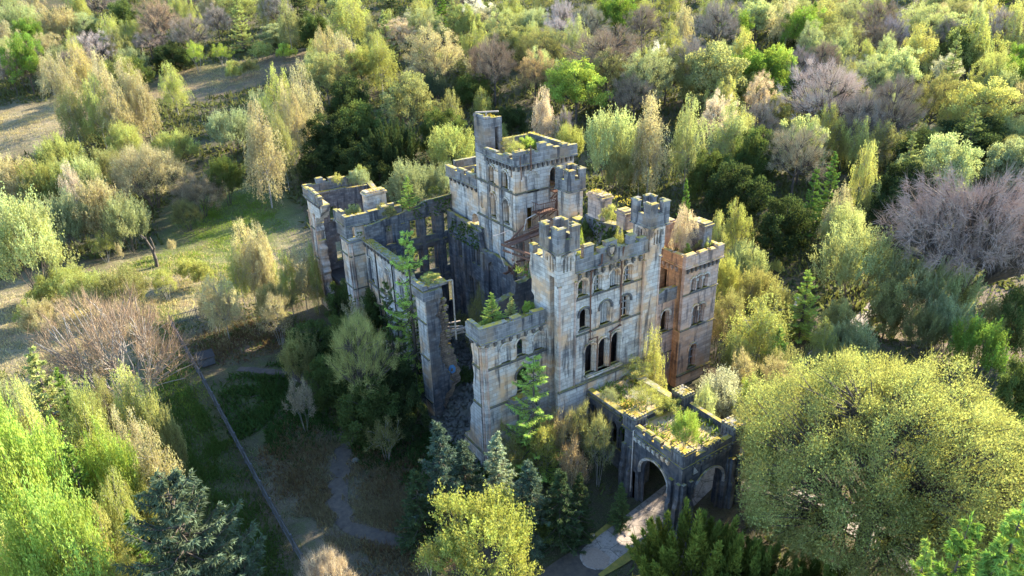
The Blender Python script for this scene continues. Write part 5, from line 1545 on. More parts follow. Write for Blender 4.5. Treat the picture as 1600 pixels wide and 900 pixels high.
    ('larch', 10.1, -37.5, 18.2, 3.1, 'lime', 'tall bright lime larch well in front of the huge oak'),
    ('larch', 7.1, -36.3, 18.0, 2.7, 'green', 'tall fresh green larch well in front of the huge oak'),
    ('larch', 12.5, -38.2, 19.7, 3.1, 'green', 'tall fresh green larch well in front and right of the huge oak'),
    ('larch', 5.7, -35.3, 16.7, 2.2, 'lime', 'tall bright lime larch well right of the upright yew'),
    ('larch', 28.2, -31.7, 14.5, 2.7, 'green', 'fresh green larch well right of the huge oak'),
    ('yew', 4.3, -21.8, 7.7, 4.4, 'yewc', 'dark yew with upright shoots in front of the porch'),
    ('yew', 7.1, -24.7, 6.1, 3.2, 'yewc', 'small dark olive yew right of the upright yew'),
    ('yew', 10.8, -28.4, 5.0, 3.2, 'yewc', 'small dark olive yew well right of the upright yew'),
    ('twiggy', 13.2, -20.2, 4.1, 1.3, 'yg', 'yellow green thin bush right of the upright yew'),
    ('twiggy', 13.6, -22.4, 3.7, 1.5, 'lime', 'bright lime thin bush well right of the upright yew'),
    ('willow', 13.5, -24.7, 4.6, 1.5, 'yg', 'small yellow green willow well right of the upright yew'),
    ('dense', 44.0, -24.9, 8.7, 2.1, 'darkgreen', 'dark green evergreen thicket tree well right of the huge oak'),
    ('willow', -7.3, -11.5, 8.5, 4.5, 'yg2', 'round yellow green willow bush at the bottom centre'),
    ('spruce', -7.3, -5.0, 11.6, 2.7, 'blue', 'dark spruce beside the fallen masonry'),
    ('spruce', -5.0, -4.4, 8.4, 2.3, 'spr', 'pale blue spruce nearest the castle corner'),
    ('spruce', -2.3, -5.4, 8.8, 2.2, 'greygreen', 'grey green spruce well in front of the castle front block'),
    ('spruce', -2.0, -9.6, 8.4, 2.3, 'blue', 'blue green spruce behind and right of the round bottom centre willow'),
    ('spruce', 0.1, -10.9, 7.6, 2.1, 'dark', 'small very dark spruce right of the round bottom centre willow'),
    ('spruce', 5.6, -12.1, 4.8, 1.0, 'darkgreen', 'small dark green spruce behind and left of the upright yew'),
    ('spruce', -9.3, -4.6, 7.7, 2.2, 'dark', 'small very dark spruce left of the round bottom centre willow'),
    ('sapling', 3.3, -2.6, 12.5, 3.5, 'lime', 'drooping bright larch against the front block arch'),
    ('twiggy', 1.3, 0.5, 6.2, 1.3, 'yg', 'tall yellow green thin bush just in front of the castle front block'),
    ('twiggy', 5.8, -3.7, 6.9, 2.0, 'tan', 'tall tan thin bush right of the castle front block'),
    ('twiggy', 3.6, -3.9, 6.4, 1.7, 'yg', 'tall yellow green thin bush in front and right of the castle front block'),
    ('twiggy', 7.4, -4.3, 7.6, 1.5, 'olive', 'tall olive green thin bush right of the castle front block'),
    ('twiggy', 0.7, -3.0, 5.7, 1.4, 'olive', 'tall olive green thin bush in front of the castle front block'),
    ('twiggy', 3.8, -7.9, 6.9, 1.7, 'brown', 'tall brown thin bush well left of the carriage porch'),
    ('spruce', 1.9, -11.2, 6.7, 1.3, 'dark', 'small very dark spruce well right of the round bottom centre willow'),
    ('twiggy', 7.2, -7.2, 8.4, 1.6, 'olive', 'tall olive green thin bush left of the carriage porch'),
    ('shrub', -1.0, -10.2, 3.4, 1.6, 'darkgreen', 'dark green shrub right of the round bottom centre willow'),
    ('fuzzy', -18.1, -6.7, 6.4, 2.1, 'pink', 'pinkish bare bush at the bottom edge beside the fence'),
    ('twiggy', -10.4, -7.8, 3.3, 1.0, 'olive', 'olive green thin bush left of the round bottom centre willow'),
    ('sapling', 1.0, 16.4, 18.9, 3.8, 'lime', 'tall slender larch rising in front of the side wall'),
    ('sapling', -0.8, 17.7, 13.4, 2.1, 'darkgreen', 'dark green larch sapling behind and right of the pale many stemmed tree'),
    ('bare', -6.3, 13.5, 13.1, 3.7, 'yg', 'pale many stemmed tree in the shade left of the castle'),
    ('dense', -6.7, 26.0, 6.8, 3.3, 'darkgreen', 'small dark green evergreen thicket tree left of the pale many stemmed tree'),
    ('dense', -3.9, 23.3, 7.9, 2.9, 'darkgreen', 'small dark green evergreen thicket tree close behind the pale many stemmed tree'),
    ('dense', -3.3, 13.5, 7.1, 2.7, 'dark', 'small very dark evergreen thicket tree left of the standing wall pier'),
    ('dense', -3.7, 8.4, 6.1, 2.2, 'dark', 'small very dark evergreen thicket tree in front and left of the standing wall pier'),
    ('twiggy', -1.5, 26.9, 8.2, 1.8, 'tan', 'tall tan thin bush behind the pale many stemmed tree'),
    ('dense', -7.1, 10.8, 6.8, 3.5, 'darkgreen', 'small dark green evergreen thicket tree in front of the pale many stemmed tree'),
    ('twiggy', -12.0, 16.3, 6.6, 1.5, 'grey', 'tall grey thin bush in front and left of the pale many stemmed tree'),
    ('dense', -7.9, 18.0, 6.4, 2.7, 'darkgreen', 'small dark green evergreen thicket tree well left of the standing wall pier'),
    ('willow', -8.9, 25.0, 6.6, 2.5, 'olive', 'small olive green willow left of the pale many stemmed tree'),
    ('dense', 1.9, 28.2, 7.9, 2.4, 'darkgreen', 'small dark green evergreen thicket tree behind the pale many stemmed tree'),
    ('twiggy', -7.1, 7.2, 5.2, 1.8, 'olive', 'tall olive green thin bush well in front and left of the standing wall pier'),
    ('dense', -0.4, 33.9, 7.3, 2.0, 'darkgreen', 'small dark green evergreen thicket tree well behind and left of the standing wall pier'),
    ('birch', -7.6, 49.2, 12.3, 2.7, 'tan', 'tan birch right of the dead trunk'),
    ('birch', -9.2, 48.9, 9.1, 2.2, 'yg', 'yellow green birch right of the dead trunk'),
    ('birch', -5.9, 46.8, 11.2, 1.9, 'tan', 'tan birch well right of the dead trunk'),
    ('shrub', -12.3, 58.7, 4.1, 1.9, 'yg', 'yellow green shrub right of the dead trunk'),
    ('birch', -2.7, 42.2, 9.8, 2.3, 'tan', 'tan birch well in front of the far left tower'),
    ('birch', -1.3, 41.2, 10.3, 1.3, 'yg', 'yellow green birch well in front of the far left tower'),
    ('willow', -22.9, 56.3, 6.3, 3.6, 'olive', 'small olive green willow in front and left of the dead trunk'),
    ('snag', -16.7, 70.8, 5.1, 1.9, 'tan', 'dead broken tree trunk alone in the clearing'),
    ('twiggy', -21.1, 74.8, 4.0, 0.6, 'tan', 'tan thin bush just left of the dead trunk'),
    ('willow', -29.2, 66.2, 5.2, 3.8, 'yg', 'small yellow green willow in front and right of the large left edge willow'),
    ('shrub', -32.4, 65.7, 3.9, 2.2, 'yellow', 'bright yellow shrub in front of the large left edge willow'),
    ('birch', -13.4, 41.0, 8.9, 2.4, 'tan', 'tan birch well in front and right of the dead trunk'),
    ('twiggy', -8.5, 35.3, 7.5, 2.4, 'tan', 'tall tan thin bush well left of the pale many stemmed tree'),
    ('shrub', -34.3, 60.5, 3.8, 1.7, 'yg', 'yellow green shrub well left of the big bare tree on the left'),
    ('twiggy', -13.6, 74.3, 3.1, 0.9, 'tan', 'tan thin bush just right of the dead trunk'),
    ('willow', -32.4, 68.1, 15.7, 5.2, 'palegreen', 'large pale green willow at the left edge'),
    ('willow', -26.8, 82.2, 10.7, 4.0, 'greygreen', 'grey green willow right of the large left edge willow'),
    ('birch', -24.2, 95.4, 12.1, 2.5, 'pink', 'pinkish birch left of the tan willow dome'),
    ('willow', -21.7, 82.9, 12.0, 4.1, 'tan', 'tan willow behind and left of the dead trunk'),
    ('willow', -18.7, 79.8, 9.9, 3.6, 'greygreen', 'grey green willow behind and left of the dead trunk'),
    ('fuzzy', -12.0, 97.4, 12.4, 6.8, 'tan', 'round topped tan willow dome at the edge of the clearing'),
    ('willow', -28.5, 105.8, 10.8, 4.6, 'yg', 'yellow green willow behind the large left edge willow'),
    ('willow', -32.7, 108.2, 11.4, 4.0, 'tan', 'tan willow behind the large left edge willow'),
    ('willow', -22.0, 103.9, 10.3, 4.1, 'palegreen', 'pale green willow left of the tan willow dome'),
    ('willow', -17.8, 106.9, 9.7, 4.2, 'olive', 'olive green willow just left of the tan willow dome'),
    ('birch', -31.6, 104.4, 8.9, 2.3, 'gold', 'golden birch behind the large left edge willow'),
    ('willow', -4.4, 112.1, 7.9, 4.2, 'yg', 'small yellow green willow close behind and right of the tan willow dome'),
    ('willow', -12.1, 120.7, 9.3, 4.0, 'yg', 'yellow green willow behind and left of the tan willow dome'),
    ('fuzzy', -5.6, 88.0, 8.3, 4.4, 'grey', 'grey twiggy willow right of the tan willow dome'),
    ('fuzzy', -8.9, 84.6, 5.9, 2.8, 'olive', 'small olive green twiggy willow behind and right of the dead trunk'),
    ('willow', -0.4, 90.0, 9.1, 3.5, 'darkgreen', 'dark green willow in front and left of the tall clearing birch'),
    ('willow', 7.1, 111.9, 9.4, 5.0, 'greygreen', 'grey green willow close behind and left of the tall clearing birch'),
    ('willow', -24.5, 118.7, 10.2, 4.4, 'yg', 'yellow green willow in front and right of the pale left clearing'),
    ('willow', -35.1, 89.0, 6.6, 3.1, 'grey', 'small grey willow just left of the large left edge willow'),
    ('twiggy', -22.9, 77.2, 5.4, 2.0, 'yg', 'tall yellow green thin bush left of the dead trunk'),
    ('multistem', -26.3, 29.7, 15.8, 7.4, 'brown', 'big bare many branched tree on the left near the fence'),
    ('larch', -32.7, 23.1, 14.4, 3.2, 'yg', 'yellow green larch well in front and left of the big bare tree on the left'),
    ('willow', -34.9, 8.1, 17.8, 3.5, 'lime', 'tall bright lime willow well left of the broad grey green spruce'),
    ('larch', -31.3, 21.9, 12.5, 1.7, 'green', 'fresh green larch well in front of the big bare tree on the left'),
    ('willow', -33.0, -0.4, 15.0, 3.1, 'lime', 'tall bright lime willow well in front and left of the palisade fence'),
    ('willow', -29.0, 8.8, 11.8, 2.3, 'lime', 'bright lime willow well behind and left of the broad grey green spruce'),
    ('birch', -26.4, 18.3, 12.5, 2.3, 'yellow', 'bright yellow birch well left of the palisade fence'),
    ('birch', -30.5, 13.6, 12.1, 2.4, 'yg', 'yellow green birch well left of the palisade fence'),
    ('birch', -33.2, 13.7, 11.7, 1.8, 'tan', 'tan birch well left of the broad grey green spruce'),
    ('birch', -26.3, 7.7, 12.1, 1.7, 'gold', 'golden birch left of the palisade fence'),
    ('birch', -27.6, 11.5, 12.1, 1.8, 'tan', 'tan birch well left of the palisade fence'),
    ('birch', -36.3, 1.9, 12.2, 1.9, 'yellow', 'bright yellow birch well left of the broad grey green spruce'),
    ('fuzzy', -30.1, -2.3, 9.3, 1.9, 'yellow', 'bright yellow twiggy willow well in front and left of the broad grey green spruce'),
    ('birch', -34.7, 8.0, 9.7, 1.4, 'tan', 'tan birch well in front of the big bare tree on the left'),
    ('budding', -28.5, 19.8, 11.5, 2.0, 'olive', 'olive green budding tree well in front of the big bare tree on the left'),
    ('birch', -29.5, 4.1, 11.4, 1.5, 'yg', 'yellow green birch left of the broad grey green spruce'),
    ('larch', -31.5, 7.9, 12.1, 1.9, 'green', 'fresh green larch well left of the broad grey green spruce'),
    ('big_spruce', -26.1, -3.6, 15.1, 4.7, 'spr', 'broad dark grey green spruce at the bottom left beside the fence'),
    ('spruce', -22.9, -3.1, 8.2, 1.2, 'blue', 'blue green spruce right of the broad grey green spruce'),
    ('willow', -36.3, 25.3, 11.5, 2.0, 'greygreen', 'grey green willow well in front and left of the big bare tree on the left'),
    ('birch', -31.8, -1.1, 11.4, 1.5, 'yg', 'yellow green birch well left of the broad grey green spruce'),
    ('willow', -24.8, 13.7, 9.9, 1.6, 'olive', 'olive green willow left of the palisade fence'),
    ('larch', -37.6, 7.1, 15.6, 2.6, 'green', 'tall fresh green larch well left of the broad grey green spruce'),
    ('broadleaf', -37.9, 25.3, 14.1, 2.9, 'olive', 'olive green broadleaf tree well left of the big bare tree on the left'),
    ('willow', 25.4, -11.2, 6.0, 2.2, 'olive', 'small olive green willow well right of the carriage porch'),
    ('willow', 30.4, -10.9, 5.0, 2.0, 'yg', 'small yellow green willow well behind and left of the huge oak'),
    ('birch', 38.5, -7.8, 7.3, 1.6, 'yg', 'small yellow green birch in front of the lone bright larch'),
    ('willow', 35.7, -10.4, 4.8, 2.0, 'olive', 'small olive green willow well behind and left of the huge oak'),
    ('willow', 21.3, -14.1, 5.4, 2.1, 'yg', 'small yellow green willow right of the carriage porch'),
    ('budding', 27.8, -10.3, 7.6, 2.2, 'tan', 'small tan budding tree well right of the carriage porch'),
    ('twiggy', 30.7, -12.5, 4.6, 1.3, 'tan', 'tall tan thin bush well behind and left of the huge oak'),
    ('willow', 42.1, -9.0, 6.5, 2.5, 'greygreen', 'small grey green willow in front and right of the lone bright larch'),
    ('twiggy', 32.6, 1.8, 6.8, 1.5, 'tan', 'tall tan thin bush left of the lone bright larch'),
    ('twiggy', 26.7, -6.8, 7.4, 1.5, 'tan', 'tall tan thin bush well behind and right of the carriage porch'),
    ('willow', 54.6, -13.6, 7.5, 2.9, 'greygreen', 'small grey green willow well in front of the spreading bare tree'),
    ('willow', 58.9, -16.5, 7.5, 3.0, 'olive', 'small olive green willow well in front of the spreading bare tree'),
    ('willow', 50.8, -18.2, 7.9, 3.1, 'green', 'small fresh green willow well in front and right of the large silvery willow'),
    ('dense', 60.2, -17.6, 9.1, 2.6, 'darkgreen', 'dark green evergreen thicket tree well in front of the spreading bare tree'),
    ('willow', 51.3, -11.8, 6.7, 2.2, 'olive', 'small olive green willow well in front and right of the large silvery willow'),
    ('twiggy', 62.4, -10.6, 6.2, 2.0, 'yg', 'tall yellow green thin bush well in front of the spreading bare tree'),
    ('dense', 43.4, -6.4, 7.5, 2.2, 'olive', 'small olive green evergreen thicket tree in front and right of the lone bright larch'),
    ('willow', 43.8, 2.0, 6.2, 2.0, 'olive', 'small olive green willow just left of the lone bright larch'),
    ('birch', 36.3, 6.8, 7.9, 1.3, 'yg', 'small yellow green birch in front of the right tower'),
    ('willow', 40.6, -11.3, 4.4, 1.7, 'palegreen', 'small pale green willow well in front and right of the lone bright larch'),
    ('birch', -6.6, 46.8, 12.4, 2.3, 'tan', 'tan birch well in front and left of the far left tower'),
    ('birch', -4.4, 42.9, 9.4, 2.0, 'yg', 'yellow green birch well in front and left of the far left tower'),
    ('willow', -26.9, 58.8, 6.4, 3.3, 'yg', 'small yellow green willow in front and left of the dead trunk'),
    ('twiggy', -17.7, 56.8, 5.1, 2.0, 'yg', 'tall yellow green thin bush in front of the dead trunk'),
    ('shrub', -13.8, 60.9, 4.1, 1.9, 'yg', 'yellow green shrub well behind and right of the big bare tree on the left'),
    ('willow', -32.9, 55.0, 5.5, 2.4, 'tan', 'small tan willow left of the big bare tree on the left'),
    ('twiggy', -14.1, 43.7, 7.3, 2.0, 'tan', 'tall tan thin bush well in front and right of the dead trunk'),
    ('fuzzy', -7.8, 39.0, 7.3, 2.4, 'olive', 'small olive green twiggy willow well left of the pale many stemmed tree'),
    ('birch', -34.2, 18.6, 14.3, 1.9, 'yellow', 'bright yellow birch well in front and left of the big bare tree on the left'),
    ('willow', -30.1, 15.4, 13.6, 1.9, 'yg', 'yellow green willow well left of the palisade fence'),
    ('willow', -32.1, 11.1, 9.4, 1.8, 'yellow', 'bright yellow willow well left of the broad grey green spruce'),
    ('birch', -36.4, 10.9, 12.8, 1.7, 'lime', 'bright lime birch well left of the broad grey green spruce'),
    ('willow', -34.9, -0.4, 12.3, 2.1, 'lime', 'bright lime willow well left of the broad grey green spruce'),
    ('birch', -30.7, 0.8, 11.6, 1.4, 'yellow', 'bright yellow birch left of the broad grey green spruce'),
    ('willow', -27.5, 7.7, 8.7, 1.6, 'yg', 'yellow green willow behind and left of the broad grey green spruce'),
    ('birch', -25.2, 16.2, 11.3, 1.5, 'yellow', 'bright yellow birch left of the palisade fence'),
    ('birch', -29.6, 11.9, 11.4, 1.6, 'lime', 'bright lime birch well left of the palisade fence'),
    ('willow', -34.7, 9.6, 10.4, 1.7, 'yg', 'yellow green willow well left of the broad grey green spruce'),
    ('larch', -29.0, 1.0, 10.0, 1.3, 'green', 'fresh green larch left of the broad grey green spruce'),
    ('larch', 7.2, -37.8, 17.7, 2.5, 'green', 'tall fresh green larch well right of the upright yew'),
    ('larch', 9.3, -39.3, 17.7, 2.5, 'lime', 'tall bright lime larch well right of the carriage porch'),
    ('twiggy', 20.4, -15.1, 4.0, 1.6, 'yg', 'yellow green thin bush right of the carriage porch'),
    ('twiggy', 17.1, -16.3, 3.9, 1.4, 'olive', 'olive green thin bush right of the carriage porch'),
    ('shrub', 18.9, -17.7, 2.8, 1.4, 'yg', 'yellow green shrub well right of the carriage porch'),
    ('dense', 28.3, -31.7, 9.5, 2.0, 'darkgreen', 'dark green evergreen thicket tree well right of the carriage porch'),
    ('birch', 91.7, 79.5, 14.0, 3.4, 'yg', 'yellow green birch right of the bright green sycamore'),
    ('bare', 106.7, 33.2, 14.6, 5.5, 'grey', 'grey bare tree just left of the forked pale tree'),
    ('birch', 128.4, 8.2, 10.3, 4.5, 'olive', 'olive green birch in front and right of the yellow tree at the right'),
    ('willow', 97.7, 215.8, 6.1, 3.9, 'yg', 'small yellow green willow behind the pink blossom tree'),
    ('blossom', 209.1, 161.7, 9.7, 3.9, 'cream', 'cream white blossom tree behind the grey bare tree'),
    ('budding', -17.6, 204.6, 10.7, 4.2, 'tan', 'tan budding tree well behind the pale left clearing'),
    ('birch', -48.3, 247.9, 12.6, 4.2, 'olive', 'olive green birch well behind and left of the pale left clearing'),
    ('birch', 105.7, 374.5, 10.2, 3.7, 'palegreen', 'pale green birch well behind and left of the pink blossom tree'),
    ('willow', 55.1, 188.7, 7.1, 4.8, 'greygreen', 'small grey green willow left of the pink blossom tree'),
    ('bare', 104.0, 76.0, 14.7, 5.8, 'grey', 'grey bare tree left of the green domed sycamore'),
    ('budding', 102.2, 196.1, 12.9, 6.5, 'yg', 'yellow green budding tree left of the white blossom tree on the crest'),
    ('broadleaf', 154.7, 108.1, 9.1, 4.1, 'olive', 'olive green broadleaf tree just right of the grey bare tree'),
    ('bare', 265.0, 61.0, 11.6, 5.4, 'pink', 'pinkish bare tree well behind and right of the yellow tree at the right'),
    ('budding', 160.0, 14.2, 12.3, 4.7, 'yg', 'yellow green budding tree well right of the yellow tree at the right'),
    ('birch', 2.5, 201.7, 10.9, 3.5, 'yg', 'yellow green birch left of the lime shrub by the upper clearing'),
    ('bare', 116.5, 209.3, 11.0, 6.5, 'tan', 'tan bare tree behind and left of the white blossom tree on the crest'),
    ('birch', 208.5, 69.5, 12.7, 3.9, 'olive', 'olive green birch well behind the yellow tree at the right'),
    ('willow', 264.7, 74.3, 8.0, 4.3, 'greygreen', 'small grey green willow well behind the yellow tree at the right'),
    ('birch', 103.6, 12.4, 9.2, 4.3, 'palegreen', 'pale green birch behind the spreading bare tree'),
    ('birch', 283.3, 317.6, 10.8, 4.1, 'palegreen', 'pale green birch well right of the white blossom tree on the crest'),
    ('birch', 225.7, 288.9, 9.8, 4.6, 'palegreen', 'pale green birch well behind and right of the white blossom tree on the crest'),
    ('budding', 44.3, 242.7, 11.4, 5.9, 'olive', 'olive green budding tree behind and right of the lime shrub by the upper clearing'),
    ('birch', 127.0, 25.7, 11.9, 3.1, 'yellow', 'bright yellow birch just left of the yellow tree at the right'),
    ('budding', -29.1, 208.2, 10.8, 5.6, 'palegreen', 'pale green budding tree well behind the pale left clearing'),
    ('broadleaf', 137.4, 270.0, 13.0, 5.1, 'olive', 'olive green broadleaf tree behind and left of the white blossom tree on the crest'),
    ('broadleaf', 112.6, 194.0, 9.4, 4.8, 'palegreen', 'pale green broadleaf tree close behind the white blossom tree on the crest'),
    ('budding', 94.5, 37.9, 9.5, 4.8, 'palegreen', 'pale green budding tree in front and left of the wide brown bare oak'),
    ('birch', -12.4, 457.3, 9.1, 4.3, 'tan', 'tan birch well left of the lime shrub by the upper clearing'),
    ('birch', 176.7, 119.1, 15.0, 3.9, 'palegreen', 'pale green birch behind and right of the grey bare tree'),
    ('willow', 255.0, 173.3, 6.2, 4.0, 'yg', 'small yellow green willow well behind and right of the grey bare tree'),
    ('blossom', 127.5, 98.1, 7.8, 3.9, 'pink', 'small pinkish blossom tree just in front and left of the grey bare tree'),
    ('bare', 212.3, 37.5, 14.6, 6.2, 'tan', 'tan bare tree well behind and right of the yellow tree at the right'),
    ('birch', 93.5, 124.6, 10.6, 3.3, 'palegreen', 'pale green birch right of the white blossom tree on the crest'),
    ('larch', 150.1, 39.5, 14.6, 2.9, 'yg', 'yellow green larch behind and left of the yellow tree at the right'),
    ('budding', 93.9, 149.2, 10.6, 5.9, 'tan', 'tan budding tree just in front and right of the white blossom tree on the crest'),
    ('willow', 362.2, 143.4, 7.9, 4.7, 'palegreen', 'small pale green willow well behind the yellow tree at the right'),
    ('birch', 136.6, 6.8, 10.6, 3.3, 'yellow', 'bright yellow birch well right of the yellow tree at the right'),
    ('birch', 292.5, 234.2, 9.3, 3.3, 'tan', 'tan birch well behind the grey bare tree'),
    ('willow', 274.7, 180.0, 6.9, 4.0, 'yg', 'small yellow green willow well behind the green domed sycamore'),
    ('budding', 172.0, 97.6, 10.9, 4.2, 'palegreen', 'pale green budding tree right of the grey bare tree'),
    ('budding', 145.1, 73.4, 13.4, 4.2, 'greygreen', 'grey green budding tree right of the green domed sycamore'),
    ('budding', 118.0, 77.8, 10.8, 5.8, 'palegreen', 'pale green budding tree just left of the green domed sycamore'),
    ('willow', 158.3, 278.3, 7.9, 4.5, 'greygreen', 'small grey green willow behind the white blossom tree on the crest'),
    ('broadleaf', 76.3, 282.3, 12.8, 5.1, 'palegreen', 'pale green broadleaf tree well left of the pink blossom tree'),
    ('willow', 74.1, 214.7, 6.1, 4.3, 'palegreen', 'small pale green willow left of the pink blossom tree'),
    ('willow', 164.0, 200.9, 7.1, 3.9, 'greygreen', 'small grey green willow well right of the white blossom tree on the crest'),
    ('broadleaf', 355.1, 244.0, 11.5, 5.0, 'palegreen', 'pale green broadleaf tree well behind and right of the grey bare tree'),
    ('birch', -14.7, 283.3, 11.8, 3.1, 'tan', 'tan birch well behind the tan willow dome'),
    ('budding', 244.7, 361.5, 10.7, 5.7, 'olive', 'olive green budding tree well behind the white blossom tree on the crest'),
    ('dense', 104.1, 50.2, 9.7, 4.8, 'olive', 'olive green evergreen thicket tree left of the wide brown bare oak'),
    ('dense', 198.6, 136.2, 7.6, 4.8, 'dark', 'small very dark evergreen thicket tree behind and right of the grey bare tree'),
    ('bare', -7.7, 192.9, 12.1, 6.1, 'pink', 'pinkish bare tree well behind and right of the pale left clearing'),
    ('budding', -47.3, 237.1, 11.3, 4.1, 'yg', 'yellow green budding tree well behind and left of the pale left clearing'),
    ('bare', 62.6, 180.2, 11.1, 4.5, 'tan', 'tan bare tree left of the pink blossom tree'),
    ('bare', 162.9, 208.1, 12.5, 6.1, 'tan', 'tan bare tree well right of the white blossom tree on the crest'),
    ('birch', -9.0, 361.1, 9.1, 3.7, 'olive', 'olive green birch well left of the lime shrub by the upper clearing'),
    ('birch', 245.6, 82.1, 11.0, 3.2, 'tan', 'tan birch well behind the yellow tree at the right'),
    ('birch', 196.4, 32.1, 11.0, 4.6, 'yg', 'yellow green birch well right of the yellow tree at the right'),
    ('birch', 299.9, 319.9, 10.0, 3.1, 'tan', 'tan birch well behind and left of the grey bare tree'),
    ('willow', -0.3, 183.6, 8.3, 4.0, 'greygreen', 'grey green willow left of the lime shrub by the upper clearing'),
    ('birch', -23.7, 286.3, 11.3, 3.5, 'yellow', 'bright yellow birch well behind the pale left clearing'),
    ('budding', 93.2, 261.1, 11.2, 5.8, 'yg', 'yellow green budding tree well behind and left of the pink blossom tree'),
    ('bare', 60.1, 302.4, 13.6, 5.5, 'grey', 'grey bare tree well behind the lime shrub by the upper clearing'),
    ('willow', -39.6, 387.5, 6.3, 4.5, 'yg', 'small yellow green willow well behind the pale left clearing'),
    ('broadleaf', -18.1, 318.6, 13.4, 5.7, 'palegreen', 'pale green broadleaf tree well left of the lime shrub by the upper clearing'),
    ('dense', 448.5, 119.4, 9.7, 4.0, 'olive', 'olive green evergreen thicket tree well behind and right of the yellow tree at the right'),
    ('bare', 111.4, 122.4, 13.9, 5.8, 'tan', 'tan bare tree behind the bright green sycamore'),
    ('dense', 62.4, 106.0, 8.4, 4.8, 'darkgreen', 'dark green evergreen thicket tree right of the olive oak'),
    ('bare', 122.5, 206.6, 13.2, 6.4, 'pink', 'pinkish bare tree behind the white blossom tree on the crest'),
    ('budding', 120.4, 297.3, 12.2, 4.9, 'tan', 'tan budding tree well behind the pink blossom tree'),
    ('broadleaf', 186.0, 289.2, 11.1, 5.3, 'yg', 'yellow green broadleaf tree well behind the white blossom tree on the crest'),
    ('birch', 130.6, 175.7, 10.4, 3.7, 'yg', 'yellow green birch right of the white blossom tree on the crest'),
    ('budding', 196.5, 111.0, 12.7, 5.9, 'yg', 'yellow green budding tree well right of the grey bare tree'),
    ('dense', 119.4, 221.1, 7.1, 4.1, 'dark', 'small very dark evergreen thicket tree behind and right of the pink blossom tree'),
    ('budding', 104.3, 270.1, 11.6, 5.4, 'yg', 'yellow green budding tree well behind the pink blossom tree'),
    ('budding', 251.6, 57.5, 10.8, 6.1, 'tan', 'tan budding tree well behind and right of the yellow tree at the right'),
    ('bare', 184.4, 35.5, 10.7, 4.6, 'brown', 'brown bare tree behind and right of the yellow tree at the right'),
    ('birch', 95.9, 108.3, 14.4, 4.3, 'palegreen', 'pale green birch behind the bright green sycamore'),
    ('birch', 199.4, 245.6, 13.8, 3.7, 'yg', 'yellow green birch well behind and right of the white blossom tree on the crest'),
    ('larch', 148.7, 434.6, 11.7, 3.4, 'green', 'fresh green larch well behind and left of the pink blossom tree'),
    ('budding', 199.6, 309.0, 11.6, 5.9, 'palegreen', 'pale green budding tree well behind the white blossom tree on the crest'),
    ('budding', 106.1, 143.6, 9.4, 4.3, 'palegreen', 'pale green budding tree right of the white blossom tree on the crest'),
    ('budding', -42.9, 223.1, 11.9, 4.7, 'yg', 'yellow green budding tree well left of the lime shrub by the upper clearing'),
    ('birch', 239.9, 56.6, 9.8, 3.4, 'tan', 'tan birch well behind and right of the yellow tree at the right'),
    ('birch', 247.0, 177.7, 14.0, 4.4, 'yg', 'yellow green birch well behind the grey bare tree'),
    ('birch', 168.6, 195.1, 9.9, 4.1, 'yellow', 'bright yellow birch well right of the white blossom tree on the crest'),
    ('birch', 166.7, 11.9, 9.3, 4.2, 'yg', 'yellow green birch well right of the forked pale tree'),
    ('birch', -12.6, 189.0, 13.7, 3.7, 'yg', 'yellow green birch well left of the lime shrub by the upper clearing'),
    ('birch', 262.4, 51.4, 9.8, 3.6, 'palegreen', 'pale green birch well behind and right of the yellow tree at the right'),
    ('budding', 126.0, -4.9, 13.8, 5.2, 'yg', 'yellow green budding tree well right of the spreading bare tree'),
    ('bare', 181.4, 57.6, 11.5, 4.9, 'grey', 'grey bare tree well behind the yellow tree at the right'),
    ('willow', 246.4, 104.0, 8.5, 3.8, 'palegreen', 'pale green willow well behind and right of the wide brown bare oak'),
    ('birch', 252.0, 255.3, 12.4, 3.3, 'tan', 'tan birch well right of the white blossom tree on the crest'),
    ('bare', 101.3, 121.8, 11.6, 5.8, 'pink', 'pinkish bare tree behind the bright green sycamore'),
    ('birch', 69.3, 284.4, 15.0, 4.2, 'yg', 'yellow green birch well behind and right of the lime shrub by the upper clearing'),
    ('bare', 194.1, 24.3, 10.3, 5.6, 'pink', 'pinkish bare tree well right of the yellow tree at the right'),
    ('bare', 230.8, 40.8, 14.4, 5.6, 'grey', 'grey bare tree well behind and right of the yellow tree at the right'),
    ('budding', 160.7, 98.5, 11.0, 4.9, 'olive', 'olive green budding tree right of the grey bare tree'),
    ('budding', 188.2, 199.6, 12.1, 4.3, 'olive', 'olive green budding tree well left of the grey bare tree'),
    ('bare', 47.3, 347.0, 10.6, 4.9, 'brown', 'brown bare tree well behind the lime shrub by the upper clearing'),
    ('bare', 1.3, 323.5, 14.7, 5.2, 'pink', 'pinkish bare tree well left of the lime shrub by the upper clearing'),
    ('larch', -28.7, 226.2, 11.3, 2.6, 'yg', 'yellow green larch well behind the pale left clearing'),
    ('broadleaf', 157.0, 27.4, 12.2, 5.8, 'green', 'fresh green broadleaf tree behind and right of the yellow tree at the right'),
    ('birch', 261.3, 90.0, 12.8, 3.0, 'palegreen', 'pale green birch well behind the yellow tree at the right'),
    ('birch', 78.7, 100.4, 11.8, 4.4, 'palegreen', 'pale green birch just left of the bright green sycamore'),
    ('budding', 35.1, 135.1, 11.6, 4.8, 'palegreen', 'pale green budding tree left of the pink blossom tree'),
    ('willow', 100.7, 18.7, 7.2, 3.8, 'palegreen', 'small pale green willow in front of the forked pale tree'),
    ('willow', 181.6, 95.7, 8.0, 4.6, 'palegreen', 'pale green willow well right of the grey bare tree'),
    ('birch', 69.6, 164.5, 10.6, 4.1, 'yg', 'yellow green birch close behind the pink blossom tree'),
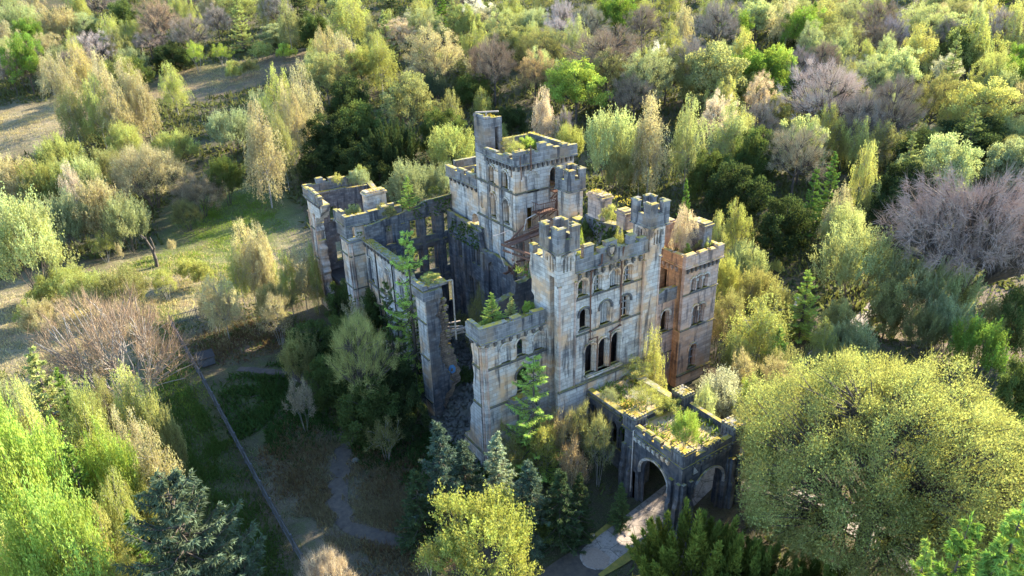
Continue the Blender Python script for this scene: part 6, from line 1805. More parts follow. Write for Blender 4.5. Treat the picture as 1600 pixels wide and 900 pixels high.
    ('birch', 213.4, 130.5, 10.0, 3.8, 'yg', 'yellow green birch well right of the grey bare tree'),
    ('budding', 80.5, 94.9, 9.3, 6.0, 'greygreen', 'grey green budding tree just left of the bright green sycamore'),
    ('larch', 93.6, 15.7, 12.9, 2.8, 'yg', 'yellow green larch in front of the forked pale tree'),
    ('willow', 68.6, 129.1, 6.6, 3.6, 'yg', 'small yellow green willow right of the pink blossom tree'),
    ('willow', 169.1, 104.7, 7.5, 4.3, 'greygreen', 'small grey green willow right of the grey bare tree'),
    ('birch', 6.6, 207.2, 9.3, 3.8, 'yg', 'yellow green birch well right of the pale left clearing'),
    ('bare', 194.5, 233.8, 11.6, 5.2, 'grey', 'grey bare tree well right of the white blossom tree on the crest'),
    ('birch', -4.0, 168.0, 10.3, 4.6, 'yg', 'yellow green birch well behind the tan willow dome'),
    ('broadleaf', 89.3, 33.3, 12.8, 4.5, 'palegreen', 'pale green broadleaf tree in front of the wide brown bare oak'),
    ('birch', 100.8, 316.6, 9.3, 3.8, 'palegreen', 'pale green birch well behind and right of the lime shrub by the upper clearing'),
    ('larch', 57.2, 120.7, 12.7, 2.9, 'yg', 'yellow green larch in front and right of the pink blossom tree'),
    ('larch', 270.1, 79.4, 14.0, 3.1, 'yg', 'yellow green larch well behind the yellow tree at the right'),
    ('bare', -12.7, 181.1, 10.8, 4.8, 'brown', 'brown bare tree well left of the lime shrub by the upper clearing'),
    ('birch', 297.8, 108.7, 13.7, 3.6, 'olive', 'olive green birch well behind the forked pale tree'),
    ('birch', 152.6, 400.9, 12.2, 4.5, 'yellow', 'bright yellow birch well behind the pink blossom tree'),
    ('dense', 69.8, 243.1, 7.4, 3.8, 'olive', 'small olive green evergreen thicket tree well left of the pink blossom tree'),
    ('broadleaf', 262.0, 84.6, 13.0, 4.4, 'palegreen', 'pale green broadleaf tree well behind and right of the forked pale tree'),
    ('bare', 179.6, 262.7, 13.1, 5.6, 'tan', 'tan bare tree well behind the white blossom tree on the crest'),
    ('birch', 121.1, 157.3, 13.8, 4.2, 'olive', 'olive green birch right of the white blossom tree on the crest'),
    ('birch', -37.1, 210.5, 11.1, 3.5, 'olive', 'olive green birch well behind the pale left clearing'),
    ('birch', 231.1, 196.6, 10.0, 3.6, 'yellow', 'bright yellow birch well behind the grey bare tree'),
    ('birch', 149.1, 66.4, 13.0, 3.8, 'palegreen', 'pale green birch behind the wide brown bare oak'),
    ('bare', 202.2, 45.3, 12.0, 5.7, 'brown', 'brown bare tree well behind the yellow tree at the right'),
    ('birch', 116.6, 38.2, 10.6, 3.8, 'olive', 'olive green birch just left of the forked pale tree'),
    ('birch', 131.6, 211.2, 10.4, 3.9, 'palegreen', 'pale green birch behind the white blossom tree on the crest'),
    ('budding', 73.5, 148.6, 13.1, 4.9, 'greygreen', 'grey green budding tree just right of the pink blossom tree'),
    ('bare', 30.0, 278.1, 13.2, 6.3, 'brown', 'brown bare tree well left of the pink blossom tree'),
    ('birch', 195.0, 315.6, 9.1, 3.9, 'yellow', 'bright yellow birch well behind the white blossom tree on the crest'),
    ('willow', 131.0, 250.9, 7.3, 4.0, 'greygreen', 'small grey green willow behind and left of the white blossom tree on the crest'),
    ('bare', 229.7, 320.2, 11.7, 5.9, 'tan', 'tan bare tree well behind and right of the white blossom tree on the crest'),
    ('willow', 258.9, 53.9, 6.7, 3.8, 'greygreen', 'small grey green willow well behind and right of the yellow tree at the right'),
    ('bare', 63.2, 256.5, 12.0, 5.8, 'pink', 'pinkish bare tree well behind and right of the lime shrub by the upper clearing'),
    ('birch', 226.9, 99.5, 12.5, 4.3, 'yg', 'yellow green birch well right of the green domed sycamore'),
    ('willow', -18.3, 223.1, 6.8, 3.9, 'yg', 'small yellow green willow well left of the lime shrub by the upper clearing'),
    ('budding', 237.7, 192.1, 10.7, 5.6, 'palegreen', 'pale green budding tree well behind the grey bare tree'),
    ('bare', -3.8, 354.5, 11.1, 4.6, 'pink', 'pinkish bare tree well behind the pale left clearing'),
    ('bare', 245.4, 244.8, 10.1, 5.6, 'grey', 'grey bare tree well behind and left of the grey bare tree'),
    ('dense', 316.0, 68.4, 7.5, 4.8, 'olive', 'small olive green evergreen thicket tree well right of the forked pale tree'),
    ('broadleaf', 86.6, 127.4, 9.9, 6.0, 'olive', 'olive green broadleaf tree in front and right of the white blossom tree on the crest'),
    ('blossom', 201.9, 162.2, 7.9, 3.5, 'cream', 'small cream white blossom tree behind the grey bare tree'),
    ('birch', 389.5, 105.2, 13.5, 3.7, 'yellow', 'bright yellow birch well behind the yellow tree at the right'),
    ('budding', 244.3, 380.1, 12.3, 5.9, 'olive', 'olive green budding tree well behind and right of the pink blossom tree'),
    ('willow', 328.0, 121.0, 6.8, 4.5, 'palegreen', 'small pale green willow well behind the forked pale tree'),
    ('birch', 331.5, 174.7, 14.3, 4.2, 'yg', 'yellow green birch well behind and right of the green domed sycamore'),
    ('birch', 105.5, 27.3, 10.0, 4.4, 'olive', 'olive green birch in front of the forked pale tree'),
    ('dense', 125.0, 156.3, 6.7, 4.1, 'darkgreen', 'small dark green evergreen thicket tree right of the white blossom tree on the crest'),
    ('budding', 145.0, 17.7, 13.8, 5.1, 'tan', 'tan budding tree right of the yellow tree at the right'),
    ('broadleaf', 97.0, 11.2, 13.1, 5.6, 'palegreen', 'pale green broadleaf tree in front and right of the forked pale tree'),
    ('birch', 209.4, 138.3, 12.4, 3.9, 'tan', 'tan birch behind and right of the grey bare tree'),
    ('birch', 95.0, 254.8, 11.0, 3.5, 'palegreen', 'pale green birch well left of the white blossom tree on the crest'),
    ('budding', 125.7, 367.0, 11.7, 4.9, 'olive', 'olive green budding tree well behind and left of the pink blossom tree'),
    ('birch', -1.7, 193.4, 11.2, 4.3, 'olive', 'olive green birch left of the lime shrub by the upper clearing'),
    ('dense', 113.8, 60.1, 6.9, 5.0, 'darkgreen', 'small dark green evergreen thicket tree just in front of the green domed sycamore'),
    ('broadleaf', 85.7, 147.0, 12.9, 4.2, 'yg', 'yellow green broadleaf tree right of the pink blossom tree'),
    ('blossom', 78.9, 168.5, 9.4, 3.6, 'cream', 'cream white blossom tree close behind and right of the pink blossom tree'),
    ('birch', 86.1, 44.2, 11.2, 3.7, 'yellow', 'bright yellow birch well left of the wide brown bare oak'),
    ('willow', 3.8, 285.3, 8.9, 4.6, 'yg', 'yellow green willow well left of the lime shrub by the upper clearing'),
    ('birch', 151.8, 6.6, 12.9, 3.3, 'yellow', 'bright yellow birch well right of the forked pale tree'),
    ('broadleaf', 45.6, 131.9, 11.6, 4.6, 'yg', 'yellow green broadleaf tree in front and left of the pink blossom tree'),
    ('bare', 187.1, 152.3, 11.9, 6.0, 'grey', 'grey bare tree behind the grey bare tree'),
    ('birch', 120.7, 46.4, 13.1, 3.9, 'olive', 'olive green birch close behind and right of the wide brown bare oak'),
    ('larch', 199.5, 53.2, 11.3, 2.9, 'green', 'fresh green larch well behind the yellow tree at the right'),
    ('bare', 86.0, 406.9, 11.4, 6.1, 'tan', 'tan bare tree well behind the lime shrub by the upper clearing'),
    ('budding', 86.5, 84.0, 14.0, 6.4, 'olive', 'olive green budding tree just right of the bright green sycamore'),
    ('birch', -19.4, 248.6, 11.4, 3.8, 'tan', 'tan birch well behind and left of the tan willow dome'),
    ('willow', 162.2, 296.3, 7.5, 3.7, 'palegreen', 'small pale green willow behind the white blossom tree on the crest'),
    ('budding', 200.0, 172.6, 12.8, 4.6, 'olive', 'olive green budding tree well behind the grey bare tree'),
    ('birch', 195.9, 384.8, 11.8, 3.2, 'palegreen', 'pale green birch well behind and left of the white blossom tree on the crest'),
    ('broadleaf', 98.9, 78.1, 13.4, 5.1, 'olive', 'olive green broadleaf tree right of the bright green sycamore'),
    ('birch', 276.5, 171.3, 14.8, 3.4, 'palegreen', 'pale green birch well behind and right of the grey bare tree'),
    ('birch', -30.2, 317.1, 13.3, 4.6, 'yellow', 'bright yellow birch well left of the lime shrub by the upper clearing'),
    ('willow', 363.8, 136.1, 7.1, 4.5, 'palegreen', 'small pale green willow well behind and right of the wide brown bare oak'),
    ('broadleaf', 197.7, 178.7, 10.1, 5.3, 'olive', 'olive green broadleaf tree well behind and left of the grey bare tree'),
    ('bare', 201.6, 148.2, 12.3, 6.1, 'pink', 'pinkish bare tree behind the grey bare tree'),
    ('larch', 61.5, 150.5, 13.1, 3.4, 'yg', 'yellow green larch just left of the pink blossom tree'),
    ('budding', 96.9, 337.1, 11.1, 5.8, 'yg', 'yellow green budding tree well behind and right of the lime shrub by the upper clearing'),
    ('birch', 140.9, 145.1, 12.6, 3.3, 'tan', 'tan birch well left of the grey bare tree'),
    ('dense', -41.2, 247.0, 9.4, 4.1, 'darkgreen', 'dark green evergreen thicket tree well behind and left of the pale left clearing'),
    ('broadleaf', 141.9, 300.7, 9.9, 4.7, 'yg', 'yellow green broadleaf tree well behind and left of the white blossom tree on the crest'),
    ('budding', 132.2, 47.0, 12.2, 5.6, 'palegreen', 'pale green budding tree right of the wide brown bare oak'),
    ('budding', 39.8, 215.9, 12.6, 6.2, 'yg', 'yellow green budding tree behind and right of the lime shrub by the upper clearing'),
    ('budding', 428.3, 141.0, 11.4, 5.2, 'greygreen', 'grey green budding tree well behind the yellow tree at the right'),
    ('budding', 123.3, 8.3, 9.8, 5.9, 'olive', 'olive green budding tree in front and right of the yellow tree at the right'),
    ('birch', 329.7, 180.0, 9.7, 4.0, 'yellow', 'bright yellow birch well right of the grey bare tree'),
    ('budding', 49.0, 311.6, 13.5, 6.1, 'yg', 'yellow green budding tree well behind the lime shrub by the upper clearing'),
    ('budding', 37.6, 442.3, 9.5, 6.4, 'greygreen', 'grey green budding tree well behind and left of the lime shrub by the upper clearing'),
    ('budding', 81.5, 89.1, 11.0, 4.5, 'olive', 'olive green budding tree close behind and right of the bright green sycamore'),
    ('willow', 166.8, 36.5, 6.6, 3.8, 'yg', 'small yellow green willow close behind the yellow tree at the right'),
    ('budding', 198.6, 125.8, 10.9, 6.5, 'yg', 'yellow green budding tree right of the grey bare tree'),
    ('budding', 61.3, 213.4, 14.0, 6.1, 'yg', 'yellow green budding tree well left of the pink blossom tree'),
    ('birch', -4.1, 247.3, 14.5, 3.5, 'yg', 'yellow green birch well behind the pale left clearing'),
    ('budding', 148.9, 186.6, 13.5, 4.2, 'greygreen', 'grey green budding tree right of the white blossom tree on the crest'),
    ('budding', 86.3, 115.6, 10.0, 5.0, 'olive', 'olive green budding tree in front and right of the white blossom tree on the crest'),
    ('dense', 310.2, 107.8, 9.8, 4.6, 'darkgreen', 'dark green evergreen thicket tree well behind the yellow tree at the right'),
    ('birch', 21.8, 205.0, 12.9, 3.4, 'yg', 'yellow green birch behind the lime shrub by the upper clearing'),
    ('broadleaf', 141.8, 47.1, 12.2, 5.5, 'palegreen', 'pale green broadleaf tree behind the forked pale tree'),
    ('budding', 175.1, 90.2, 11.2, 4.9, 'olive', 'olive green budding tree well right of the grey bare tree'),
    ('budding', 342.3, 101.9, 11.4, 5.3, 'yg', 'yellow green budding tree well behind the yellow tree at the right'),
    ('birch', 158.7, 21.2, 10.2, 3.6, 'yellow', 'bright yellow birch right of the yellow tree at the right'),
    ('broadleaf', 155.5, 99.8, 11.9, 5.7, 'palegreen', 'pale green broadleaf tree just right of the grey bare tree'),
    ('willow', 146.0, 211.1, 7.0, 3.8, 'greygreen', 'small grey green willow behind and right of the white blossom tree on the crest'),
    ('birch', 152.4, 15.7, 11.7, 3.5, 'yellow', 'bright yellow birch well behind the spreading bare tree'),
    ('birch', 121.6, 75.5, 13.8, 3.2, 'yellow', 'bright yellow birch close behind and left of the green domed sycamore'),
    ('birch', 243.2, 144.8, 9.3, 3.5, 'olive', 'olive green birch well right of the grey bare tree'),
    ('budding', 213.7, 78.6, 12.7, 4.9, 'palegreen', 'pale green budding tree well behind the yellow tree at the right'),
    ('birch', 97.9, 60.0, 12.0, 3.8, 'yellow', 'bright yellow birch in front and left of the green domed sycamore'),
    ('birch', 189.5, 367.3, 10.6, 3.9, 'yg', 'yellow green birch well behind and left of the white blossom tree on the crest'),
    ('willow', 153.2, 20.2, 8.1, 4.8, 'palegreen', 'pale green willow right of the yellow tree at the right'),
    ('bare', 69.9, 113.7, 12.2, 4.7, 'brown', 'brown bare tree in front of the white blossom tree on the crest'),
    ('dense', 186.9, 245.4, 7.0, 4.7, 'darkgreen', 'small dark green evergreen thicket tree well right of the pink blossom tree'),
    ('dense', 246.7, 325.2, 9.5, 4.6, 'dark', 'very dark evergreen thicket tree well right of the pink blossom tree'),
    ('budding', 92.9, 138.9, 12.7, 6.1, 'palegreen', 'pale green budding tree just right of the white blossom tree on the crest'),
    ('budding', 318.7, 197.2, 10.0, 5.8, 'tan', 'tan budding tree well behind and right of the grey bare tree'),
    ('budding', 37.1, 222.2, 13.9, 5.7, 'palegreen', 'pale green budding tree behind and right of the lime shrub by the upper clearing'),
    ('bare', 135.1, 62.5, 11.5, 4.7, 'brown', 'brown bare tree behind the wide brown bare oak'),
    ('larch', 244.9, 74.3, 11.4, 2.7, 'green', 'fresh green larch well behind and right of the forked pale tree'),
    ('birch', 99.8, 35.3, 12.6, 3.6, 'yellow', 'bright yellow birch in front of the wide brown bare oak'),
    ('birch', 282.4, 252.9, 10.3, 4.0, 'yg', 'yellow green birch well behind the green domed sycamore'),
    ('budding', 197.8, 63.8, 11.0, 5.4, 'olive', 'olive green budding tree well behind the yellow tree at the right'),
    ('broadleaf', 240.8, 76.1, 10.2, 5.0, 'yg', 'yellow green broadleaf tree well behind the yellow tree at the right'),
    ('larch', 86.9, 156.9, 14.9, 2.8, 'yg', 'yellow green larch just left of the white blossom tree on the crest'),
    ('bare', -9.6, 316.4, 11.0, 6.7, 'grey', 'grey bare tree well left of the lime shrub by the upper clearing'),
    ('blossom', 34.5, 463.0, 8.4, 4.4, 'cream', 'cream white blossom tree well behind and left of the lime shrub by the upper clearing'),
    ('budding', -21.5, 374.8, 9.4, 6.3, 'tan', 'tan budding tree well left of the lime shrub by the upper clearing'),
    ('broadleaf', 180.3, 124.9, 11.3, 5.8, 'yg', 'yellow green broadleaf tree behind and right of the grey bare tree'),
    ('budding', 266.2, 107.1, 11.1, 5.8, 'palegreen', 'pale green budding tree well behind the forked pale tree'),
    ('willow', 96.7, 119.7, 9.0, 3.8, 'greygreen', 'grey green willow behind the bright green sycamore'),
    ('birch', 274.3, 77.4, 11.4, 3.5, 'yg', 'yellow green birch well behind the yellow tree at the right'),
    ('bare', 29.5, 248.3, 11.8, 6.4, 'grey', 'grey bare tree behind the lime shrub by the upper clearing'),
    ('dense', 157.7, 90.3, 8.6, 4.0, 'dark', 'very dark evergreen thicket tree right of the grey bare tree'),
    ('budding', 283.7, 60.3, 13.3, 5.8, 'yg', 'yellow green budding tree well behind and right of the yellow tree at the right'),
    ('willow', -48.0, 262.7, 8.5, 4.0, 'greygreen', 'grey green willow well behind and left of the pale left clearing'),
    ('birch', -1.1, 204.1, 13.0, 4.0, 'yg', 'yellow green birch well behind and right of the pale left clearing'),
    ('birch', 199.1, 57.1, 14.5, 4.2, 'yellow', 'bright yellow birch well behind and right of the forked pale tree'),
    ('birch', 348.9, 148.1, 14.8, 4.6, 'yg', 'yellow green birch well behind the forked pale tree'),
    ('willow', -29.3, 378.8, 8.1, 4.7, 'greygreen', 'grey green willow well behind the pale left clearing'),
    ('bare', 161.3, 65.8, 12.3, 6.3, 'brown', 'brown bare tree well behind and right of the wide brown bare oak'),
    ('willow', 308.5, 81.6, 7.2, 4.6, 'palegreen', 'small pale green willow well behind and right of the forked pale tree'),
    ('broadleaf', 227.9, 235.2, 10.3, 4.3, 'yg', 'yellow green broadleaf tree well behind and left of the grey bare tree'),
    ('bare', 59.1, 420.3, 12.9, 6.8, 'pink', 'pinkish bare tree well behind the lime shrub by the upper clearing'),
    ('broadleaf', 38.6, 241.6, 10.1, 4.5, 'yg', 'yellow green broadleaf tree behind the lime shrub by the upper clearing'),
    ('budding', 240.2, 39.7, 12.7, 5.7, 'olive', 'olive green budding tree well behind and right of the yellow tree at the right'),
    ('budding', 124.4, 235.0, 9.7, 4.7, 'palegreen', 'pale green budding tree behind and left of the white blossom tree on the crest'),
    ('budding', 285.2, 208.2, 12.6, 5.4, 'olive', 'olive green budding tree well behind the green domed sycamore'),
    ('dense', 8.7, 429.4, 7.7, 3.5, 'darkgreen', 'small dark green evergreen thicket tree well behind the pale left clearing'),
    ('budding', 108.2, 62.5, 9.3, 5.8, 'yg', 'yellow green budding tree just in front of the green domed sycamore'),
    ('budding', 179.7, 64.1, 13.9, 6.4, 'palegreen', 'pale green budding tree well behind and left of the yellow tree at the right'),
    ('budding', 217.7, 80.4, 9.7, 4.5, 'greygreen', 'grey green budding tree well behind the forked pale tree'),
    ('budding', 141.6, 13.8, 10.8, 5.1, 'olive', 'olive green budding tree right of the yellow tree at the right'),
    ('budding', -34.1, 255.3, 9.1, 4.6, 'tan', 'tan budding tree well behind and left of the tan willow dome'),
    ('willow', 225.7, 198.3, 7.8, 4.8, 'greygreen', 'small grey green willow well behind the grey bare tree'),
    ('birch', 80.8, 42.5, 14.5, 4.4, 'palegreen', 'pale green birch well in front of the green domed sycamore'),
    ('bare', 39.8, 264.9, 13.3, 5.3, 'pink', 'pinkish bare tree well left of the pink blossom tree'),
    ('budding', -23.0, 273.6, 10.5, 4.6, 'palegreen', 'pale green budding tree well left of the lime shrub by the upper clearing'),
    ('birch', 142.2, 4.2, 10.3, 3.2, 'tan', 'tan birch well right of the yellow tree at the right'),
    ('budding', 161.6, 177.2, 10.8, 6.0, 'olive', 'olive green budding tree well right of the white blossom tree on the crest'),
    ('budding', 216.2, 141.0, 12.3, 4.4, 'yg', 'yellow green budding tree well behind and right of the grey bare tree'),
    ('birch', -30.3, 255.2, 13.7, 3.4, 'yellow', 'bright yellow birch well behind and left of the tan willow dome'),
    ('budding', 178.1, 130.9, 10.0, 4.0, 'greygreen', 'grey green budding tree behind the grey bare tree'),
    ('birch', 41.9, 150.1, 10.3, 4.4, 'yg', 'yellow green birch left of the pink blossom tree'),
    ('dense', 206.8, 109.9, 9.6, 3.9, 'dark', 'very dark evergreen thicket tree well right of the grey bare tree'),
    ('broadleaf', 419.5, 115.3, 9.2, 5.3, 'yg', 'yellow green broadleaf tree well behind and right of the yellow tree at the right'),
    ('larch', -42.5, 315.1, 12.8, 3.5, 'yg', 'yellow green larch well left of the lime shrub by the upper clearing'),
    ('broadleaf', 133.9, 221.1, 13.6, 4.4, 'palegreen', 'pale green broadleaf tree behind the white blossom tree on the crest'),
    ('blossom', 162.8, 278.7, 8.7, 3.6, 'pink', 'pinkish blossom tree behind the white blossom tree on the crest'),
    ('bare', 167.7, 26.3, 11.2, 5.0, 'tan', 'tan bare tree right of the yellow tree at the right'),
    ('bare', 325.1, 278.1, 14.1, 5.3, 'brown', 'brown bare tree well behind the grey bare tree'),
    ('broadleaf', 142.9, 138.1, 13.2, 4.3, 'yg', 'yellow green broadleaf tree left of the grey bare tree'),
    ('birch', 163.8, 27.6, 12.2, 3.5, 'tan', 'tan birch behind and right of the yellow tree at the right'),
    ('dense', -2.0, 172.3, 9.1, 4.6, 'darkgreen', 'dark green evergreen thicket tree well right of the pale left clearing'),
    ('birch', 212.9, 112.5, 14.0, 4.0, 'yellow', 'bright yellow birch well behind the wide brown bare oak'),
    ('bare', 8.1, 294.4, 14.9, 4.5, 'tan', 'tan bare tree well behind and left of the lime shrub by the upper clearing'),
    ('bare', 245.3, 68.7, 10.6, 5.6, 'tan', 'tan bare tree well behind the yellow tree at the right'),
    ('larch', 117.8, 17.7, 13.2, 2.8, 'yg', 'yellow green larch in front and left of the yellow tree at the right'),
    ('bare', -30.9, 219.3, 14.1, 4.8, 'brown', 'brown bare tree well behind the pale left clearing'),
    ('birch', 238.1, 175.2, 10.3, 3.7, 'yg', 'yellow green birch well behind the wide brown bare oak'),
    ('broadleaf', 60.5, 350.4, 12.4, 4.4, 'olive', 'olive green broadleaf tree well behind the lime shrub by the upper clearing'),
    ('larch', 212.7, 145.7, 13.8, 2.9, 'green', 'fresh green larch behind and right of the grey bare tree'),
    ('dense', 97.0, 384.6, 7.4, 3.5, 'darkgreen', 'small dark green evergreen thicket tree well behind the lime shrub by the upper clearing'),
    ('bare', 165.9, 316.1, 14.2, 6.6, 'brown', 'brown bare tree well behind the white blossom tree on the crest'),
    ('birch', 241.2, 225.3, 12.4, 4.3, 'yg', 'yellow green birch well right of the white blossom tree on the crest'),
    ('willow', -7.3, 181.8, 6.5, 4.0, 'yg', 'small yellow green willow left of the lime shrub by the upper clearing'),
    ('birch', 194.5, 100.5, 12.3, 3.6, 'tan', 'tan birch well right of the grey bare tree'),
    ('budding', -23.4, 358.6, 11.1, 5.4, 'olive', 'olive green budding tree well behind the pale left clearing'),
    ('broadleaf', -40.7, 370.3, 9.7, 4.9, 'yg', 'yellow green broadleaf tree well behind the pale left clearing'),
    ('birch', -0.9, 297.7, 10.1, 4.4, 'yg', 'yellow green birch well behind and left of the tall clearing birch'),
    ('budding', 170.7, 160.0, 14.0, 5.4, 'yg', 'yellow green budding tree behind and left of the grey bare tree'),
    ('birch', 191.7, 65.6, 10.9, 3.5, 'tan', 'tan birch well behind the forked pale tree'),
    ('birch', 40.5, 141.8, 14.9, 3.4, 'tan', 'tan birch well left of the olive oak'),
    ('budding', 173.5, 82.9, 12.0, 6.1, 'greygreen', 'grey green budding tree well right of the green domed sycamore'),
    ('willow', 74.2, 240.1, 6.6, 4.7, 'yg', 'small yellow green willow well left of the pink blossom tree'),
    ('willow', 67.7, 344.4, 8.7, 4.7, 'palegreen', 'pale green willow well behind the lime shrub by the upper clearing'),
    ('birch', -39.5, 253.2, 14.0, 4.1, 'olive', 'olive green birch well behind and left of the tan willow dome'),
    ('birch', 55.8, 144.5, 10.2, 3.9, 'yg', 'yellow green birch just left of the pink blossom tree'),
    ('birch', 192.5, 86.3, 12.7, 3.4, 'yg', 'rounded yellow green birch well right of the green domed sycamore'),
    ('willow', 410.0, 164.1, 7.0, 4.0, 'palegreen', 'small pale green willow well right of the grey bare tree'),
    ('budding', 151.7, 31.3, 13.3, 4.3, 'yg', 'yellow green budding tree close behind the yellow tree at the right'),
    ('dense', 100.2, 158.8, 9.8, 4.4, 'darkgreen', 'dark green evergreen thicket tree just right of the white blossom tree on the crest'),
    ('blossom', 50.0, 150.9, 7.4, 3.3, 'pink', 'small pinkish blossom tree left of the pink blossom tree'),
    ('budding', 73.3, 427.0, 11.3, 4.6, 'yg', 'yellow green budding tree well left of the white blossom tree on the crest'),
    ('bare', -28.1, 261.9, 10.0, 5.0, 'brown', 'brown bare tree well behind and left of the tan willow dome'),
    ('budding', -43.1, 458.6, 9.8, 6.0, 'greygreen', 'grey green budding tree well behind the pale left clearing'),
    ('bare', 291.8, 160.1, 11.5, 5.0, 'grey', 'grey bare tree well right of the grey bare tree'),
    ('birch', 217.4, 203.7, 12.7, 3.5, 'yellow', 'bright yellow birch well behind and left of the grey bare tree'),
    ('birch', 152.6, 314.0, 14.6, 3.3, 'yg', 'yellow green birch well behind the pink blossom tree'),
    ('budding', -5.6, 224.0, 10.3, 5.6, 'palegreen', 'pale green budding tree well behind and right of the pale left clearing'),
    ('willow', 116.9, 48.7, 8.9, 4.0, 'yg', 'yellow green willow just left of the wide brown bare oak'),
    ('birch', 208.0, 147.2, 13.0, 4.4, 'yellow', 'bright yellow birch behind the grey bare tree'),
    ('birch', 144.2, 52.3, 10.3, 4.2, 'yg', 'yellow green birch right of the wide brown bare oak'),
    ('birch', 42.2, 174.5, 14.5, 4.6, 'olive', 'olive green birch well left of the pink blossom tree'),
    ('bare', 138.0, 52.5, 10.1, 6.8, 'tan', 'tan bare tree behind and right of the wide brown bare oak'),
    ('broadleaf', 152.7, 81.6, 13.9, 5.7, 'green', 'fresh green broadleaf tree behind and right of the green domed sycamore'),
    ('bare', 2.8, 254.9, 14.5, 6.1, 'grey', 'grey bare tree well behind and right of the pale left clearing'),
    ('blossom', 153.0, 42.0, 9.9, 4.0, 'cream', 'cream white blossom tree behind and left of the yellow tree at the right'),
    ('birch', 135.2, 124.5, 10.9, 4.2, 'yg', 'yellow green birch well behind and right of the bright green sycamore'),
    ('birch', 179.8, 32.8, 13.1, 3.9, 'yg', 'yellow green birch behind and right of the yellow tree at the right'),
    ('birch', 156.4, 135.7, 10.6, 4.4, 'yg', 'yellow green birch well behind and left of the green domed sycamore'),
    ('dense', 272.0, 184.7, 7.3, 4.5, 'darkgreen', 'small dark green evergreen thicket tree well behind and right of the grey bare tree'),
    ('birch', 115.4, 251.9, 10.9, 3.5, 'palegreen', 'pale green birch well behind the pink blossom tree'),
    ('larch', 166.2, 88.3, 11.9, 2.7, 'green', 'fresh green larch right of the grey bare tree'),
    ('broadleaf', 127.1, 0.6, 9.5, 5.8, 'yg', 'yellow green broadleaf tree well right of the yellow tree at the right'),
    ('budding', 176.2, 219.9, 12.3, 4.1, 'tan', 'tan budding tree well right of the white blossom tree on the crest'),
    ('birch', 271.8, 252.3, 14.2, 4.4, 'yellow', 'bright yellow birch well behind the green domed sycamore'),
    ('birch', 90.3, 180.6, 11.1, 3.6, 'yg', 'yellow green birch left of the white blossom tree on the crest'),
    ('broadleaf', -47.7, 387.7, 10.9, 4.6, 'yg', 'yellow green broadleaf tree well left of the lime shrub by the upper clearing'),
    ('larch', 294.8, 152.7, 12.9, 3.0, 'yg', 'yellow green larch well right of the grey bare tree'),
    ('birch', -33.2, 244.0, 12.0, 3.4, 'olive', 'olive green birch well left of the tall clearing birch'),
    ('willow', 116.2, 91.2, 7.9, 3.8, 'yg', 'small yellow green willow in front and left of the grey bare tree'),
    ('budding', 226.5, 151.8, 9.3, 6.2, 'tan', 'tan budding tree well behind the green domed sycamore'),
    ('budding', -26.0, 190.4, 10.3, 4.3, 'tan', 'tan budding tree behind the pale left clearing'),
    ('birch', 185.1, 164.5, 14.6, 3.1, 'yg', 'yellow green birch behind and left of the grey bare tree'),
    ('larch', 167.4, 217.5, 12.2, 3.2, 'green', 'fresh green larch well behind and right of the white blossom tree on the crest'),
    ('budding', 116.4, -0.0, 13.0, 5.0, 'palegreen', 'pale green budding tree well in front and right of the yellow tree at the right'),
    ('budding', 203.7, 65.2, 9.6, 6.4, 'tan', 'tan budding tree well behind the yellow tree at the right'),
    ('broadleaf', 176.6, 36.1, 11.4, 4.0, 'green', 'fresh green broadleaf tree well right of the forked pale tree'),
    ('budding', 89.8, 121.5, 10.1, 5.4, 'yg', 'yellow green budding tree right of the white blossom tree on the crest'),
    ('willow', 122.1, 26.8, 6.3, 4.3, 'palegreen', 'small pale green willow in front and right of the forked pale tree'),
    ('budding', 42.0, 332.2, 10.6, 4.6, 'yg', 'yellow green budding tree well behind and right of the pale left clearing'),
    ('bare', 308.0, 102.1, 10.2, 6.7, 'pink', 'pinkish bare tree well behind and right of the forked pale tree'),
    ('broadleaf', 15.8, 430.5, 11.7, 5.0, 'palegreen', 'pale green broadleaf tree well behind and left of the lime shrub by the upper clearing'),
    ('birch', 205.4, 126.3, 12.0, 3.6, 'tan', 'tan birch right of the grey bare tree'),
    ('birch', 73.6, 121.2, 14.6, 3.5, 'yg', 'yellow green birch right of the pink blossom tree'),
    ('birch', 172.4, 31.9, 9.8, 3.9, 'yg', 'yellow green birch well right of the wide brown bare oak'),
    ('budding', 31.5, 221.5, 12.0, 4.7, 'tan', 'tan budding tree behind the lime shrub by the upper clearing'),
    ('birch', 30.7, 442.2, 9.2, 4.1, 'yg', 'yellow green birch well behind and left of the lime shrub by the upper clearing'),
    ('birch', -41.5, 281.2, 13.5, 3.1, 'olive', 'rounded olive green birch well behind the pale left clearing'),
    ('birch', 190.0, 32.2, 12.3, 4.0, 'tan', 'tan birch well right of the forked pale tree'),
    ('willow', 26.6, 445.2, 8.3, 3.8, 'yg', 'yellow green willow well behind and left of the lime shrub by the upper clearing'),
    ('birch', 21.7, 268.0, 10.9, 4.5, 'tan', 'tan birch behind and left of the lime shrub by the upper clearing'),
    ('budding', -44.2, 242.8, 10.1, 6.5, 'greygreen', 'grey green budding tree well behind and left of the pale left clearing'),
    ('budding', 226.5, 56.9, 11.9, 4.4, 'olive', 'olive green budding tree well behind and right of the forked pale tree'),
    ('birch', 188.8, 54.6, 13.9, 3.4, 'palegreen', 'pale green birch well behind and right of the forked pale tree'),
    ('birch', 253.7, 123.3, 13.9, 4.5, 'yg', 'rounded yellow green birch well right of the grey bare tree'),
    ('willow', -39.6, 362.0, 6.6, 4.7, 'yg', 'small yellow green willow well behind and left of the tan willow dome'),
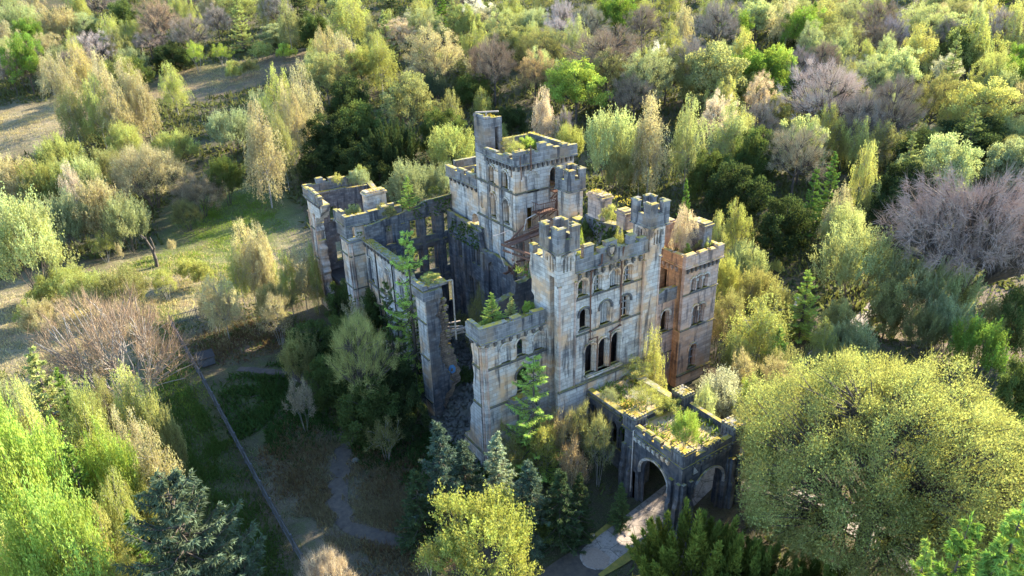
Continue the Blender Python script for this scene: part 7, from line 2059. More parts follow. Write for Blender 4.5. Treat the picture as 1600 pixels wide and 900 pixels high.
    ('willow', 214.6, 332.8, 7.4, 4.6, 'greygreen', 'small grey green willow well behind the white blossom tree on the crest'),
    ('budding', -16.8, 186.8, 10.9, 5.4, 'greygreen', 'grey green budding tree well behind and right of the pale left clearing'),
    ('willow', 371.7, 115.9, 8.2, 3.7, 'palegreen', 'pale green willow well behind the yellow tree at the right'),
    ('birch', 154.0, 115.6, 12.1, 3.8, 'yg', 'yellow green birch close behind the grey bare tree'),
    ('birch', 376.5, 169.3, 13.4, 3.9, 'palegreen', 'pale green birch well right of the grey bare tree'),
    ('budding', 125.0, 35.9, 9.2, 6.0, 'greygreen', 'grey green budding tree close behind the forked pale tree'),
    ('broadleaf', -21.2, 220.5, 12.1, 4.4, 'green', 'fresh green broadleaf tree well behind the pale left clearing'),
    ('birch', 145.2, 223.5, 12.6, 3.6, 'yg', 'yellow green birch behind the white blossom tree on the crest'),
    ('dense', -42.0, 214.6, 8.8, 5.0, 'olive', 'olive green evergreen thicket tree well behind and left of the pale left clearing'),
    ('birch', 233.0, 75.5, 11.2, 3.6, 'tan', 'tan birch well behind and right of the forked pale tree'),
    ('budding', 82.2, 416.3, 13.2, 4.9, 'yg', 'yellow green budding tree well behind and left of the olive oak'),
    ('budding', -36.3, 301.2, 12.4, 6.3, 'yg', 'yellow green budding tree well behind the pale left clearing'),
    ('birch', 178.0, 155.1, 12.8, 4.5, 'olive', 'olive green birch behind and left of the grey bare tree'),
    ('birch', 59.2, 242.7, 13.8, 3.7, 'tan', 'tan birch well behind and right of the lime shrub by the upper clearing'),
    ('birch', 24.6, 238.6, 10.9, 3.4, 'yg', 'yellow green birch well left of the pink blossom tree'),
    ('budding', 158.1, 152.3, 10.2, 5.1, 'greygreen', 'grey green budding tree left of the grey bare tree'),
    ('bare', 390.8, 111.6, 14.7, 6.7, 'tan', 'tan bare tree well behind and right of the forked pale tree'),
    ('broadleaf', -39.2, 235.2, 10.9, 5.6, 'green', 'fresh green broadleaf tree well left of the lime shrub by the upper clearing'),
    ('birch', 358.7, 191.5, 14.7, 3.2, 'olive', 'olive green birch well behind and right of the green domed sycamore'),
    ('birch', 229.6, 136.8, 12.6, 3.1, 'yellow', 'bright yellow birch well behind the forked pale tree'),
    ('willow', 233.8, 141.6, 6.6, 4.6, 'greygreen', 'small grey green willow well right of the grey bare tree'),
    ('willow', 184.8, 51.7, 6.3, 4.8, 'yg', 'small yellow green willow behind the yellow tree at the right'),
    ('budding', 155.9, 161.9, 12.4, 5.1, 'greygreen', 'grey green budding tree well left of the grey bare tree'),
    ('birch', -10.2, 390.9, 14.6, 3.9, 'yg', 'rounded yellow green birch well left of the lime shrub by the upper clearing'),
    ('bare', 186.0, 372.5, 13.9, 6.4, 'tan', 'tan bare tree well behind and left of the white blossom tree on the crest'),
    ('birch', 108.2, 181.6, 13.2, 4.2, 'yg', 'yellow green birch close behind the white blossom tree on the crest'),
    ('birch', -47.4, 452.1, 13.3, 3.2, 'yg', 'yellow green birch well behind and left of the tan willow dome'),
    ('dense', 157.2, 287.3, 6.1, 4.2, 'olive', 'small olive green evergreen thicket tree behind the white blossom tree on the crest'),
    ('broadleaf', 33.5, 435.1, 11.4, 4.5, 'olive', 'olive green broadleaf tree well behind and left of the lime shrub by the upper clearing'),
    ('dense', 85.4, 241.9, 6.4, 4.2, 'olive', 'small olive green evergreen thicket tree behind and left of the pink blossom tree'),
    ('budding', 109.9, 236.7, 13.6, 4.7, 'tan', 'tan budding tree left of the white blossom tree on the crest'),
    ('birch', 183.2, 128.7, 14.6, 4.3, 'yg', 'yellow green birch behind the grey bare tree'),
    ('bare', 103.1, 175.1, 10.9, 5.1, 'brown', 'brown bare tree close behind the white blossom tree on the crest'),
    ('willow', 89.5, 210.6, 8.1, 3.7, 'palegreen', 'pale green willow behind the pink blossom tree'),
    ('willow', 22.2, 291.8, 8.0, 4.1, 'yg', 'yellow green willow well behind and right of the pale left clearing'),
    ('birch', 16.6, 384.1, 10.0, 3.7, 'yg', 'rounded yellow green birch well behind and left of the lime shrub by the upper clearing'),
    ('bare', 138.3, 166.5, 10.1, 6.7, 'tan', 'tan bare tree right of the white blossom tree on the crest'),
    ('willow', -59.7, 174.3, 8.5, 4.5, 'greygreen', 'grey green willow well left of the pale left clearing'),
    ('bare', -82.2, 203.8, 12.3, 7.0, 'grey', 'grey bare tree well left of the pale left clearing'),
    ('budding', -53.6, 86.7, 12.7, 4.8, 'greygreen', 'grey green budding tree well left of the large left edge willow'),
    ('birch', -63.1, 193.8, 9.3, 4.3, 'palegreen', 'pale green birch well left of the pale left clearing'),
    ('budding', -57.2, 141.0, 10.5, 5.8, 'tan', 'tan budding tree well left of the pale left clearing'),
    ('bare', -49.5, 130.6, 10.5, 5.1, 'grey', 'grey bare tree well behind and left of the large left edge willow'),
    ('bare', -71.5, 180.0, 12.9, 5.2, 'tan', 'tan bare tree well left of the pale left clearing'),
    ('bare', -51.6, 114.4, 10.9, 5.2, 'pink', 'pinkish bare tree well left of the large left edge willow'),
    ('broadleaf', -52.8, 227.8, 13.9, 4.1, 'yg', 'yellow green broadleaf tree well behind and left of the pale left clearing'),
    ('willow', -45.2, 148.6, 8.5, 4.9, 'greygreen', 'grey green willow left of the pale left clearing'),
    ('broadleaf', -61.3, 184.3, 12.5, 5.6, 'palegreen', 'pale green broadleaf tree well left of the pale left clearing'),
    ('birch', -68.3, 156.5, 11.7, 3.1, 'palegreen', 'pale green birch well left of the large left edge willow'),
    ('birch', -65.9, 95.9, 14.8, 4.4, 'yellow', 'bright yellow birch well left of the large left edge willow'),
    ('bare', -71.4, 236.0, 13.5, 5.2, 'tan', 'tan bare tree well behind and left of the large left edge willow'),
    ('bare', -52.6, 215.8, 14.1, 5.9, 'brown', 'brown bare tree well left of the pale left clearing'),
    ('willow', -51.5, 164.6, 8.4, 4.8, 'yg', 'yellow green willow well left of the pale left clearing'),
    ('budding', -43.6, 87.9, 13.8, 5.2, 'tan', 'tan budding tree left of the large left edge willow'),
    ('broadleaf', -40.7, 81.8, 13.2, 4.1, 'yg', 'yellow green broadleaf tree left of the large left edge willow'),
    ('dense', -64.1, 162.7, 6.5, 5.0, 'dark', 'small very dark evergreen thicket tree well left of the pale left clearing'),
    ('birch', -84.6, 241.6, 10.7, 4.4, 'tan', 'tan birch well left of the pale left clearing'),
    ('broadleaf', -65.2, 133.6, 9.2, 5.5, 'green', 'fresh green broadleaf tree well left of the pale left clearing'),
    ('budding', -73.5, 142.4, 13.6, 5.7, 'greygreen', 'grey green budding tree well left of the pale left clearing'),
    ('bare', -46.2, 158.5, 10.3, 4.5, 'tan', 'tan bare tree left of the pale left clearing'),
    ('dense', -76.3, 166.9, 9.6, 3.9, 'olive', 'olive green evergreen thicket tree well left of the pale left clearing'),
    ('dense', -71.0, 113.8, 9.5, 4.9, 'dark', 'very dark evergreen thicket tree well left of the large left edge willow'),
    ('birch', -56.1, 299.5, 13.3, 3.3, 'palegreen', 'pale green birch well behind and left of the pale left clearing'),
    ('broadleaf', -59.8, 99.9, 10.1, 5.0, 'yg', 'yellow green broadleaf tree well left of the large left edge willow'),
    ('broadleaf', -103.2, 345.6, 11.6, 5.0, 'olive', 'olive green broadleaf tree well left of the pale left clearing'),
    ('birch', -65.4, 268.4, 10.2, 3.3, 'palegreen', 'pale green birch well left of the lime shrub by the upper clearing'),
    ('budding', -51.7, 195.8, 10.2, 5.2, 'palegreen', 'pale green budding tree well left of the pale left clearing'),
    ('budding', -44.2, 168.0, 10.8, 4.8, 'tan', 'tan budding tree left of the pale left clearing'),
    ('budding', -89.1, 253.5, 13.8, 5.8, 'greygreen', 'grey green budding tree well behind and left of the large left edge willow'),
    ('broadleaf', -43.3, 112.4, 13.8, 5.4, 'olive', 'olive green broadleaf tree well in front and left of the pale left clearing'),
    ('dense', -82.8, 221.7, 9.6, 3.5, 'dark', 'very dark evergreen thicket tree well left of the pale left clearing'),
    ('budding', -56.8, 120.8, 12.0, 5.3, 'greygreen', 'grey green budding tree well left of the tan willow dome'),
    ('birch', -72.8, 299.0, 13.1, 3.1, 'yg', 'yellow green birch well left of the pale left clearing'),
    ('birch', -68.8, 207.9, 11.7, 3.3, 'yg', 'yellow green birch well behind and left of the large left edge willow'),
    ('dense', -86.2, 303.0, 8.1, 4.5, 'dark', 'very dark evergreen thicket tree well left of the lime shrub by the upper clearing'),
    ('birch', -40.6, 124.4, 14.9, 3.2, 'yg', 'yellow green birch in front and left of the pale left clearing'),
    ('dense', -51.8, 103.1, 6.1, 4.9, 'dark', 'small very dark evergreen thicket tree well left of the large left edge willow'),
    ('bare', -85.1, 194.2, 12.9, 4.8, 'grey', 'grey bare tree well left of the large left edge willow'),
    ('birch', -53.3, 189.9, 13.3, 3.5, 'tan', 'tan birch well left of the tan willow dome'),
    ('birch', -76.4, 218.3, 12.9, 4.2, 'tan', 'tan birch well behind and left of the large left edge willow'),
    ('birch', -38.2, 189.3, 13.7, 4.0, 'tan', 'tan birch behind and left of the pale left clearing'),
    ('birch', -49.9, 174.4, 11.0, 4.5, 'yg', 'yellow green birch left of the pale left clearing'),
]

DIMS = {}
for kind_, var_ in PROTO.items():
    for tr_, cr_ in var_:
        me_ = cr_ or tr_
        co_ = np.zeros(len(me_.vertices) * 3, np.float32)
        me_.vertices.foreach_get('co', co_)
        co_ = co_.reshape(-1, 3)
        DIMS[me_.name] = (float(np.percentile(np.hypot(co_[:, 0], co_[:, 1]), 96)), float(np.percentile(co_[:, 2], 99.7)))
CATS = dict(birch=('birch_tree', 'tree'), broadleaf=('broadleaf_tree', 'tree'), dense=('evergreen_tree', 'tree'), budding=('budding_tree', 'tree'), bare=('bare_tree', 'tree'), spreading=('bare_tree', 'tree'),
            blossom=('blossom_tree', 'tree'), willow=('willow_bush', 'bush'), fuzzy=('willow_bush', 'bush'), larch=('larch_tree', 'tree'), sapling=('larch_sapling', 'tree'), spruce=('spruce_tree', 'tree'), big_spruce=('spruce_tree', 'tree'),
            oak=('oak_tree', 'tree'), yew=('yew_tree', 'tree'), shrub=('shrub', 'bush'), twiggy=('shrub', 'bush'), snag=('dead_tree', 'tree'), multistem=('bare_tree', 'tree'))
PR = random.Random(21)


def plant(kind, x, y, h, r, col, label, z=None, group=None, rot=None):
    name, cat = CATS[kind]
    var = PROTO[kind]
    trunk, crown = var[PR.randrange(len(var))]
    R0, H0 = DIMS[(crown or trunk).name]
    t = empty(name, (x, y, float(ground_z(x, y)) if z is None else z))
    t.rotation_euler = (0, 0, PR.uniform(0, 6.28) if rot is None else rot)
    t.scale = (r / R0, r / R0, h / H0)
    tag(t, label, cat, group if group is not None else (GROUPS[kind] or None))
    c = PALETTE[col]
    k = PR.uniform(.88, 1.14); w = PR.uniform(-.035, .035)
    if trunk: link('trunk', trunk, t)
    if crown:
        o = link('crown', crown, t)
        o.color = (max(0, c[0] * k * (1 + w)), c[1] * k, max(0, c[2] * k * (1 - w * 2)), 1)
    return t


for kind, x, y, h, r, col, label in PLANTS:
    plant(kind, x, y, h, r, col, label)
# ---------------------------------------------------------------- plants on and in the ruin
ON_RUIN = [
    ('larch', 2.5, 2.2, 12.7, 3.3, 1.15, 'lime', 'small bright larch growing on top of the front block'),
    ('larch', 4.4, 2.1, 12.7, 2.4, .75, 'yg', 'little yellowish larch beside the brighter one on the front block'),
    ('shrub', 6.2, 1.9, 12.7, 1.6, .75, 'lime', 'lime shrub on the front block beside the gatehouse wall'),
    ('larch', 7.85, 29.1, 15.35, 4.2, 1.2, 'lime', 'lime green sapling standing on the court back wall'),
    ('willow', 6.9, 42.0, 14.9, 2.8, 1.4, 'greygreen', 'grey green bush on the far left tower'),
    ('shrub', 7.6, 42.9, 15.5, 2.6, .9, 'yg', 'yellow green bush behind the grey one on the far left tower'),
    ('twiggy', 4.1, 42.6, 15.3, 2.4, .8, 'yellow', 'thin yellow sapling on the far left tower wall walk'),
    ('shrub', 2.3, 33.2, 13.9, 2.3, .95, 'palegreen', 'pale bush on the left block parapet'),
    ('twiggy', 14.6, 16.0, 22.3, 2.9, 1.2, 'yg', 'yellow green bush at the keep parapet corner'),
    ('shrub', 19.3, 20.4, 22.3, 1.8, 1.2, 'lime', 'mossy green bush in the back corner of the keep roof'),
    ('shrub', 17.3, 7.6, 15.0, 3.2, .9, 'darkgreen', 'dark ivy mass inside the gatehouse against its right wall'),
    ('shrub', 17.3, 3.9, 13.8, 4.4, 1.0, 'darkgreen', 'dark ivy clump between the two gatehouse chimney stacks'),
    ('shrub', 17.9, 4.4, 18.2, 2.3, .95, 'yellow', 'bright yellow shrub between the gatehouse chimney stacks'),
    ('twiggy', 11.2, 1.2, 13.8, 5.4, .8, 'yg', 'thin green sapling behind the gatehouse parapet'),
    ('twiggy', 13.9, 2.0, 13.8, 4.6, .6, 'olive', 'thin olive sapling inside the gatehouse'),
    ('birch', 26.4, 2.4, 12.7, 6.3, 1.3, 'pink', 'pinkish bare birch growing on the right tower roof'),
    ('larch', 26.3, 1.6, 12.7, 2.5, .95, 'lime', 'small lime larch on the right tower roof'),
    ('shrub', 28.6, 1.5, 13.4, 2.2, 1.0, 'yg', 'yellow green shrub at the right tower parapet corner'),
    ('willow', 9.5, -15.0, 6.65, 3.4, 1.25, 'lime', 'small lime green tree on the front porch pier'),
    ('twiggy', 12.0, -8.0, 5.1, 3.0, 1.7, 'yg', 'spreading pale shrub between hall roof and porch roof'),
    ('twiggy', 15.4, -3.2, 4.8, 2.5, 1.7, 'yg', 'green shrub on the hall roof against the gatehouse'),
    ('twiggy', 10.2, -5.2, 4.7, 2.4, 1.0, 'greygreen', 'grey green shrub along the hall roof edge'),
    ('birch', 17.8, -2.9, -1.3, 11.0, 1.35, 'yellow', 'slender yellow birch against the gatehouse right corner'),
    ('twiggy', 12.9, -6.3, 4.8, 1.5, 1.1, 'white', 'low white flowering shrub on the hall roof'),
    ('shrub', 16.3, 27.0, 17.6, 1.9, 1.3, 'yg', 'yellow green growth on the annex roof'),
    ('shrub', 1.3, 11.5, 14.1, .8, 1.1, 'yg', 'mossy yellow tuft crowning the standing wall pier'),
    ('twiggy', 4.0, 27.3, -1.0, 13.0, 1.5, 'tan', 'pale bare shrub behind the low side wall'),
    ('twiggy', 17.3, -10.2, -1.4, 9.2, 1.5, 'palegreen', 'pale shrub overhanging the porch back parapet'),
    ('shrub', 5.4, 12.8, -.5, 2.6, 1.6, 'darkgreen', 'dark shrub in the rubble behind the wall pier'),
    ('twiggy', 9.0, 20.0, 0.0, 5.0, 1.8, 'olive', 'thin olive shrub on the court floor'),
    ('twiggy', 11.5, 29.1, 15.9, 1.8, 1.0, 'darkgreen', 'dark shrub on the court back wall nearer the keep'),
    ('shrub', 5.2, 29.1, 14.8, 1.6, 1.0, 'olive', 'olive shrub on the court back wall nearer the left block'),
    ('twiggy', 16.6, 1.5, 13.8, 5.6, .7, 'yg', 'thin green sapling inside the gatehouse by its right turret'),
    ('twiggy', 12.6, 2.4, 13.8, 5.8, .6, 'lime', 'lime sapling behind the carved wreath'),
    ('twiggy', 16.0, 19.5, 22.3, 2.6, 1.2, 'olive', 'olive bush in the middle of the keep roof'),
    ('twiggy', 19.0, 17.0, 22.3, 2.0, .9, 'yg', 'yellow green bush at the right side of the keep roof'),
    ('twiggy', 27.6, 4.6, 12.7, 3.4, 1.0, 'yg', 'yellow green sapling between the right tower stacks'),
    ('twiggy', 21.5, 3.2, 9.7, 2.6, 1.1, 'darkgreen', 'dark shrub on the terrace beside the right tower'),
    ('shrub', 5.6, 31.9, 14.2, 1.8, .9, 'olive', 'olive bush on the left block roof'),
    ('twiggy', 7.5, 13.4, -.4, 11.5, 1.4, 'olive', 'olive sapling in front of the ruined keep wall'),
    ('sapling', 8.4, 5.2, .8, 11.0, 1.5, 'darkgreen', 'dark green sapling rising beside the gatehouse stub wall'),
    ('shrub', 13.6, -9.1, 5.2, 1.6, 1.2, 'yg', 'yellow green shrub at the back of the porch roof'),
    ('twiggy', 11.4, -13.6, 5.2, 1.6, .9, 'tan', 'thin tan shrub on the porch roof'),
    ('shrub', 4.6, 1.3, 6.1, 2.0, 1.0, 'darkgreen', 'dark leaves filling the big arch of the front block'),
]
for kind, x, y, z, h, r, col, label in ON_RUIN:
    plant(kind, x, y, h, r, col, label, z=z, group='plants growing on the ruin')
moss = [(4.2, -.55, 6.2, 2.6, .5)]

# ---------------------------------------------------------------- drive, path
def strip(name, pts, widths, mat, dz, step=.5, round_end=False, thick=0.0):
    pts = np.array(pts, float)
    seg = np.linalg.norm(np.diff(pts, axis=0), axis=1)
    cum = np.concatenate([[0], np.cumsum(seg)])
    n = int(cum[-1] / step) + 1
    s = np.linspace(0, cum[-1], n)
    c = np.stack([np.interp(s, cum, pts[:, 0]), np.interp(s, cum, pts[:, 1])], -1)
    for _ in range(8):
        c[1:-1] = (c[:-2] + c[1:-1] * 2 + c[2:]) / 4
    w = np.interp(s, cum, widths)
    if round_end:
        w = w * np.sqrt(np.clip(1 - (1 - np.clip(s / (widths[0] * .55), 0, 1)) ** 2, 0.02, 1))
    d = norm(np.gradient(c, axis=0)); nrm = np.stack([-d[:, 1], d[:, 0]], -1)
    m = 5
    rows = []
    for k in range(m + 1):
        o = (k / m - .5)
        p = c + nrm * (w * o)[:, None]
        rows.append(np.concatenate([p, (ground_z(p[:, 0], p[:, 1]) + dz)[:, None]], 1))
    if thick:
        for r_, k in ((rows[0], 0), (rows[-1], m)):
            q = r_.copy(); q[:, 2] -= thick
            rows.insert(0, q) if k == 0 else rows.append(q)
        m += 2
    V = np.stack(rows, 1).reshape(-1, 3)
    ii = np.arange(n * (m + 1)).reshape(n, m + 1)
    Q = np.stack([ii[:-1, :-1], ii[:-1, 1:], ii[1:, 1:], ii[1:, :-1]], -1).reshape(-1, 4)
    return tag(link(name, np_mesh(name, V, np.zeros((0, 3), int), M[mat], quads=Q)), kind='structure')


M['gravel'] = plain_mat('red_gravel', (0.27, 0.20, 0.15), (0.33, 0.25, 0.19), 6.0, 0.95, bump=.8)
M['verge'] = plain_mat('yellow_mossy_verge', (0.30, 0.22, 0.05), (0.15, 0.15, 0.04), 2.0, 0.95, bump=.8)
M['path'] = plain_mat('dirt_path_and_shaded_road', (0.062, 0.052, 0.044), (0.11, 0.088, 0.064), 2.2, 0.95, bump=.5)  # dirt path colour, also stands for the drive where it lies in shade
strip('drive', [(0.3, -14.0), (4, -13.4), (8.5, -12.7), (12.5, -12.3), (18, -11.6), (24, -10.2), (33, -7), (46, -4.5), (62, -1)], [2.8, 3.0, 3.1, 3.4, 2.6, 2.2, 2.2, 2.2, 2.2], 'drive', .12, round_end=True, step=.3)  # pale rounded end shaped like the sun patch through the porch arch
strip('shade_dark_road', [(-16, -28), (-12, -20.5), (-7.5, -16), (-2, -14), (3.5, -13.5)], [3.6, 3.6, 3.6, 3.4, 3.2], 'path', .08)  # same drive going on, its shade put in as a darker surface
strip('drive_branch', [(17, -12.2), (20, -17), (21.5, -24), (21.5, -31), (19, -42), (14, -60)], [2.4, 2.4, 2.6, 2.6, 2.6, 2.6], 'drive', .08)
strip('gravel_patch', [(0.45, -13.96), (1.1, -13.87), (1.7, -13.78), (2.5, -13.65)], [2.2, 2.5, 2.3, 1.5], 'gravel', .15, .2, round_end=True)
strip('grass_verge', [(0.6, -15.45), (3.2, -15.2), (5.0, -14.95), (7.6, -14.4)], [.4, .8, .8, .4], 'verge', .14, .3)
strip('grass_verge', [(2, -12.2), (3.2, -11.8), (5, -11.5), (7.6, -11.0)], [.3, .4, .5, .4], 'verge', .14, .3)
strip('footpath', [(-14.5, 32.5), (-10, 28), (-6.5, 21), (-7.5, 15), (-11, 9.5), (-13.2, 5), (-13.6, 1.5), (-11.5, -2.5), (-6.5, -7), (-3, -11)], [1, 1.2, 1.5, 1.8, 2.0, 1.8, 1.6, 1.8, 2, 2.2], 'path', .07)
strip('footpath', [(-10, 28), (-7, 31), (-4.5, 36)], [1, 1, 1], 'path', .08)

# ---------------------------------------------------------------- palisade fence
fence = tag(empty('palisade_fence', (-18.85, 48.7, -1.2)), 'long weathered grey palisade fence running along the left side of the castle grounds', 'fence')
FB = (-18.85, 48.7, -1.2)


def fence_run(a, b):
    a, b = np.array(a, float), np.array(b, float)
    Ltot = np.linalg.norm(b - a); n = max(1, round(Ltot / 2.75)); d = (b - a) / Ltot
    post = MB().box(-.06, .06, -.06, .06, -.3, 1.85).mesh('post'); post.materials.append(M['steel'])
    for k in range(n + 1):
        p = a + d * Ltot * k / n
        link('post', post, fence, (p[0] - FB[0], p[1] - FB[1], float(ground_z(*p)) - FB[2]))
    for k in range(n):
        p, q = a + d * Ltot * k / n, a + d * Ltot * (k + 1) / n
        zp, zq = float(ground_z(*p)), float(ground_z(*q))
        for h in (.35, 1.45):
            MB().beam((p[0] - FB[0], p[1] - FB[1], zp + h - FB[2]), (q[0] - FB[0], q[1] - FB[1], zq + h - FB[2]), .05, .06).build('rail', M['steel'], fence)
    mb = MB()
    m = int(Ltot / .2)
    nx_, ny_ = -d[1], d[0]
    for k in range(m):
        p = a + d * Ltot * (k + .5) / m
        z = float(ground_z(*p)) - FB[2]
        x, y = p[0] - FB[0] + nx_ * .05, p[1] - FB[1] + ny_ * .05
        e = d * .035
        mb.add([(x - e[0], y - e[1], z + .05), (x + e[0], y + e[1], z + .05), (x + e[0], y + e[1], z + 1.6), (x, y, z + 1.72), (x - e[0], y - e[1], z + 1.6),
                (x - e[0] + nx_ * .02, y - e[1] + ny_ * .02, z + .05), (x + e[0] + nx_ * .02, y + e[1] + ny_ * .02, z + .05), (x + e[0] + nx_ * .02, y + e[1] + ny_ * .02, z + 1.6), (x + nx_ * .02, y + ny_ * .02, z + 1.72), (x - e[0] + nx_ * .02, y - e[1] + ny_ * .02, z + 1.6)],
               [(0, 1, 2, 3, 4), (9, 8, 7, 6, 5), (0, 4, 9, 5), (1, 6, 7, 2)])
    tag(mb.build('pales', M['steel'], fence), kind='stuff')


fence_run((-18.85, 48.7), (-18.3, -1.2))
fence_run((-18.3, -1.2), (-17.6, -16))
fence_run((-18.85, 48.7), (-12.2, 49.3))

# ---------------------------------------------------------------- small things on the ground
bx = tag(empty('metal_bin', (-17.3, 36.0, float(ground_z(-17.3, 36)))), 'dark lidded metal bin standing inside the fence corner', 'bin')
MB().box(-.9, .9, -.6, .6, .12, 1.1).box(-.95, .95, -.65, .65, 1.02, 1.12).build('body', M['steel'], bx)
MB().add([(-1, -.75, 1.2), (1, -.75, 1.2), (1, .75, 1.55), (-1, .75, 1.55), (-1, -.75, 1.13), (1, -.75, 1.13), (1, .75, 1.13), (-1, .75, 1.13)], [(0, 1, 2, 3), (4, 7, 6, 5), (0, 4, 5, 1), (1, 5, 6, 2), (2, 6, 7, 3), (3, 7, 4, 0)]).build('lid', M['dark'], bx)
for sx in (-.7, .7):
    for sy in (-.4, .4):
        MB().box(sx - .07, sx + .07, sy - .07, sy + .07, -.1, .13).build('foot', M['dark'], bx)


def boulder(x, y, s, label, z=.3, mat='stone'):
    rng = np.random.default_rng(int(abs(x * 31 + y * 17)))
    d = sphere_dirs(22, rng, -1)
    import bmesh
    b = bmesh.new()
    for p in d * rng.uniform(.75, 1.1, (22, 1)) * (s, s * .8, s * .6): b.verts.new(p)
    bmesh.ops.convex_hull(b, input=b.verts)
    me = bpy.data.meshes.new('boulder'); b.to_mesh(me); b.free(); me.materials.append(M[mat])
    o = link('boulder', me, None, (x, y, float(ground_z(x, y)) + z))
    tag(o, label, 'boulder', 'stones along the drive edge')


boulder(2.9, -11.7, .32, 'pale boulder on the drive edge farther from the porch', .2)
boulder(6.4, -11.2, .26, 'pale boulder on the drive edge nearer the porch', .2)
boulder(-9.6, 9.0, .5, 'dark boulder beside the footpath', .1, 'rubble')
boulder(-4.6, 5.0, .45, 'pale fallen block on the slope left of the spruces', .15)


def low_wall(label, a, b, h, t=.6):
    a, b = np.array(a, float), np.array(b, float)
    zb = float(ground_z(*((a + b) / 2)))
    o = tag(empty('garden_wall', (a[0], a[1], zb)), label, 'wall', 'broken garden walls right of the castle')
    Ltot = np.linalg.norm(b - a)
    o.rotation_euler = (0, 0, math.atan2(b[1] - a[1], b[0] - a[0]))
    top = ragged([(0, h * .8), (Ltot * .3, h), (Ltot * .75, h * .95), (Ltot, h * .5)], RR, .12, .5)
    mb = MB(); slab(mb, frame('x', 0), [(0, -1), (Ltot, -1)] + top[::-1], [], 0, t)
    mb.build('masonry', M['stone_dark'], o)
    n = int(Ltot / .9)
    mb = MB().box(-.05, .8, -.08, t + .08, 0, .16).mesh('coping_stone'); mb.materials.append(M['stone'])
    for k in range(n):
        u = .9 * k
        z = max(np.interp(u, [p[0] for p in top], [p[1] for p in top]), np.interp(u + .8, [p[0] for p in top], [p[1] for p in top]))
        link('coping_stone', mb, o, (u, 0, float(z) - .02))
    return o


low_wall('longer broken stone wall in the gap right of the castle', (46, 12.5), (53.5, 7.0), 2.0)
low_wall('shorter broken stone wall behind the lone bright larch', (50.5, 3.5), (54, 5.5), 1.3)

# ---------------------------------------------------------------- ground cover, nobody could count it
def blades_field(name, label, cat, n, sampler, hmin, hmax, w, cols, mat='leaf', seed=1, flat=.35, zoff=0.0):
    rng = np.random.default_rng(seed)
    P = sampler(rng, n)
    if name in ('rank_grass', 'dead_bracken', 'brambles', 'dry_grass'):
        pp = np.array([(-14.5, 32.5), (-10, 28), (-6.5, 21), (-7.5, 15), (-11, 9.5), (-13.2, 5), (-13.6, 1.5), (-11.5, -2.5), (-6.5, -7), (-3, -11)])
        near = np.full(len(P), 99.0)
        for q0, q1 in zip(pp[:-1], pp[1:]):
            t_ = np.clip(((P - q0) @ (q1 - q0)) / ((q1 - q0) @ (q1 - q0)), 0, 1)
            near = np.minimum(near, np.linalg.norm(P - q0 - t_[:, None] * (q1 - q0), axis=1))
        P = P[near > .75 + .35 * np.sin(P[:, 0] * 2.3 + P[:, 1] * 1.7)]
    n = len(P)
    z = ground_z(P[:, 0], P[:, 1]) + zoff
    C = np.concatenate([P, z[:, None]], 1)
    D = norm(rng.normal(0, flat, (n, 3)) + [0, 0, 1.0])
    V, T = blades(C, D, rng.uniform(hmin, hmax, n), w, rng)
    o = link(name, np_mesh(name, V, T, M[mat], np.repeat(rng.uniform(0, 1, n), 3)))
    o.color = (*cols, 1)
    return tag(o, label, cat, kind='stuff')


def in_blobs(bl):
    def f(rng, n):
        out = []
        tot = sum(b[2] * b[3] for b in bl)
        for cx, cy, rx, ry in bl:
            m = int(n * rx * ry / tot)
            a, r = rng.uniform(0, 6.28, m), np.sqrt(rng.uniform(0, 1, m))
            r = r * (1 + .22 * np.sin(3 * a + cx) + .16 * np.sin(5 * a + cy) + .1 * np.sin(11 * a))
            p = np.stack([cx + rx * r * np.cos(a), cy + ry * r * np.sin(a)], -1)
            keep = rng.uniform(0, 1, m) > np.clip((r - .5) / .5, 0, 1) * .92
            keep &= np.sin(p[:, 0] * .8 + 2 * np.sin(p[:, 1] * .45)) * np.sin(p[:, 1] * .7 + p[:, 0] * .2) > rng.uniform(-1.1, .7, m)
            out.append(p[keep])
        return np.concatenate(out)
    return f


blades_field('dry_grass', 'dry tan grass tufts over the clearing', 'grass', 120000, in_blobs([(-14, 61, 24, 17), (-34, 57, 11, 19), (-13, 42, 5, 5), (-33, 160, 16, 15), (16, 168, 22, 11)]), .15, .55, .07, (.46, .38, .22), seed=2)
blades_field('green_grass', 'fresh green grass patches in the clearing', 'grass', 90000, in_blobs([(-2, 82, 10, 18), (-15, 71, 9, 7), (-8, 60, 8, 8), (-21, 38, 3, 16), (-20, 51, 3, 6)]), .1, .38, .07, (.20, .27, .05), seed=3)
blades_field('brambles', 'dark green bramble thicket between fence and castle', 'brambles', 70000, in_blobs([(-13, 23, 6, 10), (-6, 13, 5, 8), (-4, 27, 4, 9), (-3, 3, 4.5, 7)]), .25, .9, .22, (.06, .10, .03), seed=4, flat=.9)


blades_field('rough_grass', 'rough dark green grass on the strip outside the fence', 'grass', 60000, in_blobs([(-22, 14, 4, 24)]), .15, .55, .09, (.085, .13, .035), seed=9)
blades_field('dead_bracken', 'dead brown bracken between the footpath and the castle rubble', 'bracken', 26000, in_blobs([(-7, 6, 5, 9), (-14, 12, 4, 8), (-12, 40, 7, 7), (-9, -4, 7, 5)]), .2, .8, .16, (.17, .115, .065), seed=10, flat=.9)
blades_field('rank_grass', 'dull brown rank grass inside the fence below the castle', 'grass', 120000, in_blobs([(-12, 6, 6, 14), (-7, -2, 6, 6)]), .12, .5, .07, (.25, .205, .13), seed=8)


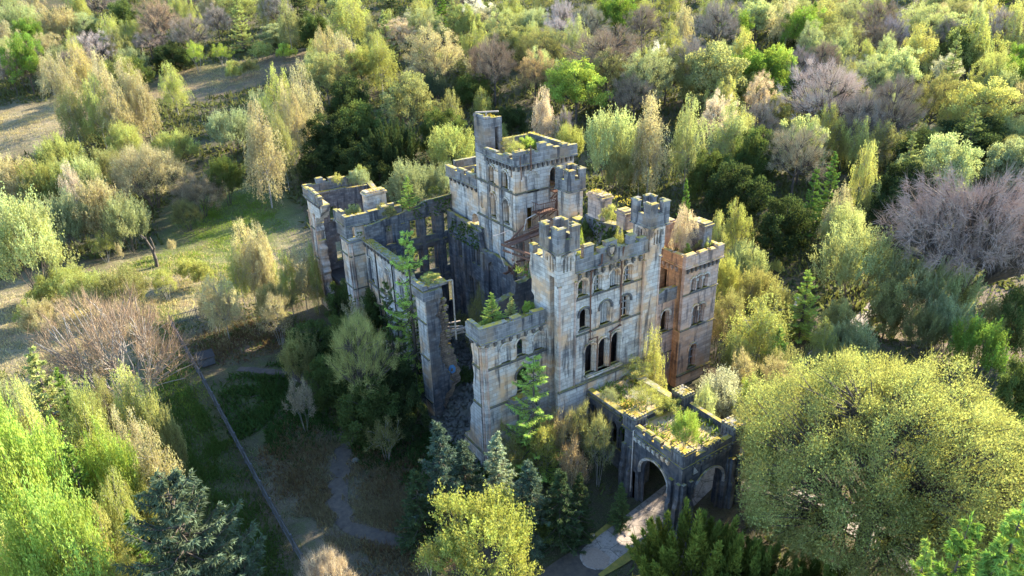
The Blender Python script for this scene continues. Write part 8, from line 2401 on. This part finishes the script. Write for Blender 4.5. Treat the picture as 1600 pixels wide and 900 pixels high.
def forest(rng, n):
    u = rng.uniform(0, 1, n); v = rng.uniform(-.66, .66, n)
    r = 90 + 260 * u ** .8
    a = math.radians(56.9) + v
    p = np.stack([-27.7 + r * np.cos(a), -47.5 + r * np.sin(a)], -1)
    x, y = p[:, 0], p[:, 1]
    ok = ~((x > -4) & (x < 33) & (y > -20) & (y < 47))
    for cx, cy, rx, ry in ((-14, 62, 26, 19), (-34, 58, 13, 22), (-2, 84, 12, 18), (-33, 160, 18, 18), (18, 168, 24, 13), (40, 172, 14, 6), (66, -10, 12, 8)):
        ok &= ((x - cx) / rx) ** 2 + ((y - cy) / ry) ** 2 > 1
    p = p[ok]
    k = np.sin(p[:, 0] * .33 + 2 * np.sin(p[:, 1] * .21)) * np.sin(p[:, 1] * .29 + 1.3) > rng.uniform(-1.2, .6, len(p))
    return p[k]


blades_field('undergrowth', 'dark scrubby undergrowth on the woodland floor', 'undergrowth', 230000, forest, .4, 1.7, .5, (.11, .12, .05), seed=5, flat=.8)


def near_floor(rng, n):
    p = np.stack([rng.uniform(-45, 80, n), rng.uniform(-45, 50, n)], -1)
    x, y = p[:, 0], p[:, 1]
    ok = ~((x > -3.5) & (x < 31) & (y > -1.5) & (y < 46)) & ~((x > 8) & (x < 17) & (y > -17) & (y < 0)) & ~((x > -19.5) & (x < -8) & (y < 35)) & ~((x > -2) & (x < 30) & (np.abs(y + 13 - .12 * x) < 3.2)) & ~((np.abs(x - 20.5) < 2.4) & (y < -12)) & ~((x > -19) & (x < 0) & (y < -6))
    p = p[ok]
    k = np.sin(p[:, 0] * .6 + 2 * np.sin(p[:, 1] * .4)) * np.sin(p[:, 1] * .5 + 1.3) > rng.uniform(-1.2, .7, len(p))
    return p[k]


blades_field('woodland_weeds', 'low green and brown weeds around the castle and under the near trees', 'weeds', 90000, near_floor, .15, .8, .2, (.11, .13, .045), seed=6, flat=.8)


# ---------------------------------------------------------------- moss, weeds and ivy on the ruin
def patch_points(rng, patches, dens):
    P, U = [], []
    for (x0, x1, y0, y1, z0, z1, up) in patches:
        a = max(abs(x1 - x0), .05) * max(abs(y1 - y0), .05) if abs(z1 - z0) < .5 else math.hypot(x1 - x0, y1 - y0) * abs(z1 - z0)
        n = int(a * dens)
        p = np.stack([rng.uniform(x0, x1, n), rng.uniform(y0, y1, n), rng.uniform(z0, z1, n) if abs(z1 - z0) >= .5 else np.full(n, z0)], -1)
        k = np.sin(p[:, 0] * 2.1 + p[:, 2] * 1.3 + 2 * np.sin(p[:, 1] * 1.2)) * np.sin(p[:, 1] * 1.9 + p[:, 2] * 1.1 + p[:, 0]) > rng.uniform(-.9, .55, n)
        P.append(p[k]); U.append(np.repeat([up], k.sum(), 0))
    return np.concatenate(P), np.concatenate(U).astype(float)


def scatter(name, label, cat, patches, dens, hmin, hmax, w, col, seed, flat):
    rng = np.random.default_rng(seed)
    P, U = patch_points(rng, patches, dens)
    n = len(P)
    D = norm(rng.normal(0, flat, (n, 3)) + U)
    V, T = blades(P + rng.normal(0, .03, P.shape), D, rng.uniform(hmin, hmax, n), w, rng)
    o = link(name, np_mesh(name, V, T, M['leaf'], np.repeat(rng.uniform(0, 1, n), 3)))
    o.color = (*col, 1)
    return tag(o, label, cat, kind='stuff')


UPV = (0, 0, 1)
scatter('wall_top_moss', 'yellow moss and weeds along the wall tops and ruined roofs', 'moss',
        [(10.3, 12.6, -8.2, -2.0, 4.8, 4.8, UPV), (14.6, 16.1, -8.2, -2.0, 5.0, 5.0, UPV), (9.8, 11.5, -14.6, -9.5, 5.2, 5.2, UPV), (9.0, 10.2, -15.6, -14.4, 6.72, 6.72, UPV), (9.0, 10.3, -9.8, -8.5, 6.72, 6.72, UPV), (14.8, 16.1, -15.6, -14.4, 6.72, 6.72, UPV), (14.9, 16.1, -9.8, -8.5, 6.72, 6.72, UPV),
         (.8, 6.8, .6, 2.6, 12.7, 12.7, UPV), (0, 6.5, -.3, .2, 14.05, 14.05, UPV), (.3, 2.5, 10.4, 12.5, 14.15, 14.15, UPV), (1.5, 2.5, 18, 29.8, 12.98, 12.98, UPV), (0, 7, 29.9, 30.3, 15.95, 15.95, UPV), (1.4, 6.9, 31, 33, 14.2, 14.2, UPV), (4, 6.6, 33, 34.2, 17.3, 17.3, UPV),
         (0, .6, 38, 43.6, 16.0, 16.0, UPV), (1, 8, 43.4, 43.8, 16.4, 16.4, UPV), (1.05, 5.1, 42.45, 42.95, 15.5, 15.5, UPV), (13.2, 20.9, 21.9, 22.4, 23.9, 23.9, UPV), (20.6, 21.1, 14.3, 22, 24.0, 24.0, UPV), (12.9, 13.2, 21, 28.5, 14.2, 14.2, UPV), (14.3, 19, 22.2, 28.6, 17.6, 17.6, UPV), (KX, 15.4, 20, 22, 26.9, 26.9, UPV),
         (2.4, 5.8, -.9, -.1, 6.22, 6.22, UPV), (24.3, 24.8, .2, 6.5, 14.6, 14.6, UPV), (25.3, 28.8, .8, 5.8, 12.7, 12.7, UPV), (19.1, 24.5, 1.2, 4.5, 9.7, 9.7, UPV), (17.95, 19.2, 1.6, 8, 21.0, 21.0, UPV), (8.7, 17, -1.9, -1.4, 18.85, 18.85, UPV)],
        44, .05, .2, .12, (.36, .28, .06), 61, .5)
scatter('roof_weeds', 'green weeds rooted on the roof slabs and floors of the ruin', 'weeds',
        [(9.8, 15.4, -14.6, -9.5, 5.2, 5.2, UPV), (10.8, 15.4, -8.2, -2, 4.8, 4.8, UPV), (14.2, 20, 15, 21, 22.3, 22.3, UPV), (9.5, 18, -.4, 9.5, 13.8, 13.8, UPV), (1, 6.8, .6, 2.6, 12.7, 12.7, UPV), (25.3, 28.8, .8, 5.8, 12.7, 12.7, UPV), (14.3, 19, 22.2, 28.6, 17.6, 17.6, UPV), (1.4, 6.9, 31, 33, 14.2, 14.2, UPV)],
        30, .15, .8, .14, (.19, .24, .06), 62, .6)
IV = (-.7, -.2, -.3)
scatter('hanging_ivy', 'dark ivy hanging down the inner walls and wall heads', 'ivy',
        [(17.9, 17.95, 3.4, 9.5, 13.8, 18.2, IV), (17.9, 17.95, -.3, 2.5, 15, 18.3, IV), (8, 13.4, 28.7, 28.85, 14.0, 16.3, (0, -.8, -.3)), (12.4, 12.45, 21, 28, 11.5, 14.2, IV), (1.0, 7.0, 29.6, 29.8, 13.2, 14.6, (0, -.8, -.3)), (10.2, 10.3, -8.2, -6.5, 2.5, 4.9, IV), (1.7, 1.8, 14.6, 19, 0, 8, IV), (-.05, 0, 30, 32.4, -1, 5.5, IV), (1.9, 6.5, 29.8, 29.9, -1, 5, (0, -.8, -.3)), (6.8, 8.5, -1.95, -1.8, -1.5, 2.5, (0, -.8, -.2)), (24.3, 24.45, 3.5, 6.5, 9.6, 11.5, IV)],
        26, .12, .4, .26, (.09, .13, .035), 63, .6)


bs_ = MB()
rr_ = random.Random(77)
for k in range(130):
    x, y = rr_.uniform(-24, -2), rr_.uniform(-10, 50)
    a, l = rr_.uniform(0, 6.28), rr_.uniform(.5, 2.2)
    z = float(ground_z(x, y)) + .08
    bs_.tube([(x, y, z), (x + l * .5 * math.cos(a), y + l * .5 * math.sin(a), z + rr_.uniform(0, .25)), (x + l * math.cos(a + .3), y + l * math.sin(a + .3), z + rr_.uniform(0, .3))], .04, 4, .015)
tag(bs_.build('fallen_branches', M['bark']), 'fallen twigs and branches scattered over the rough ground', 'branches', kind='stuff')
